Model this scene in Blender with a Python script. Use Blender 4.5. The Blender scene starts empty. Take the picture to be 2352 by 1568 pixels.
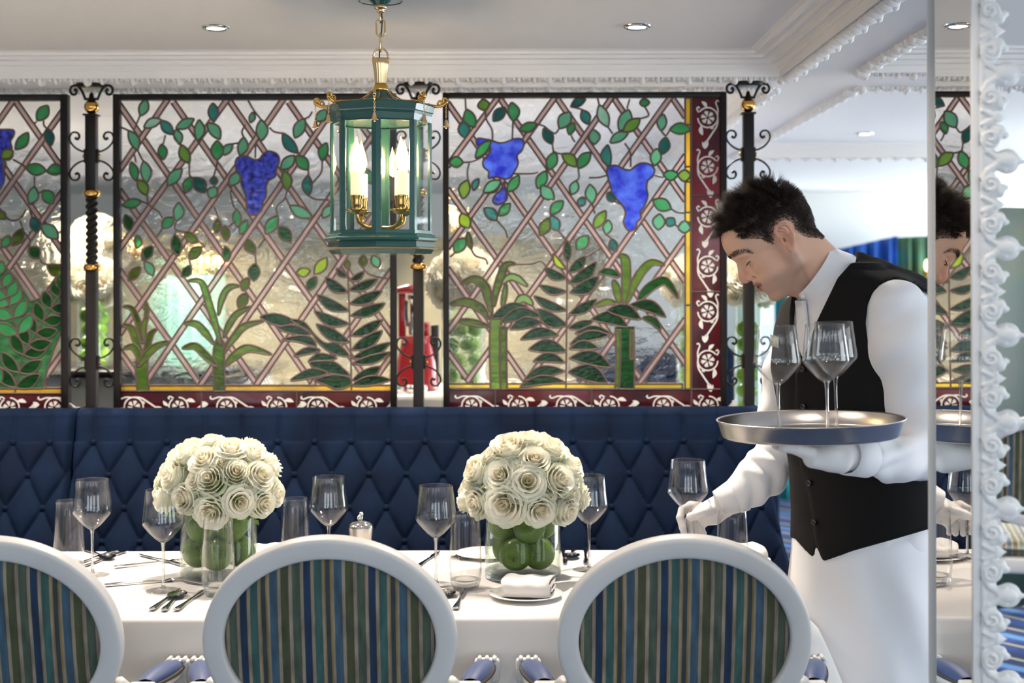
import bpy, bmesh, math, random
import numpy as np
from mathutils import Vector, Matrix, Euler
random.seed(7); rng = np.random.default_rng(7)
PI = math.pi
F = 3267.0; CXP = 1176.0; YH = 650.0; EYE = 1.47; ROLL = 0.0026
sc = bpy.context.scene
COL = sc.collection
def P(px, py, Y):
    dx, dy = px-CXP, py-YH
    dx, dy = dx-ROLL*dy, dy+ROLL*dx
    return Vector((dx/F*Y, Y, EYE-dy/F*Y))
def S(px, Y): return px/F*Y
def lin(r, g=None, b=None):
    if g is None: r, g, b = r
    f = lambda c: (c/255/12.92) if c/255 <= .04045 else ((c/255+.055)/1.055)**2.4
    return (f(r), f(g), f(b), 1.0)

# ---------------------------------------------------------------- camera
cam_d = bpy.data.cameras.new('camera'); cam = bpy.data.objects.new('camera', cam_d); COL.objects.link(cam)
cam.location = (0, 0, EYE); cam.rotation_euler = (PI/2, ROLL, 0)
cam_d.sensor_width = 36; cam_d.lens = F/2352*36; cam_d.shift_y = -(784-YH)/2352; cam_d.clip_start = .05
cam_d.dof.use_dof = True; cam_d.dof.focus_distance = 3.3; cam_d.dof.aperture_fstop = 3.2
sc.camera = cam

# ---------------------------------------------------------------- objects
def tag(o, label=None, cat=None, group=None, kind=None):
    if label: o['label'] = label
    if cat: o['category'] = cat
    if group: o['group'] = group
    if kind: o['kind'] = kind
    return o
def link(name, data, parent=None):
    o = bpy.data.objects.new(name, data); COL.objects.link(o)
    if parent is not None: o.parent = parent
    return o
def empty(name, loc=(0, 0, 0), label=None, cat=None, group=None, rot=(0, 0, 0)):
    o = bpy.data.objects.new(name, None); COL.objects.link(o); o.location = loc; o.rotation_euler = rot
    o.empty_display_size = .05
    return tag(o, label, cat, group)
def copy_tree(o, parent=None):
    c = o.copy(); COL.objects.link(c)
    if parent is not None:
        c.parent = parent; c.matrix_parent_inverse = o.matrix_parent_inverse.copy()
    for ch in [x for x in bpy.data.objects if x.parent == o]: copy_tree(ch, c)
    return c

class MB:
    """collects geometry, links it as ONE mesh object"""
    def __init__(s): s.v = []; s.f = []; s.m = []; s.sm = []; s.cm = 0; s.csm = True
    def n(s): return len(s.v)
    def add(s, verts, faces, smooth=None, mi=None):
        b = len(s.v); s.v.extend([tuple(map(float, q)) for q in verts])
        sm = s.csm if smooth is None else smooth; mm = s.cm if mi is None else mi
        for f in faces: s.f.append(tuple(int(b+i) for i in f)); s.m.append(mm); s.sm.append(sm)
    def box(s, x0, x1, y0, y1, z0, z1, **k):
        s.add([(x, y, z) for z in (z0, z1) for y in (y0, y1) for x in (x0, x1)],
              [(0, 2, 3, 1), (4, 5, 7, 6), (0, 1, 5, 4), (2, 6, 7, 3), (0, 4, 6, 2), (1, 3, 7, 5)], smooth=False, **k)
    def bbox(s, x0, x1, y0, y1, z0, z1, b=.004, **k):
        x0, x1 = min(x0, x1), max(x0, x1); y0, y1 = min(y0, y1), max(y0, y1); z0, z1 = min(z0, z1), max(z0, z1)
        bm = bmesh.new(); bmesh.ops.create_cube(bm, size=1)
        for v in bm.verts: v.co = Vector(((x0+x1)/2+v.co.x*(x1-x0), (y0+y1)/2+v.co.y*(y1-y0), (z0+z1)/2+v.co.z*(z1-z0)))
        bmesh.ops.bevel(bm, geom=bm.edges[:], offset=b, segments=2, affect='EDGES', profile=.5)
        s.bm(bm, **k)
    def bm(s, bm, **k):
        bm.verts.index_update()
        s.add([v.co[:] for v in bm.verts], [[v.index for v in f.verts] for f in bm.faces], **k); bm.free()
    def grid(s, pts, nu, nv, closeu=False, closev=False, **k):
        fs = []
        for j in range(nv if closev else nv-1):
            for i in range(nu if closeu else nu-1):
                i2, j2 = (i+1) % nu, (j+1) % nv
                fs.append((j*nu+i, j*nu+i2, j2*nu+i2, j2*nu+i))
        s.add(pts, fs, **k)
    def lathe(s, prof, n=24, c=(0, 0, 0), axis=None, capb=False, capt=False, phase=0, rfun=None, **k):
        pts = []
        for r, z in prof:
            for i in range(n):
                a = 2*PI*i/n+phase; rr = r if rfun is None else rfun(a, r, z)
                pts.append(Vector((rr*math.cos(a), rr*math.sin(a), z)))
        if axis is not None:
            M = Vector((0, 0, 1)).rotation_difference(Vector(axis)).to_matrix(); pts = [M@p for p in pts]
        pts = [p+Vector(c) for p in pts]
        b = len(s.v); s.grid(pts, n, len(prof), closeu=True, **k)
        mm = k.get('mi'); mm = s.cm if mm is None else mm
        sm = k.get('smooth'); sm = s.csm if sm is None else sm
        if capb: s.f.append(tuple(b+i for i in reversed(range(n)))); s.m.append(mm); s.sm.append(sm)
        if capt: s.f.append(tuple(b+(len(prof)-1)*n+i for i in range(n))); s.m.append(mm); s.sm.append(sm)
    def tube(s, path, r, n=8, cap=True, flat=1.0, up=None, closed=False, **k):
        path = [Vector(p) for p in path]; N = len(path)
        rr = r if hasattr(r, '__len__') else [r]*N
        pts = []; prev = None
        for i, p in enumerate(path):
            if closed: t = path[(i+1) % N]-path[i-1]
            else: t = path[min(i+1, N-1)]-path[max(i-1, 0)]
            if t.length < 1e-9: t = Vector((0, 0, 1))
            t.normalize()
            if prev is None:
                a = Vector(up) if up is not None else (Vector((0, 0, 1)) if abs(t.z) < .9 else Vector((1, 0, 0)))
            else: a = prev
            a = (a-t*a.dot(t))
            if a.length < 1e-6: a = t.orthogonal()
            a.normalize(); prev = a; b = t.cross(a)
            for j in range(n):
                th = 2*PI*j/n; pts.append(p+(a*math.cos(th)*flat+b*math.sin(th))*rr[i])
        b0 = len(s.v); s.grid(pts, n, N, closeu=True, closev=closed, **k)
        if cap and not closed:
            mm = k.get('mi'); mm = s.cm if mm is None else mm
            s.f.append(tuple(b0+i for i in reversed(range(n)))); s.m.append(mm); s.sm.append(True)
            s.f.append(tuple(b0+(N-1)*n+i for i in range(n))); s.m.append(mm); s.sm.append(True)
    def sweep(s, path, prof, closed=False, **k):
        """horizontal path of (x,y), mitred; prof of (out, z): out = to the left of travel"""
        N = len(path); pts = []; Q = [Vector((p[0], p[1])) for p in path]
        for i in range(N):
            a = Q[i]-Q[i-1] if (closed or i > 0) else Q[1]-Q[0]
            b = Q[(i+1) % N]-Q[i] if (closed or i < N-1) else a
            if i == 0 and not closed: a = b
            a = a.normalized(); b = b.normalized()
            na, nb = Vector((-a.y, a.x)), Vector((-b.y, b.x)); m = na+nb; m = m/max(m.dot(na), 1e-6)
            for o, z in prof: pts.append((Q[i].x+m.x*o, Q[i].y+m.y*o, z))
        s.grid(pts, len(prof), N, closev=closed, **k)
    def prism(s, poly, y0, y1, **k):
        """polygon in (x,z), extruded along y"""
        n = len(poly); A = [(x, y0, z) for x, z in poly]; B = [(x, y1, z) for x, z in poly]
        s.add(A+B, [tuple(range(n)), tuple(reversed(range(n, 2*n)))]+[(i, i+n, (i+1) % n+n, (i+1) % n) for i in range(n)], smooth=False, **k)
    def ell(s, c, r, n=16, m=10, rot=None, **k):
        pts = []
        for j in range(m+1):
            ph = PI*j/m
            for i in range(n):
                th = 2*PI*i/n; p = Vector((r[0]*math.sin(ph)*math.cos(th), r[1]*math.sin(ph)*math.sin(th), -r[2]*math.cos(ph)))
                if rot is not None: p = rot@p
                pts.append(p+Vector(c))
        s.grid(pts, n, m+1, closeu=True, **k)
    def build(s, name, mat, parent=None, off=None, solid=None, autosmooth=None):
        me = bpy.data.meshes.new(name)
        v = s.v
        if off is None and parent is not None:
            off = Vector((0, 0, 0)); q = parent
            while q is not None: off = off+Vector(q.location); q = q.parent
        if off is not None and Vector(off).length > 0: v = [(a-off[0], b-off[1], c-off[2]) for a, b, c in v]
        me.from_pydata(v, [], s.f); me.validate()
        mats = mat if isinstance(mat, (list, tuple)) else [mat]
        for m in mats: me.materials.append(m)
        if len(me.polygons) == len(s.f):
            me.polygons.foreach_set('material_index', s.m); me.polygons.foreach_set('use_smooth', s.sm)
        else:
            me.polygons.foreach_set('use_smooth', [True]*len(me.polygons))
        me.update()
        o = link(name, me, parent)
        if solid:
            md = o.modifiers.new('solid', 'SOLIDIFY'); md.thickness = solid; md.offset = 0
        return o
def cr(pts, n=6, closed=False):
    """Catmull-Rom through points"""
    pts = [Vector(p) if len(p) == 3 else Vector((p[0], p[1], 0)) for p in pts]; N = len(pts); out = []
    rngi = range(N) if closed else range(N-1)
    for i in rngi:
        if closed: p0, p1, p2, p3 = pts[i-1], pts[i], pts[(i+1) % N], pts[(i+2) % N]
        else: p0, p1, p2, p3 = pts[max(i-1, 0)], pts[i], pts[i+1], pts[min(i+2, N-1)]
        for k in range(n):
            t = k/n
            out.append(.5*((2*p1)+(p2-p0)*t+(2*p0-5*p1+4*p2-p3)*t*t+(3*p1-p0-3*p2+p3)*t**3))
    if not closed: out.append(pts[-1].copy())
    return out

# ---------------------------------------------------------------- materials
def newmat(name):
    m = bpy.data.materials.new(name); m.use_nodes = True; nt = m.node_tree; nt.nodes.clear()
    out = nt.nodes.new('ShaderNodeOutputMaterial'); return m, nt, out
def nd(nt, typ, **k):
    n = nt.nodes.new(typ)
    for a, b in k.items():
        if a.startswith('i_'):
            key = a[2:].replace('_', ' ')
            n.inputs[key].default_value = b
        else: setattr(n, a, b)
    return n
def bumpnode(nt, scale, strength, dist=.002, detail=3, kind='noise', stretch=None):
    tc = nd(nt, 'ShaderNodeTexCoord'); src = tc.outputs['Object']
    if stretch:
        mp = nd(nt, 'ShaderNodeMapping'); mp.inputs['Scale'].default_value = stretch; nt.links.new(src, mp.inputs[0]); src = mp.outputs[0]
    if kind == 'noise':
        tx = nd(nt, 'ShaderNodeTexNoise'); tx.inputs['Scale'].default_value = scale; tx.inputs['Detail'].default_value = detail
    else:
        tx = nd(nt, 'ShaderNodeTexVoronoi'); tx.inputs['Scale'].default_value = scale
    nt.links.new(src, tx.inputs['Vector'])
    b = nd(nt, 'ShaderNodeBump'); b.inputs['Strength'].default_value = strength; b.inputs['Distance'].default_value = dist
    nt.links.new(tx.outputs[0], b.inputs['Height'])
    return b, tx, src
def pbr(name, col, rough=.5, metal=0, bump=None, spec=.5, sheen=0, coat=0, sss=0, vary=None, trans=0, ior=1.5, emis=None, aniso=0):
    m, nt, out = newmat(name); p = nd(nt, 'ShaderNodeBsdfPrincipled'); nt.links.new(p.outputs[0], out.inputs[0])
    p.inputs['Base Color'].default_value = col; p.inputs['Roughness'].default_value = rough; p.inputs['Metallic'].default_value = metal
    p.inputs['Specular IOR Level'].default_value = spec; p.inputs['Sheen Weight'].default_value = sheen; p.inputs['Coat Weight'].default_value = coat
    p.inputs['Transmission Weight'].default_value = trans; p.inputs['IOR'].default_value = ior; p.inputs['Anisotropic'].default_value = aniso
    if sss: p.inputs['Subsurface Weight'].default_value = sss; p.inputs['Subsurface Radius'].default_value = (.01, .004, .002); p.inputs['Subsurface Scale'].default_value = .6
    if emis: p.inputs['Emission Color'].default_value = emis[0]; p.inputs['Emission Strength'].default_value = emis[1]
    if bump:
        b, tx, src = bumpnode(nt, *bump[:2], **(bump[2] if len(bump) > 2 else {})); nt.links.new(b.outputs[0], p.inputs['Normal'])
    if vary:
        sc_, c2, lo, hi = vary
        tc = nd(nt, 'ShaderNodeTexCoord'); tx = nd(nt, 'ShaderNodeTexNoise'); tx.inputs['Scale'].default_value = sc_; tx.inputs['Detail'].default_value = 4
        nt.links.new(tc.outputs['Object'], tx.inputs['Vector'])
        mr = nd(nt, 'ShaderNodeMapRange'); mr.inputs['From Min'].default_value = lo; mr.inputs['From Max'].default_value = hi; nt.links.new(tx.outputs[0], mr.inputs[0])
        mx = nd(nt, 'ShaderNodeMix', data_type='RGBA'); mx.inputs[6].default_value = col; mx.inputs[7].default_value = c2
        nt.links.new(mr.outputs[0], mx.inputs[0]); nt.links.new(mx.outputs[2], p.inputs['Base Color'])
    return m
def emit(name, col, st):
    m, nt, out = newmat(name); e = nd(nt, 'ShaderNodeEmission'); e.inputs[0].default_value = col; e.inputs[1].default_value = st
    nt.links.new(e.outputs[0], out.inputs[0]); return m
def thin_glass(name, tint=(1, 1, 1, 1), base=.04, rough=.01, edge=.75, power=3.2):
    """thin-walled glass: see-through, reflecting more at a glancing angle"""
    m, nt, out = newmat(name)
    t = nd(nt, 'ShaderNodeBsdfTransparent'); t.inputs[0].default_value = tint
    g = nd(nt, 'ShaderNodeBsdfGlossy'); g.inputs['Roughness'].default_value = rough
    lw = nd(nt, 'ShaderNodeLayerWeight'); lw.inputs['Blend'].default_value = .5
    pw = nd(nt, 'ShaderNodeMath', operation='POWER'); pw.inputs[1].default_value = power; nt.links.new(lw.outputs['Facing'], pw.inputs[0])
    mr = nd(nt, 'ShaderNodeMapRange'); mr.inputs['To Min'].default_value = base; mr.inputs['To Max'].default_value = edge; nt.links.new(pw.outputs[0], mr.inputs[0])
    mx = nd(nt, 'ShaderNodeMixShader'); nt.links.new(mr.outputs[0], mx.inputs[0]); nt.links.new(t.outputs[0], mx.inputs[1]); nt.links.new(g.outputs[0], mx.inputs[2])
    nt.links.new(mx.outputs[0], out.inputs[0]); return m
def solid_glass(name):
    m, nt, out = newmat(name); g = nd(nt, 'ShaderNodeBsdfGlass'); g.inputs['IOR'].default_value = 1.45; g.inputs['Roughness'].default_value = 0
    t = nd(nt, 'ShaderNodeBsdfTransparent'); mx = nd(nt, 'ShaderNodeMixShader'); mx.inputs[0].default_value = .55
    nt.links.new(t.outputs[0], mx.inputs[1]); nt.links.new(g.outputs[0], mx.inputs[2]); nt.links.new(mx.outputs[0], out.inputs[0]); return m
def pane_glass(name, col, opac, transl=.25, rough=.12, bump=(40, .25), col2=None, vscale=18, tint=None, stretch=None):
    """stained glass: part opal body colour, part see-through tint, gloss on top"""
    m, nt, out = newmat(name)
    bnode, tx, src = bumpnode(nt, bump[0], bump[1], dist=.004, detail=2, stretch=stretch)
    tc = nd(nt, 'ShaderNodeTexCoord')
    no = nd(nt, 'ShaderNodeTexNoise'); no.inputs['Scale'].default_value = vscale; no.inputs['Detail'].default_value = 4
    if stretch:
        nt.links.new(src, no.inputs['Vector'])
    else: nt.links.new(tc.outputs['Object'], no.inputs['Vector'])
    mr = nd(nt, 'ShaderNodeMapRange'); mr.inputs['From Min'].default_value = .35; mr.inputs['From Max'].default_value = .65; nt.links.new(no.outputs[0], mr.inputs[0])
    mx = nd(nt, 'ShaderNodeMix', data_type='RGBA'); mx.inputs[6].default_value = col; mx.inputs[7].default_value = col2 or col
    nt.links.new(mr.outputs[0], mx.inputs[0])
    p = nd(nt, 'ShaderNodeBsdfPrincipled'); p.inputs['Roughness'].default_value = rough; nt.links.new(mx.outputs[2], p.inputs['Base Color']); nt.links.new(bnode.outputs[0], p.inputs['Normal'])
    tl = nd(nt, 'ShaderNodeBsdfTranslucent'); nt.links.new(mx.outputs[2], tl.inputs[0])
    tr = nd(nt, 'ShaderNodeBsdfTransparent')
    if tint: tr.inputs[0].default_value = tint
    else: nt.links.new(mx.outputs[2], tr.inputs[0])
    m1 = nd(nt, 'ShaderNodeMixShader'); m1.inputs[0].default_value = transl; nt.links.new(p.outputs[0], m1.inputs[1]); nt.links.new(tl.outputs[0], m1.inputs[2])
    m2 = nd(nt, 'ShaderNodeMixShader'); m2.inputs[0].default_value = 1-opac; nt.links.new(m1.outputs[0], m2.inputs[1]); nt.links.new(tr.outputs[0], m2.inputs[2])
    nt.links.new(m2.outputs[0], out.inputs[0]); return m
def clear_pane(name):
    """clear hammered glass: bends what stands behind, with a little surface gloss"""
    m, nt, out = newmat(name)
    b, tx, src = bumpnode(nt, 9, 1.0, dist=.02, detail=4, stretch=(1, 1, 1.6)); tx.inputs['Distortion'].default_value = 1.2
    r = nd(nt, 'ShaderNodeBsdfRefraction'); r.inputs['IOR'].default_value = 1.12; r.inputs['Roughness'].default_value = .03; r.inputs['Color'].default_value = (.97, .98, .97, 1)
    t = nd(nt, 'ShaderNodeBsdfTransparent'); t.inputs[0].default_value = (.95, .96, .95, 1)
    g = nd(nt, 'ShaderNodeBsdfGlossy'); g.inputs['Roughness'].default_value = .06
    for q in (r, g): nt.links.new(b.outputs[0], q.inputs['Normal'])
    m1 = nd(nt, 'ShaderNodeMixShader'); m1.inputs[0].default_value = .4; nt.links.new(r.outputs[0], m1.inputs[1]); nt.links.new(t.outputs[0], m1.inputs[2])
    m2 = nd(nt, 'ShaderNodeMixShader'); m2.inputs[0].default_value = .09; nt.links.new(m1.outputs[0], m2.inputs[1]); nt.links.new(g.outputs[0], m2.inputs[2])
    nt.links.new(m2.outputs[0], out.inputs[0]); return m
M = {}
M['plaster'] = pbr('plaster', lin(238, 236, 234), .8, bump=(260, .35, dict(dist=.002, detail=2)))
M['white_paint'] = pbr('white_paint', lin(240, 237, 234), .45)
M['wall'] = pbr('wall_paint', lin(232, 231, 226), .7)
M['linen'] = pbr('linen', lin(228, 224, 221), .85, bump=(900, .12, dict(dist=.0006)), sheen=.15)
M['velvet'] = pbr('navy_velvet', lin(11, 26, 49), .85, spec=.1, sheen=.10, bump=(60, .2, dict(dist=.003)), vary=(8, lin(7, 17, 35), .35, .7))
M['velvet'].node_tree.nodes['Principled BSDF'].inputs['Sheen Tint'].default_value = lin(60, 110, 180)
M['iron'] = pbr('black_iron', lin(20, 15, 14), .45, metal=.2, bump=(150, .1), spec=.35)
M['brass'] = pbr('brass', lin(214, 168, 92), .14, metal=1)
M['pale_brass'] = pbr('pale_brass', lin(226, 196, 150), .2, metal=1)
M['lead'] = pbr('lead_came', lin(84, 68, 63), .5, metal=.25)
M['steel'] = pbr('brushed_steel', lin(214, 208, 202), .26, metal=1, aniso=.6)
M['silver'] = pbr('polished_silver', lin(222, 220, 218), .09, metal=1)
M['chair_paint'] = pbr('chair_paint', lin(222, 220, 217), .42, vary=(6, lin(206, 204, 203), .5, .9))
M['ceramic'] = pbr('white_porcelain', lin(240, 238, 235), .12)
M['green_enamel'] = pbr('green_enamel', lin(40, 88, 82), .25, coat=.4)
M['candle'] = pbr('candle_sleeve', lin(247, 240, 214), .5, emis=(lin(255, 225, 170), .45))
M['bulb'] = emit('bulb_filament', lin(255, 220, 165), 48)
M['lamp_glow'] = emit('downlight_lamp', lin(255, 244, 226), 22)
M['warm_glow'] = emit('warm_bulb', lin(255, 205, 130), 9)
M['thin'] = thin_glass('thin_glass')
M['pane'] = thin_glass('lantern_pane', base=.05, rough=.01, edge=.4)
M['bulbglass'] = thin_glass('bulb_glass', base=.05, edge=.5, tint=lin(255, 246, 230))
M['glass'] = solid_glass('solid_glass')
M['vase'] = thin_glass('vase_glass', base=.02, tint=lin(247, 252, 248), edge=.8, power=3)
M['mirror'] = pbr('mirror_silvering', lin(236, 238, 238), .005, metal=1)
M['apple'] = pbr('green_apple', lin(98, 124, 32), .28, vary=(14, lin(62, 92, 18), .4, .7), bump=(200, .03), sss=.1)
M['stem'] = pbr('stem_brown', lin(70, 52, 24), .8)
M['leafgreen'] = pbr('leaf_green', lin(92, 128, 52), .55)
M['blue_pad'] = pbr('blue_leather', lin(44, 68, 120), .5, sheen=.2)
M['braid'] = pbr('braid', lin(74, 66, 52), .7)
M['red'] = pbr('red_enamel', lin(128, 20, 28), .25, coat=.5)
M['black'] = pbr('black_plastic', lin(22, 22, 24), .35)
M['vest'] = pbr('black_wool', lin(15, 13, 13), .85, spec=.25, bump=(700, .1))
M['shirt'] = pbr('white_cotton', lin(240, 238, 240), .75, sheen=.1, bump=(30, .12, dict(dist=.004)))
M['apron'] = pbr('white_apron', lin(240, 240, 243), .8)
M['glove'] = pbr('white_glove', lin(238, 233, 231), .85, bump=(500, .2, dict(dist=.001)))
M['hair'] = pbr('dark_brown_hair', lin(44, 31, 25), .5, spec=.25)
M['lash'] = pbr('lash', lin(40, 28, 24), .7)
M['button'] = pbr('button_black', lin(20, 20, 22), .2)
M['wbutton'] = pbr('button_pearl', lin(238, 232, 226), .2)
M['paper'] = pbr('label_paper', lin(206, 186, 150), .6)
M['bar_top'] = pbr('dark_stone', lin(30, 30, 34), .2)
M['trouser'] = pbr('trouser', lin(22, 22, 25), .8)
M['wood'] = pbr('dark_wood', lin(70, 48, 34), .5)
# ================================================================ setting
X0, X1, Y0R, Y1R = -3.6, 4.2, -2.5, 10.0
ZS, ZC = 2.10, 2.165
RECESS = [(-3.2, .82, 1.2, 4.33), (1.07, 3.7, 1.2, 4.25), (-3.2, .82, 4.63, 8.2), (1.14, 3.7, 4.63, 7.15)]
# --- carpet with oblique stripes
def carpet_mat():
    m, nt, out = newmat('striped_carpet'); tc = nd(nt, 'ShaderNodeTexCoord'); mp = nd(nt, 'ShaderNodeMapping'); mp.inputs['Rotation'].default_value = (0, 0, math.radians(52))
    nt.links.new(tc.outputs['Object'], mp.inputs[0]); sx = nd(nt, 'ShaderNodeSeparateXYZ'); nt.links.new(mp.outputs[0], sx.inputs[0])
    a = nd(nt, 'ShaderNodeMath', operation='DIVIDE'); a.inputs[1].default_value = .42; nt.links.new(sx.outputs[1], a.inputs[0])
    fr = nd(nt, 'ShaderNodeMath', operation='FRACT'); nt.links.new(a.outputs[0], fr.inputs[0])
    r = nd(nt, 'ShaderNodeValToRGB'); r.color_ramp.interpolation = 'CONSTANT'; e = r.color_ramp.elements
    e[0].color = lin(24, 54, 112); e[0].position = 0
    st = [(.22, (160, 160, 120)), (.27, (24, 54, 112)), (.46, (70, 112, 160)), (.6, (20, 40, 84)), (.78, (150, 156, 128)), (.83, (20, 40, 84))]
    e[1].position = st[0][0]; e[1].color = lin(*st[0][1])
    for p, c in st[1:]: q = e.new(p); q.color = lin(*c)
    nt.links.new(fr.outputs[0], r.inputs[0]); p = nd(nt, 'ShaderNodeBsdfPrincipled'); p.inputs['Roughness'].default_value = .95; nt.links.new(r.outputs[0], p.inputs['Base Color'])
    b, _, _ = bumpnode(nt, 900, .4, dist=.002); nt.links.new(b.outputs[0], p.inputs['Normal'])
    nt.links.new(p.outputs[0], out.inputs[0]); return m
M['carpet'] = carpet_mat()
def struct(name, mb, mat): o = mb.build(name, mat); o['kind'] = 'structure'; return o
mb = MB(); mb.box(X0-.2, X1+.2, Y0R-.2, Y1R+.2, -.1, 0); struct('floor', mb, M['carpet'])
# --- ceiling: a soffit slab with four sunk panels
xs = sorted({X0-.2, X1+.2, *[v for r in RECESS for v in r[:2]]}); ys = sorted({Y0R-.2, Y1R+.2, *[v for r in RECESS for v in r[2:]]})
mb = MB()
for i in range(len(xs)-1):
    for j in range(len(ys)-1):
        cx, cy = (xs[i]+xs[i+1])/2, (ys[j]+ys[j+1])/2
        if any(r[0] < cx < r[1] and r[2] < cy < r[3] for r in RECESS):
            mb.box(xs[i], xs[i+1], ys[j], ys[j+1], ZC, ZC+.08)
        else: mb.box(xs[i], xs[i+1], ys[j], ys[j+1], ZS, ZC+.08)
struct('ceiling', mb, M['plaster'])
# --- stepped cornice round each panel, with a carved leaf strip along the soffit
PROF = [(0, 2.095), (0.004, 2.095), (.004, 2.116), (.010, 2.119), (.014, 2.117), (.014, 2.131), (.022, 2.133), (.026, 2.137), (.030, 2.131), (.036, 2.131), (.036, 2.143), (.048, 2.145), (.053, 2.149), (.058, 2.144), (.066, 2.144), (.068, 2.153), (.082, 2.156), (.086, 2.151), (.094, 2.152), (.096, 2.160), (.108, 2.164), (.112, 2.166)]
def leaf_strip(mb, p, q, nrm, step=.047, seed=0):
    """acanthus lumps from p to q along the soffit edge; nrm points away from the panel"""
    p, q = Vector((p[0], p[1], ZS)), Vector((q[0], q[1], ZS)); L = (q-p).length; n = max(1, int(L/step)); t = (q-p)/L; nv = Vector((nrm[0], nrm[1], 0))
    R = Matrix((t, nv, Vector((0, 0, 1)))).transposed()
    def lump(u, o, z, r, ang=0):
        mb.ell(c0+t*u+nv*o+Vector((0, 0, z)), r, n=7, m=4, rot=R@Matrix.Rotation(ang, 3, 'Z'))
    for i in range(n):
        c0 = p+t*(i+.5)*L/n; big = (i % 3 == 0)
        lump(0, .026, -.004, (.008 if not big else .011, .022, .017 if not big else .022))
        for sg in (-1, 1):
            lump(sg*.013, .020, -.002, (.006, .019, .012), sg*.35)
            lump(sg*.017, .040, -.001, (.006, .010, .010), sg*.9)
        if big: lump(0, .044, -.006, (.012, .011, .016))
        lump(.0235, .010, -.001, (.005, .010, .008))
for k, (a, b, c, d) in enumerate(RECESS):
    mb = MB(); mb.sweep([(a, c), (b, c), (b, d), (a, d)], PROF, closed=True, smooth=False); struct('trim_%d' % (k+1), mb, M['white_paint'])
    mb = MB()
    if k == 0: leaf_strip(mb, (-2.6, d), (b+.03, d), (0, 1)); leaf_strip(mb, (b, 1.9), (b, d+.03), (1, 0))
    if k == 1: leaf_strip(mb, (a, 2.6), (a, d+.03), (-1, 0)); leaf_strip(mb, (a-.03, d), (2.4, d), (0, 1))
    if k == 2: leaf_strip(mb, (-2.6, c), (b+.03, c), (0, -1)); leaf_strip(mb, (b, c-.03), (b, 7.5), (1, 0)); 
    if k == 3: leaf_strip(mb, (a-.03, c), (2.4, c), (0, -1)); leaf_strip(mb, (a, c), (a, d), (-1, 0)); leaf_strip(mb, (a, d), (3.2, d), (0, 1), step=.075)
    struct('trim_%d' % (k+5), mb, M['white_paint'])
# --- walls with window openings
def wall(name, axis, at, thick, lo, hi, wins):
    mb = MB()
    def bx(u0, u1, z0, z1):
        if u1-u0 < 1e-4: return
        if axis == 'x': mb.box(u0, u1, at, at+thick, z0, z1)
        else: mb.box(at, at+thick, u0, u1, z0, z1)
    cur = lo
    for (u0, u1, z0, z1) in wins:
        bx(cur, u0, 0, ZC); bx(u0, u1, 0, z0); bx(u0, u1, z1, ZC); cur = u1
    bx(cur, hi, 0, ZC); return struct(name, mb, M['wall'])
WN = [(-2.6, -1.2, .55, 1.95), (-.7, .7, .55, 1.95), (1.3, 2.9, .55, 1.95)]
WR = [(-1.6, .4, .55, 1.95), (1.2, 3.4, .55, 1.95), (5.0, 7.6, .55, 1.95), (8.2, 9.6, .55, 1.95)]
WF = [(1.70, 2.42, .95, 1.42), (3.0, 3.9, .6, 1.9)]
wall('wall_near', 'x', Y0R-.12, .12, X0, X1, WN); wall('wall_right', 'y', X1, .12, Y0R, Y1R, WR)
wall('wall_far', 'x', Y1R, .12, X0, X1, WF); wall('wall_left', 'y', X0-.12, .12, Y0R, Y1R, [])
M['wpane'] = thin_glass('window_pane', base=.03, edge=.3)
k = 0
for ax, at, ws in (('x', Y0R, WN), ('y', X1, WR), ('x', Y1R, WF)):
    for (u0, u1, z0, z1) in ws:
        k += 1; mb = MB(); um = (u0+u1)/2; d = .05
        off = {'x': -.1 if at == Y0R else .02, 'y': .02}[ax]
        bars = [(u0, u0+.05, z0, z1), (u1-.05, u1, z0, z1), (u0+.05, u1-.05, z0, z0+.05), (u0+.05, u1-.05, z1-.05, z1), (um-.02, um+.02, z0+.05, z1-.05)]
        for (a, b, c, e) in bars:
            if ax == 'x': mb.box(a, b, at+off, at+off+d, c, e)
            else: mb.box(at+off, at+off+d, a, b, c, e)
        w = struct('window_%d' % k, mb, M['white_paint'])
        g = MB()
        if ax == 'x': g.box(u0+.05, u1-.05, at+off+.022, at+off+.026, z0+.05, z1-.05)
        else: g.box(at+off+.022, at+off+.026, u0+.05, u1-.05, z0+.05, z1-.05)
        g.build('pane', M['wpane'], w)
# --- daylight
w = bpy.data.worlds.new('sky'); sc.world = w; w.use_nodes = True
bg = w.node_tree.nodes['Background']; bg.inputs[0].default_value = lin(214, 230, 244); bg.inputs[1].default_value = .9
def area(name, loc, rot, sx, sy, e, col):
    d = bpy.data.lights.new(name, 'AREA'); d.shape = 'RECTANGLE'; d.size = sx; d.size_y = sy; d.energy = e; d.color = col[:3]
    o = bpy.data.objects.new(name, d); COL.objects.link(o); o.location = loc; o.rotation_euler = rot; return o
DAY = (.86, .95, 1.0)
E_NEAR, E_RIGHT, E_RFAR, E_FAR = 15, 26, 60, 16
for (u0, u1, z0, z1) in WN: area('daylight_near', ((u0+u1)/2, Y0R-.14, (z0+z1)/2), (PI/2, 0, 0), u1-u0, z1-z0, E_NEAR, DAY)
for i, (u0, u1, z0, z1) in enumerate(WR): area('daylight_right', (X1+.14, (u0+u1)/2, (z0+z1)/2), (PI/2, 0, PI/2), u1-u0, z1-z0, E_RIGHT if i < 2 else E_RFAR, DAY)
for (u0, u1, z0, z1) in WF: area('daylight_far', ((u0+u1)/2, Y1R+.14, (z0+z1)/2), (PI/2, 0, PI), u1-u0, z1-z0, E_FAR, DAY)
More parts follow.
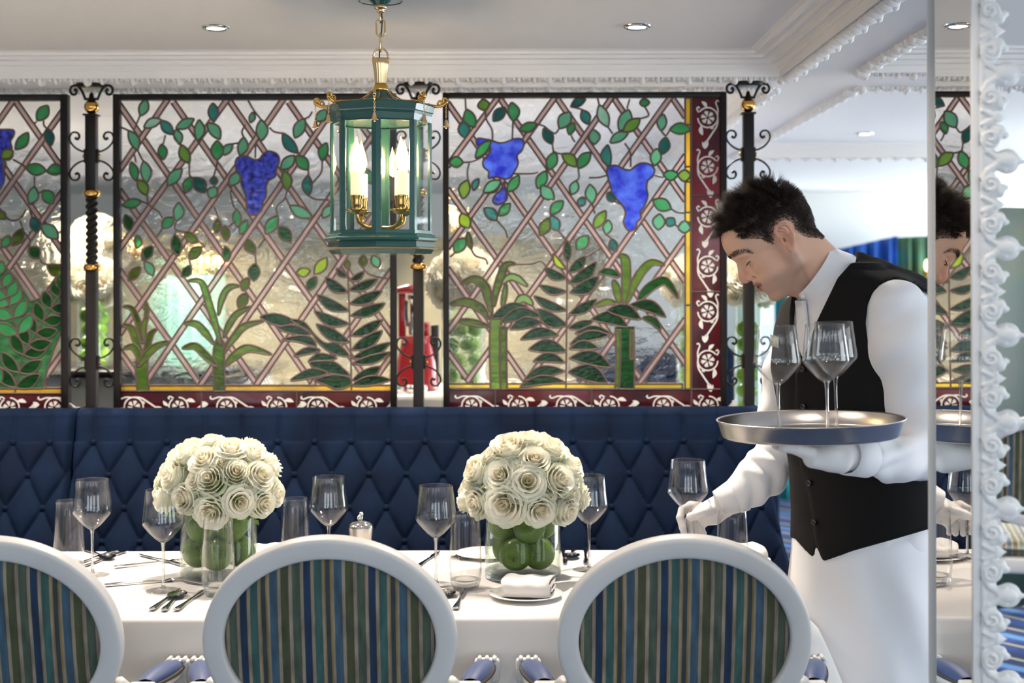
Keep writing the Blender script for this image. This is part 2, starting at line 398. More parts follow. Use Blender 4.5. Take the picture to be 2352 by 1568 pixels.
# --- recessed downlights, then added spots that have no fixture
WARM = (1.0, .86, .72)
def downlight(x, y, label, e=80, cone=125, z=ZC, root=None):
    t = empty('recessed_downlight', (x, y, z), label, 'ceiling light', 'recessed ceiling downlights')
    mb = MB(); mb.lathe([(.026, -.002), (.028, -.006), (.034, -.007), (.038, -.003), (.039, .0)], 28, (x, y, z)); mb.build('rim', M['silver'], t)
    mb = MB(); mb.lathe([(.0265, -.001), (.024, -.004), (.0001, -.005)], 24, (x, y, z)); mb.build('lamp', M['lamp_glow'], t)
    d = bpy.data.lights.new('spot', 'SPOT'); d.energy = e; d.color = WARM; d.spot_size = math.radians(cone); d.spot_blend = .8; d.shadow_soft_size = .03
    o = bpy.data.objects.new('spot', d); COL.objects.link(o); o.location = (x, y, z-.012)
    return t
downlight(-.80, 3.85, 'round downlight in the ceiling left of the green lantern')
downlight(.34, 3.85, 'round downlight in the ceiling right of the green lantern')
downlight(1.65, 6.64, 'small blurred downlight in the far ceiling panel right of the waiter', e=70)
for (x, y, e) in [(-1.9, 3.7, 80), (-1.4, 2.9, 7), (-.2, 2.9, 7), (.45, 2.3, 8), (-2.2, 6.2, 260), (-.6, 6.2, 260), (.4, 6.2, 260), (2.4, 3.2, 40), (2.6, 6.0, 70), (-1.6, 7.6, 180), (-.2, 7.6, 180), (-.1, 4.76, 30), (.55, 4.78, 45), (-1.7, 5.2, 60)]:  # more spots without fixtures, added to brighten table, rear room and roses
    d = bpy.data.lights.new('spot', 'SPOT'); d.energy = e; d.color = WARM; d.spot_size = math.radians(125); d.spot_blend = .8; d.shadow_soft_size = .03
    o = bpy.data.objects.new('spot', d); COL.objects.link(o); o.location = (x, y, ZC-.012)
# ================================================================ mirror pilaster with carved border
XM, YM0, YM1 = .775, 2.40, 2.622
mp_ = empty('mirror_pilaster', (XM, YM0, 0), 'narrow tall mirror panel with white carved border at the right edge', 'mirror')
mb = MB(); mb.box(XM, XM+.003, YM0+.001, YM1, .02, ZS-.001); mb.build('mirror_glass', M['mirror'], mp_)
mb = MB(); mb.box(XM+.0032, XM+.0148, YM0+.001, YM1+.001, 0, ZS-.001); mb.build('backing_panel', M['white_paint'], mp_)
mb = MB(); mb.bbox(XM-.0065, XM+.0146, YM1+.0012, YM1+.010, 0, ZS-.001, b=.001); mb.bbox(XM-.001, XM+.0145, YM0-.008, YM0+.0005, 0, ZS-.001, b=.001); mb.build('edge_strip', M['white_paint'], mp_)
# ================================================================ implicit surfaces
class Field:
    """smooth union of simple solids sampled on a grid, meshed by surface nets"""
    def __init__(s, lo, hi, h):
        s.lo = np.array(lo, float); s.h = h; s.n = [int(math.ceil((hi[i]-lo[i])/h))+1 for i in range(3)]
        s.ax = [s.lo[i]+np.arange(s.n[i])*h for i in range(3)]
        s.d = np.full(s.n, 1e3, np.float32)
    def _sub(s, lo, hi):
        sl = []
        for i in range(3):
            a = max(0, int((lo[i]-s.lo[i])/s.h)); b = min(s.n[i], int((hi[i]-s.lo[i])/s.h)+2)
            if b <= a: return None
            sl.append(slice(a, b))
        g = np.meshgrid(*[s.ax[i][sl[i]] for i in range(3)], indexing='ij')
        return tuple(sl), g
    def _put(s, sl, v, k, op='u'):
        a = s.d[sl]; v = v.astype(np.float32)
        if op == 'u':
            if k > 0:
                hh = np.clip(.5+.5*(a-v)/k, 0, 1); s.d[sl] = a*(1-hh)+v*hh-k*hh*(1-hh)
            else: s.d[sl] = np.minimum(a, v)
        else:
            if k > 0:
                hh = np.clip(.5-.5*(a+v)/k, 0, 1); s.d[sl] = a*(1-hh)-v*hh+k*hh*(1-hh)
            else: s.d[sl] = np.maximum(a, -v)
    def ell(s, c, r, R=None, k=.01, op='u'):
        m = max(r)+k*2+s.h*3; q = s._sub([c[i]-m for i in range(3)], [c[i]+m for i in range(3)])
        if q is None: return
        sl, g = q; X = [g[i]-c[i] for i in range(3)]
        if R is not None:
            A = np.array(R).T; X = [A[i][0]*X[0]+A[i][1]*X[1]+A[i][2]*X[2] for i in range(3)]
        k0 = np.sqrt(sum((X[i]/r[i])**2 for i in range(3)))+1e-9; k1 = np.sqrt(sum((X[i]/r[i]**2)**2 for i in range(3)))+1e-9
        s._put(sl, k0*(k0-1)/k1, k, op)
    def cone(s, a, b, ra, rb, k=.01, op='u', flat=None):
        """tapered capsule; flat=(axis vector, factor) squeezes it"""
        a = np.array(a, float); b = np.array(b, float); m = max(ra, rb)+k*2+s.h*3
        q = s._sub(np.minimum(a, b)-m, np.maximum(a, b)+m)
        if q is None: return
        sl, g = q; ba = b-a; L2 = max(ba@ba, 1e-12)
        t = np.clip(sum((g[i]-a[i])*ba[i] for i in range(3))/L2, 0, 1)
        V = [g[i]-a[i]-t*ba[i] for i in range(3)]
        if flat is not None:
            ax = np.array(flat[0], float); ax = ax/np.linalg.norm(ax); dp = sum(V[i]*ax[i] for i in range(3)); V = [V[i]+ax[i]*dp*(flat[1]-1) for i in range(3)]
        s._put(sl, np.sqrt(sum(v*v for v in V))-(ra+(rb-ra)*t), k, op)
    def chain(s, pts, rs, k=.004, **kw):
        for i in range(len(pts)-1): s.cone(pts[i], pts[i+1], rs[i], rs[i+1], k=k, **kw)
    def mesh(s):
        f = s.d; ins = f < 0
        nx, ny, nz = s.n
        cnt = np.zeros((nx-1, ny-1, nz-1), np.int8)
        for i in (0, 1):
            for j in (0, 1):
                for k in (0, 1): cnt += ins[i:nx-1+i, j:ny-1+j, k:nz-1+k]
        act = (cnt > 0) & (cnt < 8); idx = np.full(act.shape, -1, np.int64); cells = np.argwhere(act); idx[act] = np.arange(len(cells))
        acc = np.zeros((len(cells), 3)); w = np.zeros(len(cells)); c = cells
        cor = [(i, j, k) for i in (0, 1) for j in (0, 1) for k in (0, 1)]
        for a in cor:
            for ax in range(3):
                if a[ax]: continue
                b = list(a); b[ax] = 1
                fa = f[c[:, 0]+a[0], c[:, 1]+a[1], c[:, 2]+a[2]]; fb = f[c[:, 0]+b[0], c[:, 1]+b[1], c[:, 2]+b[2]]
                cr_ = (fa < 0) != (fb < 0); t = np.where(cr_, fa/np.where(cr_, fa-fb, 1), 0)
                p = np.tile(np.array(a, float), (len(c), 1)); p[:, ax] = t
                acc += p*cr_[:, None]; w += cr_
        V = s.lo+(cells+acc/w[:, None])*s.h
        Q = []
        for ax in range(3):
            sl0 = [slice(None)]*3; sl1 = [slice(None)]*3; sl0[ax] = slice(0, -1); sl1[ax] = slice(1, None)
            A, B = ins[tuple(sl0)], ins[tuple(sl1)]; e = np.argwhere(A != B)
            o1, o2 = [i for i in range(3) if i != ax]
            ok = (e[:, o1] > 0) & (e[:, o2] > 0) & (e[:, o1] < s.n[o1]-1) & (e[:, o2] < s.n[o2]-1); e = e[ok]
            def cell(d1, d2):
                q = e.copy(); q[:, o1] += d1; q[:, o2] += d2; return idx[q[:, 0], q[:, 1], q[:, 2]]
            q = np.stack([cell(-1, -1), cell(0, -1), cell(0, 0), cell(-1, 0)], 1)
            fl = A[e[:, 0], e[:, 1], e[:, 2]] ^ (ax == 1); q[~fl] = q[~fl][:, ::-1]; Q.append(q)
        return V, np.concatenate(Q)
def smooth_verts(V, Q, it=2, lam=.5):
    E = np.concatenate([Q[:, [0, 1]], Q[:, [1, 2]], Q[:, [2, 3]], Q[:, [3, 0]]]); E = np.concatenate([E, E[:, ::-1]])
    deg = np.bincount(E[:, 0], minlength=len(V))[:, None]
    for _ in range(it):
        S_ = np.zeros_like(V); np.add.at(S_, E[:, 0], V[E[:, 1]]); V = V+(S_/np.maximum(deg, 1)-V)*lam
    return V
def np_obj(name, V, Q, mat, parent=None, off=(0, 0, 0), cols=None, smooth=True):
    me = bpy.data.meshes.new(name); V = np.asarray(V, float)-np.array(off)
    me.vertices.add(len(V)); me.vertices.foreach_set('co', V.ravel())
    n = Q.shape[1]; me.loops.add(Q.size); me.loops.foreach_set('vertex_index', Q.ravel().astype(np.int32))
    me.polygons.add(len(Q)); me.polygons.foreach_set('loop_start', np.arange(0, Q.size, n, dtype=np.int32)); me.polygons.foreach_set('loop_total', np.full(len(Q), n, np.int32))
    me.polygons.foreach_set('use_smooth', np.full(len(Q), smooth)); me.update(calc_edges=True); me.validate()
    me.materials.append(mat)
    if cols is not None:
        at = me.attributes.new('tone', 'FLOAT_COLOR', 'POINT'); at.data.foreach_set('color', np.asarray(cols, np.float32).ravel())
    return link(name, me, parent)
def poly_sdf(px, py, poly):
    """signed distance (negative inside) to a polygon, arrays in"""
    P_ = np.asarray(poly, float); d = np.full(px.shape, 1e18); sgn = np.ones(px.shape, bool); n = len(P_); ins = np.zeros(px.shape, bool)
    for i in range(n):
        a, b = P_[i], P_[(i+1) % n]; e = b-a
        t = np.clip(((px-a[0])*e[0]+(py-a[1])*e[1])/max(e@e, 1e-12), 0, 1)
        d = np.minimum(d, (px-a[0]-t*e[0])**2+(py-a[1]-t*e[1])**2)
        c = ((a[1] > py) != (b[1] > py)) & (px < (b[0]-a[0])*(py-a[1])/(b[1]-a[1]+1e-12)+a[0]); ins ^= c
    d = np.sqrt(d); return np.where(ins, -d, d)

# ---------------------------------------------------------------- carved border of the mirror (one repeat, then repeated along the strip)
YB = YM0-.004; sB = YB/F                       # metres per photo pixel at the border
fl = Field((-.004, -.016, -.074), (.078, .010, .074), .0017)
def U(x, y, z=0): return ((x-2250)*sB, z, -y*sB)
r_ = lambda a: a*sB
fl.cone(U(2251, -104), U(2251, 104), r_(6), r_(6), k=.003)
for y in range(-96, 100, 16): fl.ell(U(2264, y, .004), (r_(20), .006, r_(14)), k=.004)
fl.ell(U(2309, 0, .001), (r_(29), .0085, r_(29)), k=.003); fl.ell(U(2304, 0, -.006), (r_(24), .006, r_(15)), k=.0005)
fl.ell(U(2286, 0, .001), (r_(32), .007, r_(20)), k=.006); fl.cone(U(2332, 0), U(2346, 1), r_(7), r_(4.5), k=.004)
for sg in (-1, 1):
    fl.chain([U(2249, sg*42, -.003), U(2262, sg*22, -.003), U(2282, sg*9, -.003), U(2300, sg*17, -.003)], [r_(6), r_(7), r_(8), r_(7)], k=.002)
    c = (2267, sg*54)
    fl.ell(U(2270, sg*56, .001), (r_(27), .0075, r_(26)), k=.003)
    sp = [U(c[0]+rad*math.cos(a), c[1]+rad*math.sin(a)*-sg, -.005-.003*(rad < 12)) for a, rad in [(t, 20-t*1.75) for t in np.linspace(-.6, 8.4, 32)]]
    fl.chain(sp, [r_(6.5-i*.10) for i in range(32)], k=.001)
    fl.chain([U(2274, sg*78), U(2290, sg*70), U(2302, sg*60), U(2307, sg*60)], [r_(10), r_(13), r_(8), r_(6)], k=.003)
    fl.chain([U(2262, sg*92), U(2280, sg*98), U(2290, sg*100), U(2302, sg*101)], [r_(9), r_(12), r_(9), r_(3)], k=.003)
    fl.chain([U(2250, sg*84, -.004), U(2268, sg*92, -.004), U(2284, sg*97, -.003)], [r_(5), r_(6), r_(5)], k=.001)
VB, QB = fl.mesh(); per = 199*sB
VV, QQ = [], []; z0 = EYE-(971-YH)*sB
k0 = 0
for i in range(-7, 9):
    z = z0+i*per
    if z-.074 < .02 or z+.074 > ZS: continue
    VV.append(VB+np.array([XM+.0152, YB-.004, z])); QQ.append(QB+k0); k0 += len(VB)
np_obj('carved_border', np.concatenate(VV), np.concatenate(QQ), M['white_paint'], mp_, off=mp_.location)
mb = MB(); mb.box(XM+.0150, XM+.0166, YM0-.006, YM0+.05, .02, ZS-.001); mb.build('border_rail', M['white_paint'], mp_)
# ================================================================ stained-glass screens
YP = 4.48
G = {
 'clear': clear_pane('clear_hammered_glass'),
 'trellis': pane_glass('trellis_glass', lin(172, 150, 152), .72, .3, bump=(60, .15), col2=lin(158, 136, 136), tint=lin(214, 180, 166)),
 0: pane_glass('leaf_pale', lin(150, 190, 170), .85, .3, col2=lin(120, 172, 148)),
 1: pane_glass('leaf_light', lin(92, 158, 128), .85, .3, col2=lin(78, 144, 112)),
 2: pane_glass('leaf_teal', lin(46, 118, 112), .85, .3, col2=lin(34, 100, 98)),
 3: pane_glass('leaf_mid', lin(58, 138, 88), .82, .3, col2=lin(44, 122, 66)),
 4: pane_glass('leaf_olive', lin(104, 138, 50), .82, .3, col2=lin(84, 128, 54)),
 5: pane_glass('leaf_dark_teal', lin(30, 92, 86), .8, .3, col2=lin(18, 70, 68)),
 6: pane_glass('leaf_dark', lin(28, 84, 34), .6, .35, col2=lin(14, 52, 20), stretch=(1, 1, 3)),
 7: pane_glass('leaf_moss', lin(84, 104, 30), .6, .35, col2=lin(50, 72, 20), stretch=(1, 1, 3)),
 8: pane_glass('leaf_grass', lin(98, 126, 48), .6, .35, col2=lin(66, 100, 36), stretch=(1, 1, 3)),
 9: pane_glass('leaf_lime', lin(176, 206, 52), .5, .4, col2=lin(140, 184, 36)),
 'grape': pane_glass('grape_blue', lin(64, 80, 206), .92, .3, col2=lin(26, 16, 92), vscale=60),
 'grape2': pane_glass('grape_cobalt', lin(32, 36, 170), .92, .3, col2=lin(74, 104, 214), vscale=24),
 'fern': pane_glass('fern_glass', lin(18, 62, 22), .6, .3, col2=lin(8, 30, 10), stretch=(1, 1, 3), vscale=26),
 'fern2': pane_glass('fern_light_glass', lin(78, 140, 92), .55, .35, col2=lin(30, 92, 48), stretch=(1, 1, 3)),
 'yellow': pane_glass('yellow_glass', lin(206, 164, 32), .75, .35, col2=lin(186, 150, 50)),
 'yellow2': pane_glass('yellow_green_glass', lin(200, 176, 56), .75, .35, col2=lin(190, 160, 44)),
 'red': pane_glass('ruby_glass', lin(84, 18, 26), .85, .2, bump=(20, .1), col2=lin(50, 20, 27), vscale=9),
}
M['etch'] = pbr('etched_white', lin(206, 204, 198), .6)
def leafpoly(A, B, w, bend=0.0, n=12):
    A, B = np.array(A, float), np.array(B, float); d = B-A; L = np.hypot(*d); t = d/L; nn = np.array([-t[1], t[0]])
    up, dn = [], []
    for i in range(n+1):
        u = i/n; prof = (math.sin(PI*u)**.85)*(.5)*w; c = A+d*u+nn*bend*L*math.sin(PI*u)
        up.append(c+nn*prof); dn.append(c-nn*prof)
    return np.array(up+dn[-2:0:-1])
def ribbon(pts, w, taper=(1, 1)):
    c = cr([(p[0], p[1]) for p in pts], 6); c = np.array([(p.x, p.y) for p in c]); n = len(c); L, R = [], []
    for i in range(n):
        t = c[min(i+1, n-1)]-c[max(i-1, 0)]; t = t/(np.hypot(*t)+1e-9); u = i/(n-1)
        k = 1.0
        if taper[0]: k *= min(1, (u/.35))**.6
        if taper[1]: k *= min(1, ((1-u)/.35))**.6
        L.append(c[i]+np.array([-t[1], t[0]])*w*.5*k); R.append(c[i]-np.array([-t[1], t[0]])*w*.5*k)
    return np.array(L+R[::-1])
def smoothpoly(pts, n=5): return np.array([(p.x, p.y) for p in cr([(p[0], p[1]) for p in pts], n, closed=True)])
def inside(x, y, poly):
    ins = np.zeros(x.shape, bool); n = len(poly)
    for i in range(n):
        a, b = poly[i], poly[(i+1) % n]
        ins ^= ((a[1] > y) != (b[1] > y)) & (x < (b[0]-a[0])*(y-a[1])/(b[1]-a[1]+1e-12)+a[0])
    return ins
class Screen:
    """all coordinates in traced units: photo px = org + u/scale"""
    def __init__(s, org, scale, box): s.org = org; s.sc = scale; s.box = box; s.shapes = []; s.lines = []; s.etch = []
    def shape(s, poly, key, lead=True, cat='leaf'): s.shapes.append((np.asarray(poly, float), key, lead, cat))
    def line(s, pts, smooth=True, lvl=None):
        p = np.array([(q.x, q.y) for q in cr([(a[0], a[1]) for a in pts], 6)]) if smooth and len(pts) > 2 else np.asarray(pts, float)
        s.lines.append((p, len(s.shapes) if lvl is None else lvl))
    def strip(s, a, b, w):
        a, b = np.array(a, float), np.array(b, float); t = (b-a)/np.hypot(*(b-a)); n = np.array([-t[1], t[0]])*w/2
        s.shape([a+n, b+n, b-n, a-n], 'trellis', lead=False, cat='trellis')
        s.lines.append((np.array([a+n, b+n]), len(s.shapes))); s.lines.append((np.array([a-n, b-n]), len(s.shapes)))
    def W(s, u, v, dy=0):
        """traced units -> world x,z on the screen plane"""
        p = P(s.org[0]+u/s.sc, s.org[1]+v/s.sc, YP); return p.x, YP+dy, p.z
    def finish(s, root, leadw=18.0, cell=6.5):
        x0, x1, y0, y1 = s.box
        us = np.arange(x0, x1+cell*.5, cell); vs = np.arange(y0, y1+cell*.5, cell)
        cu, cv = np.meshgrid((us[:-1]+us[1:])/2, (vs[:-1]+vs[1:])/2)
        lab = np.zeros(cu.shape, int)
        keys = ['clear']; cats = {'clear': 'clear_glass'}
        names = {'trellis': 'trellis_glass', 'leaf': 'leaf_glass', 'grape': 'grape_bunch', 'fern': 'fern_glass', 'plant': 'plant_glass', 'border': 'border_glass'}
        kid = {('clear', 'clear'): 0}; kl = [('clear', 'clear')]
        for poly, key, ld, cat in s.shapes:
            if cat == 'grape': ng = getattr(s, 'ng', 0)+1; s.ng = ng; cat = 'grape#%d' % ng
            q = (cat, key)
            if q not in kid: kid[q] = len(kl); kl.append(q)
            a, b = poly.min(0), poly.max(0)
            i0, i1 = np.searchsorted(us, [a[0]-cell, b[0]+cell]); j0, j1 = np.searchsorted(vs, [a[1]-cell, b[1]+cell])
            sl = (slice(max(0, j0-1), j1), slice(max(0, i0-1), i1))
            if cu[sl].size == 0: continue
            lab[sl][inside(cu[sl], cv[sl], poly)] = kid[q]
        bycat = {}
        for (cat, key), k in kid.items(): bycat.setdefault(cat, []).append((key, k))
        for cat, lst in bycat.items():
            mb = MB(); mats = []
            for key, k in lst:
                m = lab == k
                if not m.any(): continue
                mats.append(G[key]); mi = len(mats)-1
                for j in range(m.shape[0]):
                    row = np.flatnonzero(np.diff(np.concatenate([[0], m[j].astype(np.int8), [0]])))
                    for a, b in zip(row[::2], row[1::2]):
                        q = [s.W(us[a], vs[j]), s.W(us[b], vs[j]), s.W(us[b], vs[j+1]), s.W(us[a], vs[j+1])]
                        mb.add(q, [(0, 3, 2, 1)], smooth=False, mi=mi)
            if mats: mb.build(names.get(cat.split('#')[0], 'clear_glass'), mats, root)
        # leads: every outline and free line, cut where a later shape lies over it
        runs = []
        allb = [(p.min(0), p.max(0)) for p, *_ in s.shapes]
        def emit_line(p, lvl, closed=False):
            if closed: p = np.vstack([p, p[:1]])
            seg = np.hypot(*np.diff(p, axis=0).T); L = np.concatenate([[0], np.cumsum(seg)]); n = max(2, int(L[-1]/9)+1)
            t = np.linspace(0, L[-1], n); q = np.stack([np.interp(t, L, p[:, 0]), np.interp(t, L, p[:, 1])], 1)
            ok = (q[:, 0] > x0) & (q[:, 0] < x1) & (q[:, 1] > y0) & (q[:, 1] < y1)
            a, b = q.min(0), q.max(0)
            for i in range(lvl, len(s.shapes)):
                if s.shapes[i][3] == 'trellis' and lvl > i: continue
                lo, hi = allb[i]
                if (lo > b).any() or (hi < a).any(): continue
                ok &= ~inside(q[:, 0], q[:, 1], s.shapes[i][0])
            i = 0
            while i < n:
                if ok[i]:
                    j = i
                    while j+1 < n and ok[j+1]: j += 1
                    a_, b_ = max(0, i-1), min(n-1, j+1)
                    if b_ > a_: runs.append(q[a_:b_+1])
                    i = j+1
                else: i += 1
        for k, (p, key, ld, cat) in enumerate(s.shapes):
            if ld: emit_line(p, k+1, True)
        for p, lvl in s.lines: emit_line(p, lvl)
        mb = MB(); h = leadw/2
        for q in runs:
            n = len(q); pts = []
            for i in range(n):
                t = q[min(i+1, n-1)]-q[max(i-1, 0)]; t = t/(np.hypot(*t)+1e-9); nn = np.array([-t[1], t[0]])
                for o, d in ((-h, .0005), (-h*.7, -.0022), (0, -.0032), (h*.7, -.0022), (h, .0005)):
                    c = q[i]+nn*o; pts.append(s.W(c[0], c[1], d))
            mb.grid(pts, 5, n)
        mb.build('leading', M['lead'], root)
        if s.etch:
            mb = MB()
            for ie, poly in enumerate(s.etch):
                pts = [s.W(a, b, -.0012-4e-6*(ie % 160)) for a, b in poly]; bm = bmesh.new(); vs_ = [bm.verts.new(p) for p in pts]
                f = bm.faces.new(vs_)
                if len(vs_) > 4: bmesh.ops.triangulate(bm, faces=[f])
                mb.bm(bm, smooth=False)
            mb.build('etched_scrollwork', M['etch'], root)
    # white scroll motif on ruby glass; (u,v)=centre of the flower; mir flips
    def motif(s, u, v, R=78, mir=1, rot=0):
        c, n = math.cos(rot), math.sin(rot)
        T = lambda x, y: (u+(x*mir)*c-y*n, v+(x*mir)*n+y*c)
        def rib(pts, w, tp=(0, 0)):
            r = ribbon(pts, w, tp); h_ = len(r)//2
            for i in range(h_-1): s.etch.append([T(*r[i]), T(*r[i+1]), T(*r[-2-i]), T(*r[-1-i])])
        for k in range(6):
            a = k*PI/3+.25; p = []
            for (rr, da) in ((.16, -.18), (.80, -.36), (.70, -.16), (.86, 0), (.70, .16), (.80, .36), (.16, .18)): p.append(T(R*rr*math.cos(a+da), R*rr*math.sin(a+da)))
            s.etch.append(p)
        ring = [(R*1.17*math.cos(a), R*1.17*math.sin(a)) for a in np.linspace(-2.5, 3.1, 26)]
        rib(ring, 13)
        rib([(R*.55, R*1.05), (R*.62, R*1.22), (R*.45, R*1.3), (R*.38, R*1.18)], 11)
        rib([(-R*1.05, -R*.6), (-R*1.28, -R*1.0), (-R*1.12, -R*1.25), (-R*.95, -R*1.1)], 12)
        rib([(R*1.15, -R*.2), (R*1.18, -R*1.0), (R*.95, -R*1.7), (R*1.1, -R*2.0), (R*1.3, -R*1.9)], 13)
        rib([(R*1.17, 0), (R*1.1, R*.9), (R*.5, R*1.9), (-R*.15, R*2.85)], 15)
        s.etch.append([T(a, b) for a, b in leafpoly((-R*.75, R*.9), (-R*.6, R*2.1), R*.5, .12)])
        s.etch.append([T(a, b) for a, b in leafpoly((-R*.1, -R*1.2), (-R*.75, -R*1.9), R*.42, .1)])
        for q in ((-.62, 2.85), (-.28, 2.72), (.06, 2.80)): s.etch.append([T(a, b) for a, b in leafpoly((-R*.34, R*3.7), (q[0]*R, q[1]*R), R*.34, 0)])
    def frame(s, root, out, inn, dep=.034):
        """out/inn = (u0,u1,v0,v1); the frame goes down to the bench"""
        a = s.W(out[0], out[2]); b = s.W(out[1], out[3]); c = s.W(inn[0], inn[2]); d = s.W(inn[1], inn[3])
        mb = MB(); y0, y1 = YP-dep/2, YP+dep/2
        mb.bbox(a[0], c[0], y0, y1, b[2], a[2], b=.002); mb.bbox(d[0], b[0], y0, y1, b[2], a[2], b=.002)
        mb.bbox(c[0], d[0], y0, y1, c[2], a[2], b=.002); mb.bbox(c[0], d[0], y0, y1, b[2], d[2], b=.002)
        mb.build('frame', M['iron'], root)
def add_leaves(sn, L, dy=0, dx=0):
    for a in L:
        (x1, y1, x2, y2, w, c) = a[:6]; bend = a[6] if len(a) > 6 else random.uniform(-.07, .07)
        sn.shape(leafpoly((x1+dx, y1+dy), (x2+dx, y2+dy), w, bend), c)

# ---- middle screen -------------------------------------------------------------------------------------------
s2 = Screen((250, 210), 4.0, (100, 2600, 75, 3080))
for a, b in (((100, 170), (640, -570)), ((530, 90), (95, 730)), ((1075, 88), (95, 1452)), ((1590, 90), (95, 2236)), ((2130, 60), (400, 2640)), ((2640, 92), (840, 2695)), ((2640, 812), (1355, 2695)), ((2640, 1582), (1850, 2715)), ((2640, 2360), (2390, 2715))):
    pass
DN = [((95, 120), (1885, 2700)), ((590, 95), (2410, 2705)), ((1110, 90), (2640, 2290)), ((1650, 95), (2640, 1520)), ((95, 900), (1370, 2700)), ((95, 1630), (845, 2700)), ((95, 2370), (330, 2705)), ((2170, 95), (2640, 770))]
UP = [((560, 45), (95, 730)), ((1110, 42), (95, 1450)), ((1625, 42), (95, 2236)), ((2160, 16), (340, 2665)), ((2640, 90), (840, 2695)), ((2640, 825), (1350, 2700)), ((2640, 1580), (1850, 2715)), ((2640, 2360), (2390, 2715))]
for a, b in DN: s2.strip(a, b, 46)
for a, b in UP: s2.strip(a, b, 46)
s2.shape([(95, 2698), (2610, 2698), (2610, 2750), (95, 2750)], 'yellow', cat='border')
for i, (a, b) in enumerate([(95, 850), (850, 1725), (1725, 2610)]): s2.shape([(a, 2750), (b, 2750), (b, 3090), (a, 3090)], 'red', cat='border')
for i, x in enumerate((230, 640, 1080, 1545, 1915, 2370)): s2.motif(x, 2895, 74, mir=-1 if i % 2 else 1, rot=-PI/2)
# plants (B rows: +1360)
def plants(sn, L, dy=0, dx=0):
    for pts, w, c, tp in L: sn.shape(ribbon([(x+dx, y+dy) for x, y in pts], w, tp), c, cat='plant#%d' % (1 if sum(p[0] for p in pts)/len(pts) < (620 if sn is s2 else 1150) else 2))
plants(s2, [
 ([(310, 1060), (300, 1200), (315, 1390)], 110, 8, (0, 0)), ([(1015, 880), (1010, 1100), (1015, 1395)], 105, 7, (1, 0)),
 ([(130, 615), (210, 632), (262, 740), (290, 860), (312, 960)], 50, 7, (1, 1)), ([(335, 560), (352, 650), (330, 720)], 34, 8, (1, 1)),
 ([(352, 700), (322, 800), (330, 930)], 46, 8, (1, 1)), ([(130, 785), (205, 815), (250, 930), (308, 1050)], 58, 8, (1, 1)), ([(440, 820), (385, 870), (352, 980), (318, 1070)], 52, 7, (1, 1)),
 ([(130, 1005), (215, 985), (270, 1055), (275, 1130)], 58, 8, (1, 1)), ([(560, 935), (430, 985), (330, 1080), (268, 1170)], 62, 8, (1, 1)),
 ([(1200, 425), (1105, 440), (1040, 540), (1005, 700)], 54, 8, (1, 1)), ([(1310, 615), (1180, 680), (1100, 790), (1055, 900)], 56, 8, (1, 1)), ([(690, 768), (800, 775), (890, 860), (965, 965)], 62, 8, (1, 1)),
 ([(1430, 745), (1250, 795), (1150, 900), (1065, 1020)], 58, 8, (1, 1)), ([(725, 378), (850, 395), (920, 590), (990, 820), (1030, 975)], 58, 8, (1, 1)),
 ([(670, 1000), (790, 980), (900, 1075), (1000, 1170)], 66, 7, (1, 1)), ([(1500, 1055), (1280, 1000), (1150, 1075), (1060, 1165)], 74, 8, (1, 1))], dy=1360)
# fern
for q in ([(1390, 710), (1540, 680), (1700, 745), (1620, 795), (1500, 775)], [(1670, 740), (1790, 755), (1900, 880), (1990, 950), (2100, 955), (2205, 1070), (2050, 1045), (1930, 955), (1850, 850)], [(1550, 812), (1720, 788), (1850, 875), (1700, 872)],
          [(1590, 918), (1750, 882), (1860, 900), (1900, 985), (1750, 945)], [(1700, 1072), (1800, 995), (1900, 995), (1940, 1022), (1830, 1055)], [(1830, 1122), (1930, 1045), (2090, 1080), (2040, 1110), (1900, 1122)],
          [(1850, 1130), (2050, 1118), (2150, 1180), (2210, 1255), (2060, 1235), (1930, 1215)], [(1670, 1295), (1800, 1205), (1900, 1185), (2010, 1230), (1850, 1275)], [(1890, 1292), (2050, 1245), (2212, 1270), (2215, 1340), (2100, 1375), (1990, 1335)]):
    s2.shape(smoothpoly([(x, y+1360) for x, y in q]), 'fern', cat='fern')
for a in [(2090, 262, 2192, 345, 50, .1), (1990, 345, 2195, 485, 95, .1), (1910, 505, 2207, 655, 95, .08), (1885, 655, 2210, 775, 95, .1), (1905, 775, 2212, 945, 105, .05),
          (2215, 380, 2345, 290, 60, .08), (2205, 465, 2470, 360, 85, .05), (2212, 590, 2510, 470, 95, .05), (2222, 700, 2540, 585, 95, .05), (2228, 885, 2515, 735, 95, .05), (2232, 1015, 2515, 835, 110, .05),
          (2235, 1090, 2590, 945, 95, .05), (2238, 1135, 2590, 1035, 80, .05), (2238, 1295, 2500, 1165, 105, .05), (2228, 1340, 2590, 1290, 90, -.05)]:
    s2.shape(leafpoly((a[0], a[1]+1360), (a[2], a[3]+1360), a[4], a[5]), 'fern', cat='fern')
s2.line([(2195, 1600), (2205, 1900), (2215, 2200), (2225, 2480), (2228, 2750)])
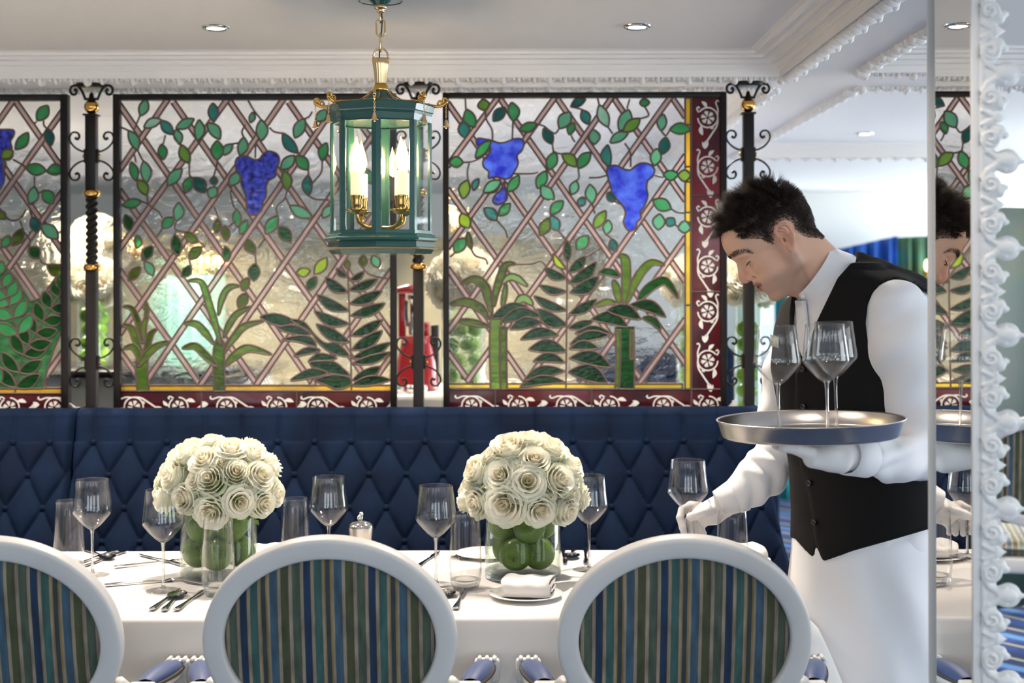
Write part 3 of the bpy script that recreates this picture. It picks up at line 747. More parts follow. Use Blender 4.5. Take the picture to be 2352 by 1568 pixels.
LE2 = [(345, 70, 290, 225, 90, 1), (320, 330, 485, 260, 85, 0), (480, 265, 590, 395, 90, 2), (180, 358, 265, 542, 92, 1), (615, 342, 785, 252, 85, 1), (612, 350, 658, 480, 78, 1), (830, 258, 815, 455, 95, 1), (955, 105, 965, 277, 95, 2), (905, 290, 1022, 440, 100, 1), (995, 450, 995, 632, 118, 3), (1055, 585, 1138, 482, 75, 1), (1240, 418, 1205, 592, 95, 1),
 (485, 482, 500, 628, 84, 3), (665, 488, 740, 662, 98, 4), (1325, 188, 1300, 288, 55, 1), (1400, 258, 1400, 457, 108, 1), (1800, 248, 1708, 428, 104, 1), (1598, 382, 1738, 568, 98, 2), (1578, 717, 1708, 588, 100, 1), (1722, 588, 1832, 722, 104, 3), (2000, 468, 1960, 642, 90, 3), (1610, 728, 1640, 908, 94, 4), (1830, 768, 1835, 962, 94, 2), (205, 648, 250, 822, 80, 3), (318, 638, 347, 842, 100, 1), (262, 808, 352, 957, 90, 4),
 (538, 867, 672, 708, 100, 1), (762, 783, 703, 932, 90, 3), (775, 792, 885, 930, 120, 5), (965, 778, 968, 862, 70, 5), (988, 878, 922, 977, 100, 1), (1202, 738, 1108, 867, 95, 1), (122, 1047, 302, 1008, 85, 3), (150, 1128, 190, 1287, 94, 6), (642, 1018, 623, 1192, 100, 1), (488, 1255, 602, 1158, 92, 3), (1175, 1078, 1188, 1242, 80, 3), (1268, 1178, 1208, 1312, 75, 3), (1007, 1168, 983, 1302, 76, 7), (1068, 1228, 1082, 1372, 80, 7),
 (1552, 1138, 1438, 1307, 104, 3), (1558, 1238, 1672, 1388, 112, 6), (1660, 1048, 1868, 1152, 98, 1), (2060, 1045, 1962, 1162, 80, 1), (265, 1318, 265, 1442, 70, 3), (402, 1418, 308, 1552, 94, 6), (605, 1308, 637, 1512, 98, 6), (698, 1288, 822, 1387, 85, 8), (852, 1428, 738, 1542, 94, 8), (1070, 1418, 1087, 1562, 74, 6), (1268, 1348, 1342, 1497, 94, 7), (2000, 165, 1900, 275, 92, 1), (2330, 700, 2420, 850, 90, 3), (2450, 300, 2540, 430, 95, 1)]
add_leaves(s2, LE2)
add_leaves(s2, [(330, 198, 407, 332, 84, 1), (178, 378, 292, 248, 84, 7), (752, 238, 668, 342, 80, 6), (1347, 218, 1328, 382, 108, 6), (1282, 348, 1228, 472, 84, 7), (1268, 488, 1193, 632, 94, 7), (1722, 302, 1852, 283, 84, 9), (2002, 163, 1888, 318, 98, 9), (1907, 338, 1828, 472, 84, 6), (2185, 178, 2197, 272, 58, 8), (2340, 140, 2330, 252, 80, 7), (2425, 140, 2477, 257, 84, 1)], dy=1360)
s2.shape(smoothpoly([(1162, 650), (1190, 602), (1260, 592), (1330, 625), (1380, 620), (1420, 570), (1480, 548), (1550, 578), (1567, 640), (1538, 720), (1530, 780), (1470, 820), (1447, 880), (1447, 960), (1417, 1010), (1412, 1070), (1372, 1122), (1310, 1132), (1268, 1100), (1263, 1000), (1243, 920), (1213, 850), (1208, 770), (1173, 730)], 3), 'grape', cat='grape')
for l in ([(285, 222), (262, 280), (232, 350)], [(108, 328), (150, 345), (182, 362)], [(265, 545), (298, 610), (318, 640)], [(1280, 85), (1330, 170), (1400, 260)], [(1475, 330), (1520, 370), (1600, 385)], [(1240, 420), (1222, 370), (1255, 305)], [(1870, 185), (1840, 230), (1800, 250)], [(1960, 642), (1952, 740), (1890, 820), (1850, 860)], [(1832, 722), (1835, 770)],
          [(1838, 960), (1900, 990), (2020, 995)], [(740, 662), (742, 770), (780, 800)], [(352, 955), (362, 1025), (385, 1055), (450, 1100), (492, 1165)], [(1348, 495), (1345, 612)], [(1122, 868), (1122, 960), (1150, 1060), (1185, 1080)], [(970, 1060), (1008, 1168)], [(1100, 1240), (1165, 1190)], [(1640, 908), (1615, 985), (1540, 1060), (1550, 1140)], [(1625, 975), (1662, 1050)],
          [(622, 1192), (610, 1265), (700, 1290)], [(622, 1260), (605, 1310)], [(490, 1260), (440, 1340)], [(830, 1380), (880, 1420), (852, 1432)], [(1370, 1440), (1440, 1340)], [(1345, 1500), (1352, 1580)], [(500, 482), (520, 400)], [(1135, 482), (1205, 470)], [(740, 1540), (752, 1600)], [(300, 1440), (330, 1560)], [(230, 560), (250, 650)], [(1000, 632), (975, 740), (965, 780)], [(590, 395), (640, 480), (668, 490)], [(815, 455), (830, 480)], [(300, 1010), (360, 1030)], [(2330, 1612), (2400, 1680), (2560, 1720)]): s2.line(l)
t2 = empty('stained_glass_screen', P(586, 920, YP), 'stained glass screen with one blue grape bunch left of the hanging lantern', 'stained glass', 'stained glass screens behind the blue banquette')
s2.frame(t2, (47, 2650, 28, 3090), (108, 2590, 84, 3040)); s2.finish(t2)

# ---- right screen --------------------------------------------------------------------------------------------
s3 = Screen((1010, 210), 4.0, (70, 2595, 55, 3080))
for a, b in [((70, 100), (1890, 2700)), ((540, 45), (2260, 2505)), ((1065, 45), (2260, 1750)), ((1590, 50), (2260, 1005)), ((2130, 50), (2260, 240)), ((70, 890), (1010, 2230)), ((70, 1615), (805, 2680)), ((70, 2380), (290, 2690))]: s3.strip(a, b, 44)
for a, b in [((540, 48), (70, 690)), ((1065, 45), (70, 1440)), ((1590, 42), (70, 2215)), ((2125, 45), (250, 2665)), ((2260, 585), (780, 2690)), ((2260, 1335), (1300, 2690)), ((2260, 2085), (1825, 2690))]: s3.strip(a, b, 44)
s3.shape([(70, 2683), (2230, 2683), (2230, 2728), (70, 2728)], 'yellow2', cat='border')
for i, (a, b) in enumerate([(60, 305), (305, 690), (690, 830), (830, 1110), (1110, 1200), (1200, 1960), (1960, 2730)]): s3.shape([(2255, a), (2307, a), (2307, b), (2255, b)], 'yellow' if i in (0, 1, 2, 3) else 'yellow2', cat='border')
for a, b in [(55, 955), (955, 1840), (1840, 2740)]: s3.shape([(2312, a), (2600, a), (2600, b), (2312, b)], 'red', cat='border')
for a, b in [(60, 510), (510, 1395), (1395, 2312), (2312, 2600)]: s3.shape([(a, 2735), (b, 2735), (b, 3090), (a, 3090)], 'red', cat='border')
for i, v in enumerate((240, 690, 1150, 1605, 2020, 2470)): s3.motif(2462, v, 78, mir=1 if i % 2 == 0 else -1, rot=0)
for i, x in enumerate((290, 720, 1160, 1560, 2050, 2470)): s3.motif(x, 2885, 74, mir=1 if i % 2 == 0 else -1, rot=-PI/2)
plants(s3, [
 ([(520, 690), (510, 1000), (520, 1375)], 105, 8, (0, 0)), ([(585, 800), (585, 1100), (590, 1375)], 62, 7, (0, 0)), ([(1700, 800), (1705, 1100), (1700, 1375)], 170, 6, (0, 0)), ([(1640, 830), (1640, 1100), (1630, 1370)], 40, 8, (0, 0)), ([(1765, 840), (1760, 1100)], 30, 8, (0, 0)),
 ([(185, 405), (320, 362), (415, 430), (450, 560), (480, 690)], 78, 7, (1, 1)), ([(95, 595), (230, 570), (370, 625), (450, 735)], 78, 7, (1, 1)), ([(700, 222), (610, 230), (560, 340), (515, 490), (500, 620)], 66, 7, (1, 1)), ([(570, 410), (640, 345), (720, 360), (810, 430)], 62, 4, (1, 1)), ([(610, 400), (595, 510), (575, 630)], 46, 8, (1, 1)), ([(690, 600), (770, 535), (860, 600)], 70, 4, (1, 1)), ([(170, 745), (300, 760), (460, 800)], 60, 7, (1, 1)),
 ([(1460, 305), (1560, 298), (1650, 345)], 66, 6, (1, 1)), ([(1595, 365), (1630, 470), (1655, 600)], 66, 8, (1, 1)), ([(1640, 145), (1705, 185), (1712, 400), (1695, 600)], 82, 8, (1, 1)), ([(2070, 235), (1950, 210), (1850, 300), (1780, 430), (1720, 590)], 74, 8, (1, 1)), ([(2195, 540), (2080, 385), (1960, 420), (1870, 500), (1820, 580)], 84, 6, (1, 1)), ([(1430, 610), (1530, 570), (1620, 585)], 56, 8, (1, 1)), ([(1860, 715), (1960, 745), (2030, 830)], 66, 6, (1, 1))], dy=1360)
for a in [(475, 720, 880, 670, 130, -.12), (555, 765, 935, 705, 110, -.14), (645, 825, 945, 765, 105, -.1), (1385, 735, 1730, 805, 120, -.15), (1530, 650, 1850, 735, 120, -.12), (1740, 600, 2080, 715, 110, -.14),
          (965, 255, 1168, 355, 88, .12), (915, 418, 1168, 475, 76, .1), (865, 515, 1168, 650, 88, .08), (895, 635, 1168, 790, 125, .1), (740, 920, 1095, 880, 100, -.12), (815, 1010, 1163, 1030, 125, -.12), (855, 1120, 1150, 1130, 90, -.14), (775, 1290, 1152, 1210, 105, -.1), (735, 1355, 1155, 1310, 85, -.1),
          (1185, 305, 1345, 145, 88, .05), (1182, 405, 1442, 200, 108, .1), (1195, 490, 1465, 335, 120, .1), (1185, 690, 1445, 545, 90, .05), (1185, 820, 1410, 745, 80, .02), (1240, 865, 1575, 865, 80, -.1), (1195, 965, 1565, 880, 92, -.1), (1188, 1005, 1460, 1000, 84, -.12), (1188, 1090, 1575, 1175, 130, -.12), (1180, 1215, 1540, 1320, 150, -.12)]:
    s3.shape(leafpoly((a[0], a[1]+1360), (a[2], a[3]+1360), a[4], a[5]), 'fern', cat='fern')
s3.shape(leafpoly((1170, 1365), (1175, 1565), 70, 0), 'fern', cat='fern'); s3.shape(leafpoly((1045, 1485), (1160, 1632), 58, .12), 9, cat='fern')
s3.line([(1172, 1560), (1170, 1900), (1165, 2300), (1160, 2730)])
LE3 = [(395, 70, 420, 177, 108, 4), (245, 162, 322, 332, 112, 3), (213, 272, 232, 427, 108, 2), (605, 148, 492, 274, 98, 5), (660, 98, 680, 277, 108, 3), (732, 352, 893, 298, 88, 3), (1202, 188, 1098, 342, 118, 1), (1238, 288, 1188, 398, 70, 3), (1342, 72, 1203, 142, 74, 5), (1310, 168, 1362, 302, 90, 2), (953, 338, 1034, 484, 90, 5), (1465, 122, 1547, 328, 104, 0), (1737, 165, 1650, 362, 128, 1), (1842, 247, 1688, 372, 100, 4), (1410, 348, 1422, 487, 104, 1), (1563, 472, 1733, 382, 85, 1),
 (1875, 65, 1882, 142, 90, 3), (2057, 208, 2035, 362, 88, 1), (2112, 350, 2308, 350, 104, 3), (2080, 418, 2040, 578, 100, 5), (1997, 522, 1970, 683, 100, 1), (1545, 488, 1560, 692, 96, 2, .12), (1388, 557, 1273, 708, 100, 3), (1122, 573, 1262, 692, 100, 4), (1062, 552, 998, 722, 100, 3), (977, 728, 898, 892, 100, 3), (932, 863, 1052, 992, 110, 1), (1138, 1003, 1018, 1132, 95, 3), (1025, 1138, 1092, 1277, 110, 2), (1002, 1158, 923, 1322, 100, 8), (472, 448, 328, 612, 85, 3), (88, 650, 217, 650, 100, 3), (255, 812, 215, 988, 104, 4), (360, 798, 308, 912, 60, 2),
 (563, 818, 402, 927, 95, 1), (728, 768, 618, 922, 90, 3), (647, 1023, 538, 1142, 85, 3), (408, 1068, 527, 1183, 100, 2), (1257, 818, 1213, 947, 85, 1), (1380, 848, 1402, 1032, 104, 1), (1322, 968, 1278, 1057, 75, 2), (1540, 928, 1612, 1012, 96, 5), (1527, 1093, 1413, 1258, 95, 4), (1552, 1178, 1528, 1312, 84, 1), (1367, 1323, 1258, 1452, 110, 3), (2052, 762, 2193, 760, 94, 3), (2188, 770, 2308, 770, 108, 4), (1957, 998, 2128, 1078, 118, 3), (2022, 1122, 2008, 1272, 114, 1), (2082, 1168, 2163, 1222, 90, 2), (2188, 1250, 2308, 1250, 110, 1), (1580, 1348, 1622, 1472, 80, 5), (198, 1118, 272, 1252, 108, 9), (242, 1348, 138, 1482, 110, 3), (263, 1288, 292, 1452, 55, 7)]
add_leaves(s3, LE3)
s3.shape(smoothpoly([(345, 430), (430, 440), (480, 450), (540, 470), (600, 465), (680, 435), (750, 435), (775, 480), (750, 550), (710, 590), (722, 660), (690, 730), (650, 790), (590, 803), (520, 782), (450, 797), (450, 735), (405, 695), (398, 635), (440, 590), (470, 520), (400, 500), (345, 495)], 3), 'grape2', cat='grape')
s3.shape(smoothpoly([(590, 830), (603, 900), (622, 960), (602, 1010), (530, 1042), (488, 1010), (510, 950), (560, 905)], 3), 'grape', cat='grape')
s3.shape(leafpoly((472, 448), (328, 612), 85, .02), 3); s3.shape(leafpoly((563, 818), (402, 927), 95, .02), 1)
s3.shape(smoothpoly([(1537, 720), (1560, 688), (1620, 678), (1690, 710), (1750, 722), (1790, 690), (1850, 658), (1920, 663), (1973, 710), (1963, 770), (1912, 820), (1902, 890), (1913, 960), (1882, 1050), (1842, 1110), (1852, 1160), (1812, 1200), (1802, 1250), (1750, 1282), (1708, 1250), (1688, 1190), (1708, 1120), (1688, 1060), (1638, 1000), (1588, 940), (1567, 860), (1547, 800)], 3), 'grape2', cat='grape')
for l in ([(235, 60), (240, 160)], [(420, 175), (430, 260), (480, 350), (485, 445)], [(672, 280), (668, 440)], [(895, 300), (960, 320), (1010, 360), (1060, 385), (1095, 345)], [(1035, 484), (1045, 555)], [(1210, 142), (1310, 165)], [(1205, 395), (1225, 440), (1245, 465)], [(1450, 60), (1465, 122)], [(1745, 70), (1720, 160)], [(1885, 142), (1920, 220), (1842, 250)], [(1547, 328), (1590, 390)], [(2035, 362), (2077, 405), (2115, 352)], [(1700, 475), (1750, 560), (1755, 695)], [(217, 650), (310, 640), (390, 600)], [(272, 655), (255, 730), (258, 812)],
          [(680, 755), (840, 755), (905, 740)], [(1370, 792), (1460, 790), (1535, 770)], [(1273, 708), (1280, 790), (1255, 820)], [(525, 1183), (600, 1270), (625, 1345)], [(292, 1452), (330, 1510), (420, 1540), (440, 1590)], [(138, 1482), (95, 1520)], [(1090, 1277), (1160, 1360)], [(2128, 1078), (2180, 1110), (2258, 1115)], [(1975, 770), (2055, 790)], [(1528, 1312), (1580, 1350)], [(1402, 1032), (1425, 1120)], [(1120, 575), (1045, 560)], [(690, 1585), (830, 1585), (930, 1560), (985, 1620)], [(2163, 1222), (2190, 1245)], [(1615, 1010), (1700, 1060)], [(1470, 1440), (1380, 1500), (1330, 1520)]): s3.line(l)
t3 = empty('stained_glass_screen', P(1342, 920, YP), 'stained glass screen with two blue grape bunches and a ruby border beside the waiter', 'stained glass', 'stained glass screens behind the blue banquette')
s3.frame(t3, (28, 2638, 14, 3090), (82, 2580, 64, 3040)); s3.finish(t3)

# ---- left screen (cut by the photo's edge) -------------------------------------------------------------------
k1 = 4.0/4.3556
def H(L): return [(x*k1, y*k1) for x, y in L]
s1 = Screen((0, 210), 4.0, (-2040, 572, 88, 3090))
for i in range(-6, 2):
    a = np.array(H([(150, 95)])[0]); q = a+np.array([i*525, 0])
    s1.strip(q, q+np.array([1900, 1900*1.435]), 46)
for i in range(-6, 6):
    a = np.array(H([(130, 95)])[0]); q = a+np.array([i*520, 0]); s1.strip(q, q+np.array([-1900, 1900*1.42]), 46)
s1.shape([(-2050, 2722), (580, 2722), (580, 2772), (-2050, 2772)], 'yellow', cat='border')
for a, b in ((-2050, -1300), (-1300, -420), (-420, 580)): s1.shape([(a, 2772), (b, 2772), (b, 3090), (a, 3090)], 'red', cat='border')
for i, x in enumerate((-1100, -640, -200, 90, 500)): s1.motif(x, 2900, 74, mir=1 if i % 2 == 0 else -1, rot=-PI/2)
fx = lambda L: [((x-0)*4, (y-210)*4) for x, y in L]
s1.shape(fx([(-420, 560), (0, 598), (38, 640), (70, 692), (100, 682), (150, 628), (150, 742), (122, 805), (96, 892), (-420, 892)]), 'fern2', cat='fern')
def frond(sn, pts, n, L, w, key, a0=.9, sides=(-1, 1)):
    c = np.array([(p.x, p.y) for p in cr(pts, 10)]); m = len(c)
    for i in range(n):
        u = (i+.5)/n; q = int(u*(m-1)); p = c[q]; t = c[min(q+1, m-1)]-c[max(q-1, 0)]; t = t/np.hypot(*t)
        for sg in sides:
            ang = sg*a0; d = np.array([t[0]*math.cos(ang)-t[1]*math.sin(ang), t[0]*math.sin(ang)+t[1]*math.cos(ang)])
            l = L*(1-.45*u); sn.shape(leafpoly(p, p+d*l, w*(1-.2*u), .05*sg), key, cat='fern')
    sn.line([tuple(x) for x in c], smooth=False)
frond(s1, H([(150, 3010), (225, 2660), (360, 2420), (540, 2120), (660, 1960)]), 9, 260, 112, 6)
frond(s1, H([(190, 2460), (110, 2170), (50, 2000), (-60, 1780)]), 6, 230, 110, 3)
frond(s1, H([(-100, 3000), (-260, 2600), (-380, 2300)]), 8, 230, 110, 3)
for a in [(480, 140, 370, 292, 118, 3), (468, 368, 512, 542, 95, 5), (282, 408, 153, 582, 108, 3), (258, 760, 462, 792, 118, 3), (468, 800, 640, 778, 110, 3), (347, 948, 298, 1132, 108, 1), (428, 990, 530, 1122, 120, 3), (318, 1258, 382, 1412, 108, 5), (412, 1330, 584, 1472, 128, 1), (132, 588, 18, 672, 98, 4), (-40, 700, 62, 742, 80, 3), (232, 1368, 118, 1542, 108, 7), (92, 1438, 18, 1562, 88, 3), (-40, 1200, 62, 1272, 80, 8), (290, 1560, 392, 1668, 118, 6), (468, 1738, 650, 1822, 118, 7),
          (-300, 300, -200, 480, 110, 1), (-500, 500, -380, 640, 110, 3), (-700, 200, -620, 380, 110, 2), (-200, 900, -320, 1050, 110, 3), (-600, 900, -480, 1040, 110, 4), (-900, 600, -800, 760, 110, 1), (-420, 1300, -300, 1440, 110, 6)]:
    (x1, y1), (x2, y2) = H([a[:2], a[2:4]]); s1.shape(leafpoly((x1, y1), (x2, y2), a[4]*k1, random.uniform(-.06, .06)), a[5])
s1.shape(smoothpoly(H([(-160, 400), (-80, 370), (0, 380), (130, 385), (138, 440), (105, 500), (117, 570), (60, 600), (30, 700), (40, 800), (45, 880), (20, 945), (-30, 1000), (-80, 900), (-100, 700)]), 3), 'grape', cat='grape')
add = [(132, 588), (18, 672)]
(x1, y1), (x2, y2) = H(add); s1.shape(leafpoly((x1, y1), (x2, y2), 90, .04), 4)
for l in ([(435, 290), (440, 340), (470, 370)], [(62, 742), (40, 790)], [(130, 680), (200, 720), (260, 760)], [(345, 850), (345, 950)], [(395, 1010), (430, 995)], [(0, 1170), (90, 1280), (190, 1275), (260, 1180)], [(200, 1290), (240, 1400), (300, 1490), (290, 1560)], [(400, 1680), (450, 1725), (630, 1730)], [(300, 1190), (320, 1258)], [(365, 300), (345, 320)]): s1.line(H(l))
t1 = empty('stained_glass_screen', P(80, 920, YP), 'stained glass screen cut off by the left edge of the photo', 'stained glass', 'stained glass screens behind the blue banquette')
s1.frame(t1, (-2070, 640, 36, 3090), (-2010, 574, 94, 3060)); s1.finish(t1)
# ================================================================ iron posts
def spiral_pts(c, r0, r1, a0, turns, n=26, sx=1, sz=1):
    out = []
    for i in range(n):
        u = i/(n-1); a = a0+turns*2*PI*u; r = r0+(r1-r0)*u
        out.append((c[0]+sx*r*math.cos(a), c[1]+sz*r*math.sin(a)))
    return out
PX = YP/F
def make_post(px, label, top=None):
    base = P(px, 930, YP); root = empty('iron_post', (base.x, YP, 0), label, 'iron post', 'wrought iron posts between the screens')
    X = base.x; Zp = lambda py: EYE-(py-YH)*PX
    hw = .0165
    mb = MB(); mb.bbox(X-hw, X+hw, YP-hw, YP+hw, Zp(442), Zp(262), b=.0015); mb.bbox(X-hw*1.35, X+hw*1.35, YP-hw*1.35, YP+hw*1.35, Zp(264), Zp(260), b=.001)
    mb.bbox(X-hw, X+hw, YP-hw, YP+hw, 0, Zp(614), b=.0015); mb.build('shaft', M['iron'], root)
    mb = MB(); za, zb = Zp(606), Zp(448); n = 60; pts = []
    for j in range(n):
        z = za+(zb-za)*j/(n-1); tw = 2*PI*3.4*j/(n-1)
        for i in range(24):
            a = 2*PI*i/24; r = .0155+.0042*math.cos(3*(a-tw/1.0)); pts.append((X+r*math.cos(a), YP+r*math.sin(a), z))
    mb.grid(pts, 24, n, closeu=True); mb.build('twisted_section', M['iron'], root)
    for py in (442, 612):
        mb = MB(); zc = Zp(py); mb.lathe([(.017, zc-.012), (.024, zc-.009), (.0275, zc), (.024, zc+.009), (.017, zc+.012)], 24, (X, YP, 0)); mb.build('brass_ring', M['brass'], root)
    mb = MB(); mb.ell((X, YP, Zp(243)), (.0232,)*3, 24, 16); mb.build('brass_ball', M['brass'], root)
    mb = MB(); mb.lathe([(.012, Zp(228)), (.009, Zp(222)), (.005, Zp(212)), (.0001, Zp(209))], 16, (X, YP, 0)); mb.build('finial', M['iron'], root)
    mb = MB(); zt = ZS-.0005; mb.lathe([(.001, zt-.010), (.046, zt-.010), (.047, zt-.006), (.047, zt), (.001, zt)], 32, (X, YP, 0)); mb.build('ceiling_flange', M['iron'], root)
    for sg in (-1, 1):
        p = [(sg*14, 226), (sg*17, 218), (sg*22, 207), (sg*29, 197), (sg*38, 194), (sg*46, 197), (sg*49, 206), (sg*44, 214), (sg*36, 213), (sg*34, 206), (sg*39, 203)]
        pts = [Vector((X+q.x*PX, YP, Zp(q.y))) for q in cr(p, 5)]
        mb = MB(); mb.tube(pts, [.0042]*(len(pts)-8)+[.0042+.0003*i for i in range(8)], 8); mb.tube([(X+sg*6*PX, YP, Zp(225)), (X+sg*16*PX, YP, Zp(225))], .004, 8); mb.build('crown_scroll', M['iron'], root)
    for yc in (356, 830):
        for sg in (-1, 1):
            for vs in (-1, 1):
                p = [(sg*12, 10), (sg*24, 12), (sg*38, 20), (sg*48, 32), (sg*50, 44), (sg*44, 54), (sg*33, 54), (sg*28, 46), (sg*32, 39), (sg*38, 42)]
                pts = [Vector((X+q.x*PX, YP, Zp(yc+vs*q.y))) for q in cr(p, 5)]
                mb = MB(); n = len(pts); mb.tube(pts, [.0030+.0016*max(0, (i-n*.6)/(n*.4)) for i in range(n)], 8); mb.build('bracket_scroll', M['iron'], root)
            mb = MB(); mb.bbox(X+sg*hw, X+sg*(hw+.006), YP-.010, YP+.010, Zp(yc+16), Zp(yc-16), b=.001); mb.build('bracket_plate', M['iron'], root)
            mb = MB(); mb.ell((X+sg*(hw+.008), YP, Zp(yc)), (.005, .006, .006), 12, 8); mb.build('brass_stud', M['brass'], root)
    return root
make_post(212, 'black twisted iron post with brass ball at the left, nearest the photo edge')
make_post(962, 'black iron post with twisted shaft half hidden behind the green lantern')
make_post(1720, 'black iron post with brass ball right of the ruby bordered screen, behind the waiter')

# ================================================================ lantern
YL = 3.5; LX = P(875, 400, YL).x; kL = YL/F
Zl = lambda py: EYE-(py-YH)*kL
lan = empty('hanging_lantern', (LX, YL, ZC), 'green octagonal hanging lantern with brass scrolls, little bells and candle bulbs', 'lantern')
OCT = [-PI/2+i*PI/4 for i in range(8)]
def octring(mb, prof, **k):
    pts = []
    for r, z in prof:
        for a in OCT: pts.append((LX+r*math.cos(a), YL+r*math.sin(a), z))
    mb.grid(pts, 8, len(prof), closeu=True, smooth=False, **k)
R_ = lambda px: px*kL
pr = lambda L: [(R_(r), Zl(y)) for r, y in L]
mb = MB(); octring(mb, pr([(104, 530), (118, 530), (118, 537), (123, 539), (124, 543), (131, 547), (130, 552), (122, 556), (123, 568), (106, 568), (104, 530)])); mb.build('base_moulding', M['green_enamel'], lan)
mb = MB(); octring(mb, pr([(118, 566), (131, 569), (132, 572.5), (122, 574), (118, 566)])); mb.build('base_trim', M['pale_brass'], lan)
mb = MB(); octring(mb, pr([(121, 574), (114, 583), (20, 583), (.1, 583)])); mb.build('base_plate', M['green_enamel'], lan)
mb = MB(); octring(mb, pr([(.1, 527), (30, 527), (118, 529.5)])); mb.build('inner_floor', M['green_enamel'], lan)
mb = MB(); octring(mb, pr([(104, 285), (114, 285), (115, 282), (117, 268), (119, 262), (121, 260), (124, 246), (123, 242), (90, 240), (62, 236), (44, 229), (31, 220), (21, 211), (17, 208)])); mb.build('roof', M['green_enamel'], lan)
mb = MB(); octring(mb, pr([(116, 283), (60, 281), (.1, 281)])); mb.build('roof_lining', M['green_enamel'], lan)
for a in OCT:
    c, s_ = math.cos(a), math.sin(a); t = Vector((-s_, c, 0)); rr = Vector((c, s_, 0)); O = Vector((LX, YL, 0))
    mb = MB(); w = R_(11)
    for b in (a-PI/8, a+PI/8):
        nn = Vector((math.cos(b), math.sin(b), 0)); tt = Vector((-nn.y, nn.x, 0)); sgn = 1 if b < a else -1
        v0 = O+rr*R_(117); v1 = v0+tt*(-sgn*w)
        pts = [v0, v1, v1-nn*.005, v0-rr*.005]
        mb.add([tuple(p+Vector((0, 0, z))) for z in (Zl(532), Zl(283)) for p in pts], [(0, 1, 5, 4), (1, 2, 6, 5), (2, 3, 7, 6), (3, 0, 4, 7)], smooth=False)
    mb.build('corner_post', M['green_enamel'], lan)
    path = [(118, 243), (128, 244), (138, 243), (147, 239), (152, 233), (150, 227), (144, 227), (143, 232), (147, 234)]
    mb = MB(); mb.tube([O+rr*R_(q.x)+Vector((0, 0, Zl(q.y))) for q in cr(path, 4)], [.0042]*16+[.0034]*17, 8)
    mb.tube([O+rr*R_(q.x)+Vector((0, 0, Zl(q.y))) for q in cr([(134, 243), (131, 236), (136, 231), (141, 235), (138, 239)], 4)], .0028, 6)
    sc_ = mb.build('scroll_finial', M['brass'], lan)
    mb = MB(); p0 = O+rr*R_(150)
    for i in range(8):
        z = Zl(240+i*4.2); pts = [p0+(t if i % 2 else rr)*(.0022*math.cos(q))+Vector((0, 0, z+.0028*math.sin(q))) for q in np.linspace(0, 2*PI, 9)[:-1]]
        mb.tube(pts, .0006, 4, closed=True)
    zz = Zl(274)
    mb.lathe([(.001, 0), (.003, -.001), (.0045, -.006), (.0055, -.012), (.0085, -.0175), (.0095, -.019), (.0001, -.017)], 12, (p0.x, p0.y, zz)); mb.ell((p0.x, p0.y, zz-.021), (.0025,)*3, 8, 6)
    mb.build('bell', M['pale_brass'], lan)
    b = a+PI/8; nn = Vector((math.cos(b), math.sin(b), 0)); tt = Vector((-nn.y, nn.x, 0)); ap = R_(115)*math.cos(PI/8)-.001; hwid = R_(115)*math.sin(PI/8)-.006
    cc = O+nn*ap; mb = MB(); mb.add([tuple(cc+tt*sx*hwid+Vector((0, 0, z))) for z in (Zl(530), Zl(284)) for sx in (-1, 1)], [(0, 1, 3, 2)], smooth=False); mb.build('glass_pane', M['pane'], lan)
    for rdeg in (.5,):
        mb = MB(); q = [(20, 209), (31, 218.5), (44, 227.5), (62, 234.5), (90, 239), (118, 241.5)]
        mb.tube([O+rr*R_(x+1)+Vector((0, 0, Zl(y)+.001)) for x, y in q], .0016, 6); mb.build('roof_rib', M['brass'], lan)
mb = MB(); mb.lathe(pr([(10, 213), (16, 211), (18, 205), (17, 198), (13, 192), (12, 190)]), 28, (LX, YL, 0)); mb.build('neck_ball', M['brass'], lan)
mb = MB(); mb.lathe(pr([(12.5, 191), (14, 170), (16.5, 150), (19, 136), (18, 133.5), (3, 132)]), 72, (LX, YL, 0), rfun=lambda a, r, z: r*(1+.09*abs(math.cos(9*a)))); mb.build('fluted_neck', M['pale_brass'], lan)
def zt(dx, py, dy=0): return Vector((LX+dx*kL, YL+dy*kL, Zl(py)))
mb = MB(); mb.tube([zt(17*math.cos(a), 131-21*math.sin(a)) for a in np.linspace(-.05, PI+.05, 18)], .0024, 8); mb.build('loop', M['pale_brass'], lan)
def chainlink(cy, hh, hw, face, dx=0):
    pts = []
    for a in np.linspace(0, 2*PI, 25)[:-1]:
        c, s_ = math.cos(a), math.sin(a); y = (hh-hw)*(1 if s_ > 0 else -1)+hw*s_
        pts.append(zt(dx+hw*c, cy-y) if face else zt(dx, cy-y, hw*c))
    mb = MB(); mb.tube(pts, .0021, 8, closed=True); mb.build('chain_link', M['pale_brass'], lan)
chainlink(97, 21, 9, False); chainlink(63, 20, 10, True); chainlink(38, 13, 8, False)
mb = MB(); mb.lathe(pr([(4, 30), (8, 28), (10, 25), (8, 22), (14, 20), (15, 15), (14, 12)]), 24, (LX, YL, 0)); mb.build('canopy_collar', M['pale_brass'], lan)
mb = MB(); mb.lathe([(R_(14), Zl(12)), (R_(22), Zl(4)), (R_(34), Zl(-6)), (R_(52), ZC-.002)], 12, (LX, YL, 0), smooth=False); mb.build('canopy', M['green_enamel'], lan)
mb = MB(); mb.tube([zt(2, 25), zt(4, 45), zt(2, 75), zt(-2, 100), zt(-3, 133)], .0016, 6); mb.build('cable', M['wood'], lan)
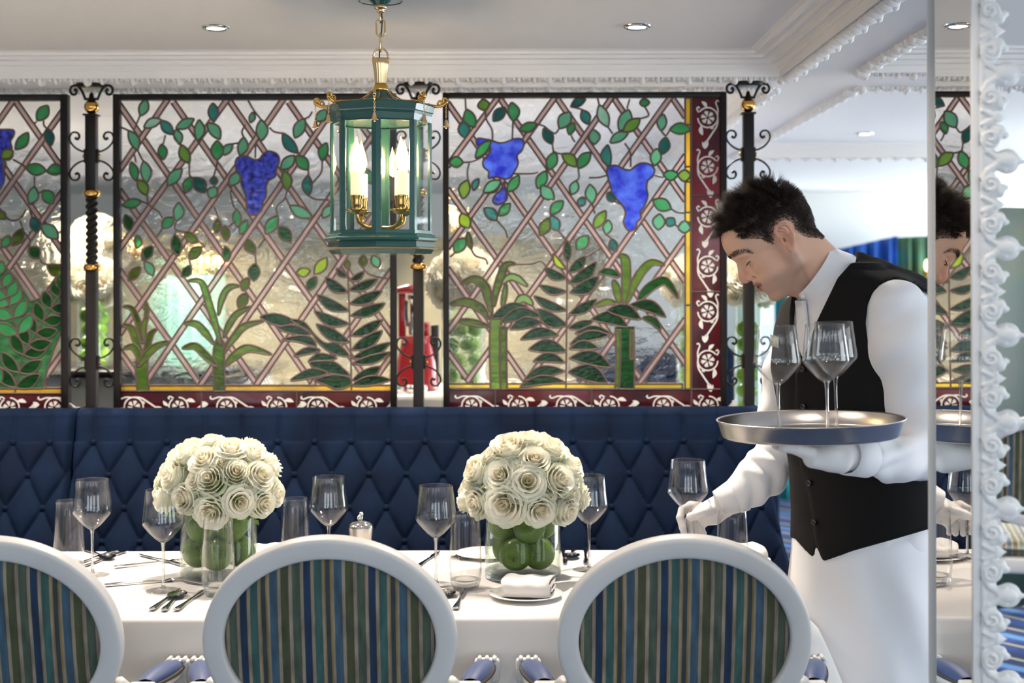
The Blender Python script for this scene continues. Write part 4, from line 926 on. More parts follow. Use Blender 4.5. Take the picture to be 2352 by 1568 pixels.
for i in range(4):
    a = PI/4+i*PI/2; R0 = .0755; cx, cy = LX+R0*math.cos(a), YL+R0*math.sin(a); d = Vector((math.cos(a), math.sin(a), 0)); O = Vector((LX, YL, 0))
    mb = MB(); mb.tube([O+d*R_(q.x)+Vector((0, 0, Zl(q.y))) for q in cr([(6, 522), (30, 523), (52, 519), (66, 508), (70.5, 490)], 5)], .0052, 10)
    mb.lathe([(R_(6), Zl(494)), (R_(14), Zl(490)), (R_(27), Zl(484)), (R_(27), Zl(482.5)), (R_(10), Zl(483)), (R_(11), Zl(478)), (R_(14), Zl(470)), (R_(13), Zl(462)), (R_(16), Zl(453)), (R_(16), Zl(450)), (R_(8), Zl(451))], 10, (cx, cy, 0)); mb.build('candle_arm', M['brass'], lan)
    mb = MB(); mb.lathe([(R_(14.5), Zl(452)), (R_(14.5), Zl(397)), (R_(13), Zl(395)), (R_(6), Zl(395))], 20, (cx, cy, 0)); cd = mb.build('candle', M['candle'], lan)
    mb = MB(); mb.lathe([(R_(9), Zl(396)), (R_(13), Zl(390)), (R_(17), Zl(377)), (R_(17.5), Zl(368)), (R_(14), Zl(352)), (R_(8), Zl(334)), (R_(4), Zl(320)), (R_(2.5), Zl(308)), (R_(.2), Zl(299))], 18, (cx, cy, 0)); bl = mb.build('flame_bulb', M['bulbglass'], lan)
    mb = MB(); mb.lathe([(R_(1), Zl(392)), (R_(9), Zl(384)), (R_(12.5), Zl(368)), (R_(9), Zl(350)), (R_(4), Zl(332)), (R_(.3), Zl(318))], 12, (cx, cy, 0)); f_ = mb.build('filament', M['bulb'], lan); 

# ================================================================ banquette
def banq(x_lo, x_hi, label, xr_lo, btn0):
    root = empty('banquette', ((x_lo+x_hi)/2, 4.2, 0), label, 'banquette', 'blue tufted banquette bench')
    du, dv, u0, v0 = .1119, .0945, btn0, .990
    zt_, zb_ = 1.087, .55
    nz = 150; nx = int((x_hi-x_lo)/.0046); pts = []
    sa = lambda t: max(0., math.sqrt(math.sin(PI*t)**2+.0022)-.0469)
    def surf(u, z, x):
        s_ = (zt_-z); base = 4.36-.20*(s_/(zt_-zb_))
        q = (z-v0)/dv
        if q <= 0:
            a = (u-u0)/du; b = q
            # buttons at integer a where b is even, half-integers where odd
            A = a+b/2*1.0; B = a-b/2
            h = sa(A)*sa(B)
            h = h**.36
        else:
            a = (u-u0)/du; h = sa(a)**.26; k = min(1, q/.55)
            h = h*(.62+.38*k) if q < .55 else h
        return base-.026*h
    for j in range(nz+14):
        for i in range(nx+1):
            e = i/nx
            if j <= nz:
                z = zb_+(zt_-.022-zb_)*j/nz; roll = 0
            else: roll = (j-nz)/13; z = zt_-.022
            xl = x_lo; xr = x_hi+(xr_lo-x_hi)*((zt_-z)/(zt_-.62))**1.6
            x = xl+(xr-xl)*e; u = x
            y = surf(u, z, x); edge = min(e, 1-e)*nx*.0046
            if roll:
                a = roll*PI*.55; yb = surf(u, z, x); rr = .026; y = yb+rr*2.2*(1-math.cos(a))*.9; z = z+rr*math.sin(min(a, PI/2))*.92
            if edge < .02: y += .022*(1-edge/.02)**2
            pts.append((x, y, z))
    mb = MB(); mb.grid(pts, nx+1, nz+14)
    # side and back closing
    mb.box(x_lo+.006, min(x_hi, xr_lo)-.012, 4.39, 4.435, zb_, zt_-.02)
    n0 = nx+1; side = []
    for j in range(nz+14): side += [pts[j*n0+nx], (pts[j*n0+nx][0]-.004, max(4.43, pts[j*n0+nx][1]), pts[j*n0+nx][2])]
    mb.grid(side, 2, nz+14); side = []
    for j in range(nz+14): side += [pts[j*n0], (pts[j*n0][0]+.002, max(4.43, pts[j*n0][1]), pts[j*n0][2])]
    mb.grid(side, 2, nz+14)
    mb.build('tufted_back', M['velvet'], root)
    bmesh_b = MB(); bmesh_b.ell((0, 0, 0), (.0095, .007, .0095), 12, 8); first = None
    for r in range(4):
        z = v0-r*dv; off = 0 if r % 2 == 0 else .5
        k = math.ceil((x_lo+.02-u0)/du-off)
        while True:
            x = u0+(k+off)*du
            xr = x_hi+(xr_lo-x_hi)*((zt_-z)/(zt_-.62))**1.6
            if x > xr-.02: break
            if x > -1.7:
                y = 4.36-.20*((zt_-z)/(zt_-zb_))-.006
                if first is None: first = bmesh_b.build('button', M['velvet'], root, off=(0, 0, 0)); o = first
                else: o = first.copy(); COL.objects.link(o); o.parent = root
                o.location = Vector((x, y, z))-Vector(root.location)
            k += 1
    mb = MB(); mb.bbox(x_lo+.004, x_hi-.004, 3.93, 4.18, .36, .475, b=.03); mb.build('seat_cushion', M['velvet'], root)
    mb = MB(); mb.bbox(x_lo+.01, x_hi-.01, 3.96, 4.42, 0, .355, b=.01); mb.build('base', M['wood'], root)
bu = P(642, 1007, 4.35).x
banq(-1.331, .757, 'long navy velvet buttoned banquette running behind both flower vases', .822, bu)
banq(-3.2, -1.337, 'navy velvet buttoned banquette section at the far left, left of the seam', -1.337, bu-.02)

# ================================================================ table and cloth
TZ = .74; TX0, TX1, TY0, TY1 = -2.6, .648, 3.105, 3.895
tb = empty('dining_table', ((TX0+TX1)/2, 3.5, 0), 'long dining table hidden under the white tablecloth', 'table')
mb = MB(); mb.bbox(TX0+.02, TX1-.02, TY0+.02, TY1-.02, TZ-.03, TZ-.004, b=.004); mb.build('tabletop', M['wood'], tb)
for x in (TX0+.2, -1.0, TX1-.12):
    for y in (TY0+.12, TY1-.12): mb = MB(); mb.bbox(x-.03, x+.03, y-.03, y+.03, 0, TZ-.031, b=.004); mb.build('leg', M['wood'], tb)
def cloth():
    mb = MB(); rc = .03; per = []
    def arc(cx, cy, a0, a1):
        for a in np.linspace(a0, a1, 9): per.append((cx+rc*math.cos(a), cy+rc*math.sin(a), math.cos(a), math.sin(a)))
    def seg(p, q, nx, ny, n):
        for i in range(1, n): t = i/n; per.append((p[0]+(q[0]-p[0])*t, p[1]+(q[1]-p[1])*t, nx, ny))
    arc(TX0+rc, TY0+rc, PI, 1.5*PI); seg((TX0+rc, TY0), (TX1-rc, TY0), 0, -1, 260); arc(TX1-rc, TY0+rc, 1.5*PI, 2*PI); seg((TX1, TY0+rc), (TX1, TY1-rc), 1, 0, 70)
    arc(TX1-rc, TY1-rc, 0, .5*PI); seg((TX1-rc, TY1), (TX0+rc, TY1), 0, 1, 120); arc(TX0+rc, TY1-rc, .5*PI, PI); seg((TX0, TY1-rc), (TX0, TY0+rc), -1, 0, 40)
    n = len(per); L = [0]
    for i in range(1, n): L.append(L[-1]+math.hypot(per[i][0]-per[i-1][0], per[i][1]-per[i-1][1]))
    rows = [(-.024, 0), (-.012, 0), (-.004, -.0008), (.001, -.004), (.004, -.010)]+[(None, z) for z in np.linspace(-.03, -.238, 14)]
    pts = []
    corners = [(TX1, TY0), (TX1, TY1), (TX0, TY0), (TX0, TY1)]
    for o, dz in rows:
        for i, (x, y, nx, ny) in enumerate(per):
            if o is not None: pts.append((x+nx*o, y+ny*o, TZ+dz)); continue
            t = min(1, -dz/.24)*.62; dc = min(math.hypot(x-cx, y-cy) for cx, cy in corners)
            f = math.exp(-(dc/.16)**2)
            w = .008*math.sin(L[i]*11)+.006*math.sin(L[i]*23+1)
            out = .005+.02*t+f*(.13*t**.8)+w*t*(1-f)+f*.012*math.sin(L[i]*60)*t
            pts.append((x+nx*out, y+ny*out, TZ+dz))
    mb.grid(pts, n, len(rows), closeu=True)
    mb.f = [q[::-1] for q in mb.f]; mb.f.append(tuple(range(n))); mb.m.append(0); mb.sm.append(False)
    o = mb.build('tablecloth', M['linen']); return tag(o, 'white linen tablecloth covering the long dining table', 'tablecloth')
cloth()
# ================================================================ armchairs
def stripe_mat():
    m, nt, out = newmat('striped_velvet'); tc = nd(nt, 'ShaderNodeTexCoord'); sx = nd(nt, 'ShaderNodeSeparateXYZ'); nt.links.new(tc.outputs['Object'], sx.inputs[0])
    a = nd(nt, 'ShaderNodeMath', operation='DIVIDE'); a.inputs[1].default_value = .128; nt.links.new(sx.outputs[0], a.inputs[0])
    b = nd(nt, 'ShaderNodeMath', operation='ADD'); b.inputs[1].default_value = .37; nt.links.new(a.outputs[0], b.inputs[0])
    fr = nd(nt, 'ShaderNodeMath', operation='FRACT'); nt.links.new(b.outputs[0], fr.inputs[0])
    r = nd(nt, 'ShaderNodeValToRGB'); e = r.color_ramp.elements; r.color_ramp.interpolation = 'CONSTANT'
    bei = (176, 162, 138); st = [(0, (14, 58, 96)), (.088, (96, 60, 62)), (.098, bei), (.15, (66, 112, 108)), (.262, (120, 90, 60)), (.27, bei), (.305, (170, 140, 74)), (.325, (58, 74, 82)), (.395, (170, 140, 74)), (.425, bei), (.46, (72, 108, 132)), (.572, (110, 72, 66)), (.582, bei), (.63, (84, 92, 58)), (.745, (110, 72, 66)), (.755, bei), (.81, (88, 106, 88)), (.925, (110, 72, 66)), (.935, bei), (.985, (40, 62, 80))]
    e[0].position = 0; e[0].color = lin(*st[0][1]); e[1].position = st[1][0]; e[1].color = lin(*st[1][1])
    for p, c in st[2:]: q = e.new(p); q.color = lin(*c)
    nt.links.new(fr.outputs[0], r.inputs[0])
    mp = nd(nt, 'ShaderNodeMapping'); mp.inputs['Scale'].default_value = (70, 70, 9); nt.links.new(tc.outputs['Object'], mp.inputs[0])
    no = nd(nt, 'ShaderNodeTexNoise'); no.inputs['Scale'].default_value = 1; no.inputs['Detail'].default_value = 3; nt.links.new(mp.outputs[0], no.inputs['Vector'])
    mr = nd(nt, 'ShaderNodeMapRange'); mr.inputs['From Min'].default_value = .3; mr.inputs['From Max'].default_value = .7; mr.inputs['To Min'].default_value = .42; mr.inputs['To Max'].default_value = .88; nt.links.new(no.outputs[0], mr.inputs[0])
    mx = nd(nt, 'ShaderNodeMix', data_type='RGBA', blend_type='MULTIPLY'); mx.inputs[0].default_value = 1; nt.links.new(r.outputs[0], mx.inputs[6]); nt.links.new(mr.outputs[0], mx.inputs[7])
    p = nd(nt, 'ShaderNodeBsdfPrincipled'); p.inputs['Roughness'].default_value = .75; p.inputs['Sheen Weight'].default_value = .25; nt.links.new(mx.outputs[2], p.inputs['Base Color']); nt.links.new(p.outputs[0], out.inputs[0]); return m
M['stripe'] = stripe_mat()
def make_chair():
    root = empty('oval_back_armchair', (0, 0, 0)); zc, A, B, rc = .760, .2315, .196, math.radians(11)
    cs, sn = math.cos(rc), math.sin(rc)
    def bp(x, v, d): return (x, -v*sn+d*cs, zc+v*cs+d*sn)          # d: depth, + towards the table
    mb = MB(); n = 96; prof = []
    for q in np.linspace(0, 2*PI, 25)[:-1]:
        c, s_ = math.cos(q), math.sin(q); prof.append((.0215*math.copysign(abs(c)**.38, c), .019*math.copysign(abs(s_)**.38, s_)))
    pts = []
    for i in range(n):
        a = 2*PI*i/n; nx, nv = math.cos(a)/A, math.sin(a)/B; l = math.hypot(nx, nv); nx /= l; nv /= l
        for r, d in prof: pts.append(bp(A*math.cos(a)+nx*r, B*math.sin(a)+nv*r, d))
    mb.grid(pts, len(prof), n, closeu=True, closev=True); mb.build('back_frame', M['chair_paint'], root)
    mb = MB(); pts = []; a2, b2 = A-.0205, B-.0205
    for j in range(13):
        ph = PI*j/12
        for i in range(64):
            th = 2*PI*i/64; rr = math.sin(ph)**.5 if 0 < j < 12 else 0; pts.append(bp(a2*rr*math.cos(th), b2*rr*math.sin(th), -.014*math.cos(ph) if ph < PI/2 else -.026*math.cos(ph)))
    mb.grid(pts, 64, 13, closeu=True); mb.build('back_upholstery', M['stripe'], root)
    for sg in (-1, 1):
        mb = MB(); mb.bbox(sg*.16-.02, sg*.16+.02, .018, .052, .40, .60, b=.006); mb.build('back_post', M['chair_paint'], root)
    mb = MB(); mb.bbox(-.265, .265, .03, .52, .37, .43, b=.012); mb.build('seat_rail', M['chair_paint'], root)
    mb = MB(); mb.bbox(-.25, .25, .05, .51, .4305, .49, b=.03); mb.build('seat', M['stripe'], root)
    for sg in (-1, 1):
        arm = MB()
        path = [(sg*.236, .02, .668), (sg*.262, .055, .634), (sg*.288, .095, .634), (sg*.302, .15, .640), (sg*.306, .20, .638), (sg*.308, .218, .640)]
        pp = cr(path, 5); arm.tube(pp, [.017]*len(pp), 10, up=(0, 0, 1))
        arm.bbox(sg*.308-.027, sg*.308+.027, .212, .238, .612, .664, b=.007)
        for q in (-.016, 0, .016): arm.tube([(sg*.308+q, .208, .664), (sg*.308+q, .239, .664), (sg*.308+q, .243, .64)], .005, 8)
        arm.bbox(sg*.272-.026, sg*.272+.026, .060, .084, .628, .656, b=.005)
        arm.tube(cr([(sg*.306, .215, .63), (sg*.296, .205, .56), (sg*.275, .19, .49), (sg*.262, .185, .42)], 5), .016, 10)
        ar = arm.build('arm', M['chair_paint'], root)
        pad = MB(); pts = []; n1 = 16
        for i in range(n1):
            u = i/(n1-1); c = Vector((sg*(.276+.030*u), .082+.132*u, .650+.004*u)); w = .0265*(math.sin(PI*(.08+.84*u))**.3); hh = .020*(math.sin(PI*(.06+.88*u))**.4)
            for q in np.linspace(0, 2*PI, 17)[:-1]: pts.append(c+Vector((w*math.cos(q), 0, hh*math.sin(q) if math.sin(q) > 0 else .012*math.sin(q))))
        pad.grid(pts, 16, n1, closeu=True); pd = pad.build('arm_pad', M['blue_pad'], ar, off=(0, 0, 0))
        br = MB()
        for s2_ in (-1, 1):
            br.tube([(sg*(.276+.030*u)+s2_*.0262*(math.sin(PI*(.08+.84*u))**.3), .082+.132*u, .646+.004*u) for u in np.linspace(0, 1, 14)], .004, 6)
        br.build('braid_trim', M['braid'], ar, off=(0, 0, 0))
    for x in (-.235, .235):
        for y in (.06, .48):
            mb = MB(); mb.lathe([(.026, .37), (.027, .33), (.020, .325), (.024, .31), (.0235, .29), (.019, .10), (.016, .04), (.021, .035), (.019, .012), (.012, 0)], 16, (x, y, 0), capb=True); mb.build('leg', M['chair_paint'], root)
    return root
ch = make_chair()
YCH = 2.835
CH = [(-1.03, YCH, 'white oval back armchair with striped velvet, cut off at the lower left'), (P(759, 1475, YCH).x, YCH, 'white oval back striped armchair in the middle foreground'), (P(1571, 1475, YCH).x, YCH, 'white oval back striped armchair in front of the waiter')]
allch = []
for i, (x, y, lb) in enumerate(CH):
    c = ch if i == 0 else copy_tree(ch); c.location = (x, y, 0); tag(c, lb, 'chair', 'striped armchairs along the near side of the table'); allch.append(c)

# ================================================================ roses
def make_rose(name, opening=1.0, seed=0):
    rg = random.Random(seed); V, Q, Cc = [], [], []
    def petal(a0, width, r0, r1, z0, z1, curl, tone, nu=9, nv=8, asym=0):
        b = len(V)
        for j in range(nv):
            v = j/(nv-1)
            for i in range(nu):
                u = 2*i/(nu-1)-1; wv = width*(.45+.55*math.sin(min(1, v*1.3)*PI/2)); ang = a0+u*wv
                top = 1-.16*u*u-.05*math.sin(u*4+a0*3); vv = v
                r = r0+(r1-r0)*(math.sin(vv*PI/2)**.8); z = z0+(z1-z0)*vv*top
                k = max(0, vv-.72)/.28; r += curl*k*k*(1+.3*math.sin(u*3+a0)); z -= curl*.55*k*k*k
                r += .012*math.sin(u*5+a0*2)*vv
                r -= .03*abs(u)**3*vv
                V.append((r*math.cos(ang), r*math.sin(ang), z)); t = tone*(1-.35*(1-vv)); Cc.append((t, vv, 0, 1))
        for j in range(nv-1):
            for i in range(nu-1): Q.append((b+j*nu+i, b+j*nu+i+1, b+(j+1)*nu+i+1, b+(j+1)*nu+i))
    op = opening
    for k in range(4): petal(k*1.9+rg.random(), 1.5, .03, .055+.022*k*op, .08, .575-.014*k, .0, .25)
    for k in range(4): petal(k*PI/2+.5+rg.random()*.3, 1.12, .07, .155+.03*op, .0, .565, .03, .4)
    for k in range(5): petal(k*2*PI/5+.2+rg.random()*.25, .95, .13, .255+.03*op, -.06, .53, .055*op, .55)
    for k in range(5): petal(k*2*PI/5+.85+rg.random()*.25, .92, .19, .345+.03*op, -.14, .47, .075*op, .75)
    for k in range(6): petal(k*2*PI/6+.35+rg.random()*.25, .80, .20, .43+.02*op, -.24, .37, .10*op, .9)
    for k in range(5): petal(k*2*PI/5+.1+rg.random()*.3, .80, .12, .475, -.36, .17, .11, 1.0)
    V2, Q2 = np.array(V), np.array(Q)
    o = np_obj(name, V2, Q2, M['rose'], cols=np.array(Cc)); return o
def rose_mat():
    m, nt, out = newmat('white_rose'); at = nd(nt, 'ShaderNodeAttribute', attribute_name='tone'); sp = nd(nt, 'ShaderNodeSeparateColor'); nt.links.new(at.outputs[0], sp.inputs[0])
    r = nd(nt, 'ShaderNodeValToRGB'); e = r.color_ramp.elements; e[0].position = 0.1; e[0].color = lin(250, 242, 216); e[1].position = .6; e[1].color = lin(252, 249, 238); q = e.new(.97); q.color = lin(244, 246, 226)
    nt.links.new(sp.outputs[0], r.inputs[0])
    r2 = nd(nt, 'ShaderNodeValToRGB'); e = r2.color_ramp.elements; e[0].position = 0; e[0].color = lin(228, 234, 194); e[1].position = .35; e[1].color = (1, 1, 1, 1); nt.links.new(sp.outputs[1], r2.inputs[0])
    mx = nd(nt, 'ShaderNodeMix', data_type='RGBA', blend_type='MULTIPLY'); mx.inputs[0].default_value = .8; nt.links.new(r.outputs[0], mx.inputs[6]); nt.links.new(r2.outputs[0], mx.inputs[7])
    p = nd(nt, 'ShaderNodeBsdfPrincipled'); p.inputs['Roughness'].default_value = .6; p.inputs['Specular IOR Level'].default_value = .25; nt.links.new(mx.outputs[2], p.inputs['Base Color'])
    t = nd(nt, 'ShaderNodeBsdfTranslucent'); nt.links.new(mx.outputs[2], t.inputs[0]); ms = nd(nt, 'ShaderNodeMixShader'); ms.inputs[0].default_value = .28
    nt.links.new(p.outputs[0], ms.inputs[1]); nt.links.new(t.outputs[0], ms.inputs[2]); nt.links.new(ms.outputs[0], out.inputs[0]); return m
M['rose'] = rose_mat()
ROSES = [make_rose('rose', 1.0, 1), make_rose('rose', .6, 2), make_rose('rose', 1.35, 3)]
used_rose = [False]*3
def place_rose(loc, nrm, size, label, group, kind=None):
    k = random.randrange(3) if kind is None else kind
    if not used_rose[k]: o = ROSES[k]; used_rose[k] = True
    else: o = ROSES[k].copy(); COL.objects.link(o)
    o.location = loc; q = Vector((0, 0, 1)).rotation_difference(Vector(nrm).normalized()); o.rotation_mode = 'QUATERNION'
    from mathutils import Quaternion
    o.rotation_quaternion = q @ Quaternion((0, 0, 1), random.random()*6.28); o.scale = (size,)*3
    return tag(o, label, 'rose', group)
def make_apple():
    root = empty('green_apple', (0, 0, 0)); mb = MB(); prof = []
    for t in np.linspace(0, PI, 22):
        r = math.sin(t); z = -math.cos(t); k = 1-.10*(z < 0)*abs(z); zz = z*.88
        if z > .6: zz -= ((z-.6)/.4)**2*.30*(1-r)
        if z < -.7: zz += ((-z-.7)/.3)**2*.20*(1-r)
        prof.append((max(r*k, .0001), zz))
    mb.lathe(prof, 24); mb.build('flesh', M['apple'], root)
    mb = MB(); mb.tube([(0, 0, .52), (.02, 0, .72), (.07, .01, .92)], [.035, .03, .045], 6); mb.ell((0, 0, -.66), (.13, .13, .06), 8, 5); mb.build('stem', M['stem'], root)
    return root
APPLE = make_apple(); apple_used = [False]
def place_apple(loc, size, rot, label, group):
    o = APPLE if not apple_used[0] else copy_tree(APPLE); apple_used[0] = True
    o.location = loc; o.scale = (size,)*3; o.rotation_euler = rot; return tag(o, label, 'apple', group)
def leaf_stuff(name, c, R, n, label, mat='leafgreen', size=.03, low=-.5):
    mb = MB(); rg = random.Random(int(c[0]*1000))
    for _ in range(n):
        d = Vector((rg.gauss(0, 1), rg.gauss(0, 1), rg.gauss(0, 1))).normalized()
        if d.z < low: d.z = -d.z
        p = Vector(c)+Vector((d.x*R[0], d.y*R[1], d.z*R[2]))*rg.uniform(.45, .8); t = (d+Vector((rg.gauss(0, .5),)*3)).normalized(); s_ = t.orthogonal().normalized(); k = size*rg.uniform(.6, 1.2); n_ = t.cross(s_)
        mb.add([p, p+t*k*.5+s_*k*.28+n_*k*.05, p+t*k, p+t*k*.5-s_*k*.28+n_*k*.05], [(0, 1, 2, 3)])
    for _ in range(40):
        a = rg.random()*6.28; r = rg.random()**.5*R[0]*.35; mb.tube([(c[0]+r*.7*math.cos(a), c[1]+r*.7*math.sin(a), c[2]-R[2]*1.0), (c[0]+r*2*math.cos(a), c[1]+r*2*math.sin(a), c[2]+R[2]*.5)], .0022, 5)
    o = mb.build(name, M[mat]); return tag(o, label, 'greenery', None, 'stuff')
def make_vase(name, x, y, z, r, h, label, group=None, base=.022):
    root = empty(name, (x, y, z), label, 'vase', group)
    mb = MB(); mb.lathe([(r, base*.5), (r, h-.002), (r-.0015, h), (r-.003, h-.002), (r-.0035, base)], 56, (x, y, z)); mb.build('cylinder_wall', M['vase'], root)
    mb = MB(); mb.lathe([(.0001, .0008), (r-.004, .0008), (r-.0008, .004), (r-.0006, base-.003), (r-.005, base), (.0001, base)], 56, (x, y, z)); mb.build('thick_base', M['glass'], root)
    return root
def TY(py): return F*(EYE-TZ)/(py-YH)
def bouquet(px, py_c, Yv, traced, zoomorg, zs, who, grp, R3):
    c = P(px, py_c, Yv)
    for (zx, zy, dia) in traced:
        q = P(zoomorg[0]+zx/zs, zoomorg[1]+zy/zs, Yv); dx, dz = q.x-c.x, q.z-c.z; e = 1-(dx/R3[0])**2-(dz/R3[2])**2
        dy = -R3[1]*math.sqrt(max(.0, e)); k = (Yv+dy*.85)/Yv
        loc = Vector((q.x*k, Yv+dy*.85, EYE+(q.z-EYE)*k)); n = Vector((dx/R3[0], dy/R3[1]*.9, dz/R3[2]+.05)).normalized()
        size = S(dia*2.12/zs, Yv); loc = loc-n*size*.22
        place_rose(loc, n, size*1.1, who, grp)
    for _ in range(16):
        a = random.uniform(.15, PI-.15); e = random.uniform(-.35, 1.2); n = Vector((math.cos(a)*math.cos(e), math.sin(a)*math.cos(e), math.sin(e)))
        loc = c+Vector((n.x*R3[0]*.85, n.y*R3[1]*.85, n.z*R3[2]*.85)); place_rose(loc, n, .078, who, grp)
    leaf_stuff('rose_foliage', tuple(c), R3, 160, 'green leaves and stems between the roses of the '+('left' if px < 900 else 'right')+' table bouquet')
T1 = [(620, 480, 132), (880, 410, 112), (370, 670, 122), (640, 805, 132), (915, 705, 125), (1140, 720, 118), (570, 295, 125), (830, 190, 125), (640, 125, 105), (390, 235, 118), (250, 450, 125), (150, 690, 112), (1050, 235, 112), (1120, 450, 125), (1270, 630, 100), (480, 500, 90), (1010, 560, 70), (240, 330, 80), (95, 620, 60), (740, 330, 80), (1190, 330, 90)]
T2 = [(470, 630, 150), (762, 690, 112), (985, 690, 115), (225, 625, 108), (100, 625, 80), (658, 445, 122), (430, 395, 115), (720, 255, 108), (930, 430, 118), (870, 165, 115), (500, 155, 140), (220, 350, 125), (660, 95, 110), (1040, 320, 105), (1130, 580, 92), (330, 240, 90), (560, 560, 60), (850, 560, 60), (1040, 560, 80), (160, 480, 80), (580, 330, 70)]
YV = 3.53
bouquet(503, 1140, YV, T1, (340, 990), 4.356, 'cream white rose in the domed bouquet of the left table vase', 'roses of the left table bouquet', (.152, .145, .142))
bouquet(1202, 1135, YV, T2, (1040, 990), 3.824, 'cream white rose in the domed bouquet of the right table vase', 'roses of the right table bouquet', (.148, .145, .14))
for px, side in ((503, 'left'), (1201, 'right')):
    v = P(px, 1325, YV); make_vase('glass_vase', v.x, YV, TZ+.001, .0945, .172, 'clear cylinder vase of green apples under the %s rose bouquet' % side, 'flower vases on the dining table')
    lay = [(0, .030, .041), (1, .098, .041)] if side == 'right' else [(0, .032, .041), (1, .100, .041)]
    angs = {('right', 0): [-1.95, -.65, 1.0, 2.4], ('right', 1): [-1.25, .25, 1.75, 3.4], ('left', 0): [-1.5, .1, 1.6, 3.3], ('left', 1): [-2.3, -.75, .85, 2.3]}
    for l, z, rad in lay:
        for a in angs[(side, l)]:
            place_apple((v.x+.0495*math.cos(a), YV+.0495*math.sin(a), TZ+z+.036), rad, (random.uniform(1.0, 1.9), random.uniform(-.5, .5), random.uniform(-.4, .6)), 'green apple inside the clear vase of the %s bouquet' % side, 'apples in the %s table vase' % side)

# ================================================================ glassware
def make_wine():
    root = empty('wine_glass', (0, 0, 0)); mb = MB()
    mb.lathe([(.0032, .114), (.010, .117), (.020, .1245), (.032, .137), (.043, .1495), (.0485, .157), (.0503, .163), (.0495, .170), (.0458, .200), (.0416, .2395), (.0410, .2402), (.0405, .2395), (.0448, .199), (.0486, .169), (.0493, .163), (.0475, .1575), (.042, .151), (.031, .139), (.019, .127), (.0095, .1205), (.0002, .1195)], 48); mb.build('bowl', M['thin'], root)
    mb = MB(); mb.lathe([(.0001, .1193), (.0075, .1188), (.006, .113), (.0042, .104), (.0036, .08), (.0034, .04), (.0036, .018), (.005, .009), (.0085, .0052)], 32); mb.build('stem', M['glass'], root)
    mb = MB(); mb.lathe([(.0086, .0051), (.012, .0042), (.022, .0028), (.036, .0018), (.0410, .0013), (.0418, .0008), (.0410, .0003), (.0001, .0003)], 40); mb.build('foot', M['thin'], root)
    return root
def make_tumbler():
    root = empty('highball_glass', (0, 0, 0)); mb = MB()
    mb.lathe([(.0365, .022), (.0385, .04), (.0388, .06), (.0375, .10), (.0352, .1605), (.0335, .1800), (.0330, .1806), (.0325, .1800), (.0342, .16), (.0364, .10), (.0376, .06), (.037, .042), (.034, .027)], 40); mb.build('wall', M['thin'], root)
    mb = MB(); mb.lathe([(.0001, .0004), (.026, .0004), (.0305, .003), (.0345, .012), (.0368, .0235), (.0335, .0255), (.026, .020), (.012, .017), (.0001, .0165)], 40); mb.build('heavy_base', M['glass'], root)
    return root
WG = make_wine(); TG = make_tumbler()
used = {}
def put(src, loc, label, cat, group, rot=(0, 0, 0)):
    o = src if src.name not in used else copy_tree(src); used[src.name] = 1
    o.location = loc; o.rotation_euler = rot; return tag(o, label, cat, group)
wg, tg = 'wine glasses', 'highball glasses'
for px, Y, lb in [(212, 3.565, 'empty wine glass at the far left beside a tall tumbler'), (375, 3.385, 'empty wine glass standing just left of the left rose vase'), (755, 3.605, 'empty wine glass behind the middle armchair, beside the steel sugar pot'), (1001, 3.44, 'empty wine glass standing left of the right rose vase'), (1353, 3.62, 'empty wine glass standing behind and right of the right rose vase')]:
    put(WG, (P(px, 1200, Y).x, Y, TZ+.0008), lb, 'wine glass', wg)
for px, Y, lb in [(158, 3.609, 'tall clear tumbler at the far left, behind the left wine glass'), (501, 3.334, 'tall clear tumbler in front of the left vase of apples'), (678, 3.638, 'tall clear tumbler between the left bouquet and a wine glass'), (1069, 3.395, 'tall clear tumbler left of the right vase of apples'), (1682, 3.43, 'tall clear tumbler below the waiter\'s right forearm')]:
    put(TG, (P(px, 1250, Y).x, Y, TZ+.0008), lb, 'tumbler', tg)

# ---- sugar pot, plates, napkins, cutlery
sp = P(829, 1230, 3.7); pot = empty('sugar_pot', (sp.x, 3.7, TZ+.001), 'small steel sugar pot with a knobbed lid behind the middle armchair', 'sugar pot')
mb = MB(); mb.lathe([(.0001, .001), (.020, .001), (.024, .02), (.029, .07), (.0325, .096), (.0325, .099), (.030, .099)], 32, (sp.x, 3.7, TZ)); mb.build('pot', M['steel'], pot)
mb = MB(); mb.lathe([(.0335, .0992), (.033, .103), (.024, .110), (.010, .114), (.0001, .115)], 32, (sp.x, 3.7, TZ)); ld = mb.build('lid', M['silver'], pot)
mb = MB(); mb.ell((sp.x-.002, 3.7, TZ+.121), (.0085,)*3, 14, 10); mb.ell((sp.x+.001, 3.7, TZ+.131), (.006,)*3, 14, 10); mb.build('knob', M['silver'], ld)
def make_plate(r=.086):
    mb = MB(); mb.lathe([(.0001, .0006), (r*.55, .0006), (r*.62, .003), (r*.98, .0095), (r, .0105), (r*.985, .0118), (r*.64, .0062), (r*.55, .0042), (.0001, .004)], 56); return mb.build('side_plate', M['ceramic'])
PL = make_plate()
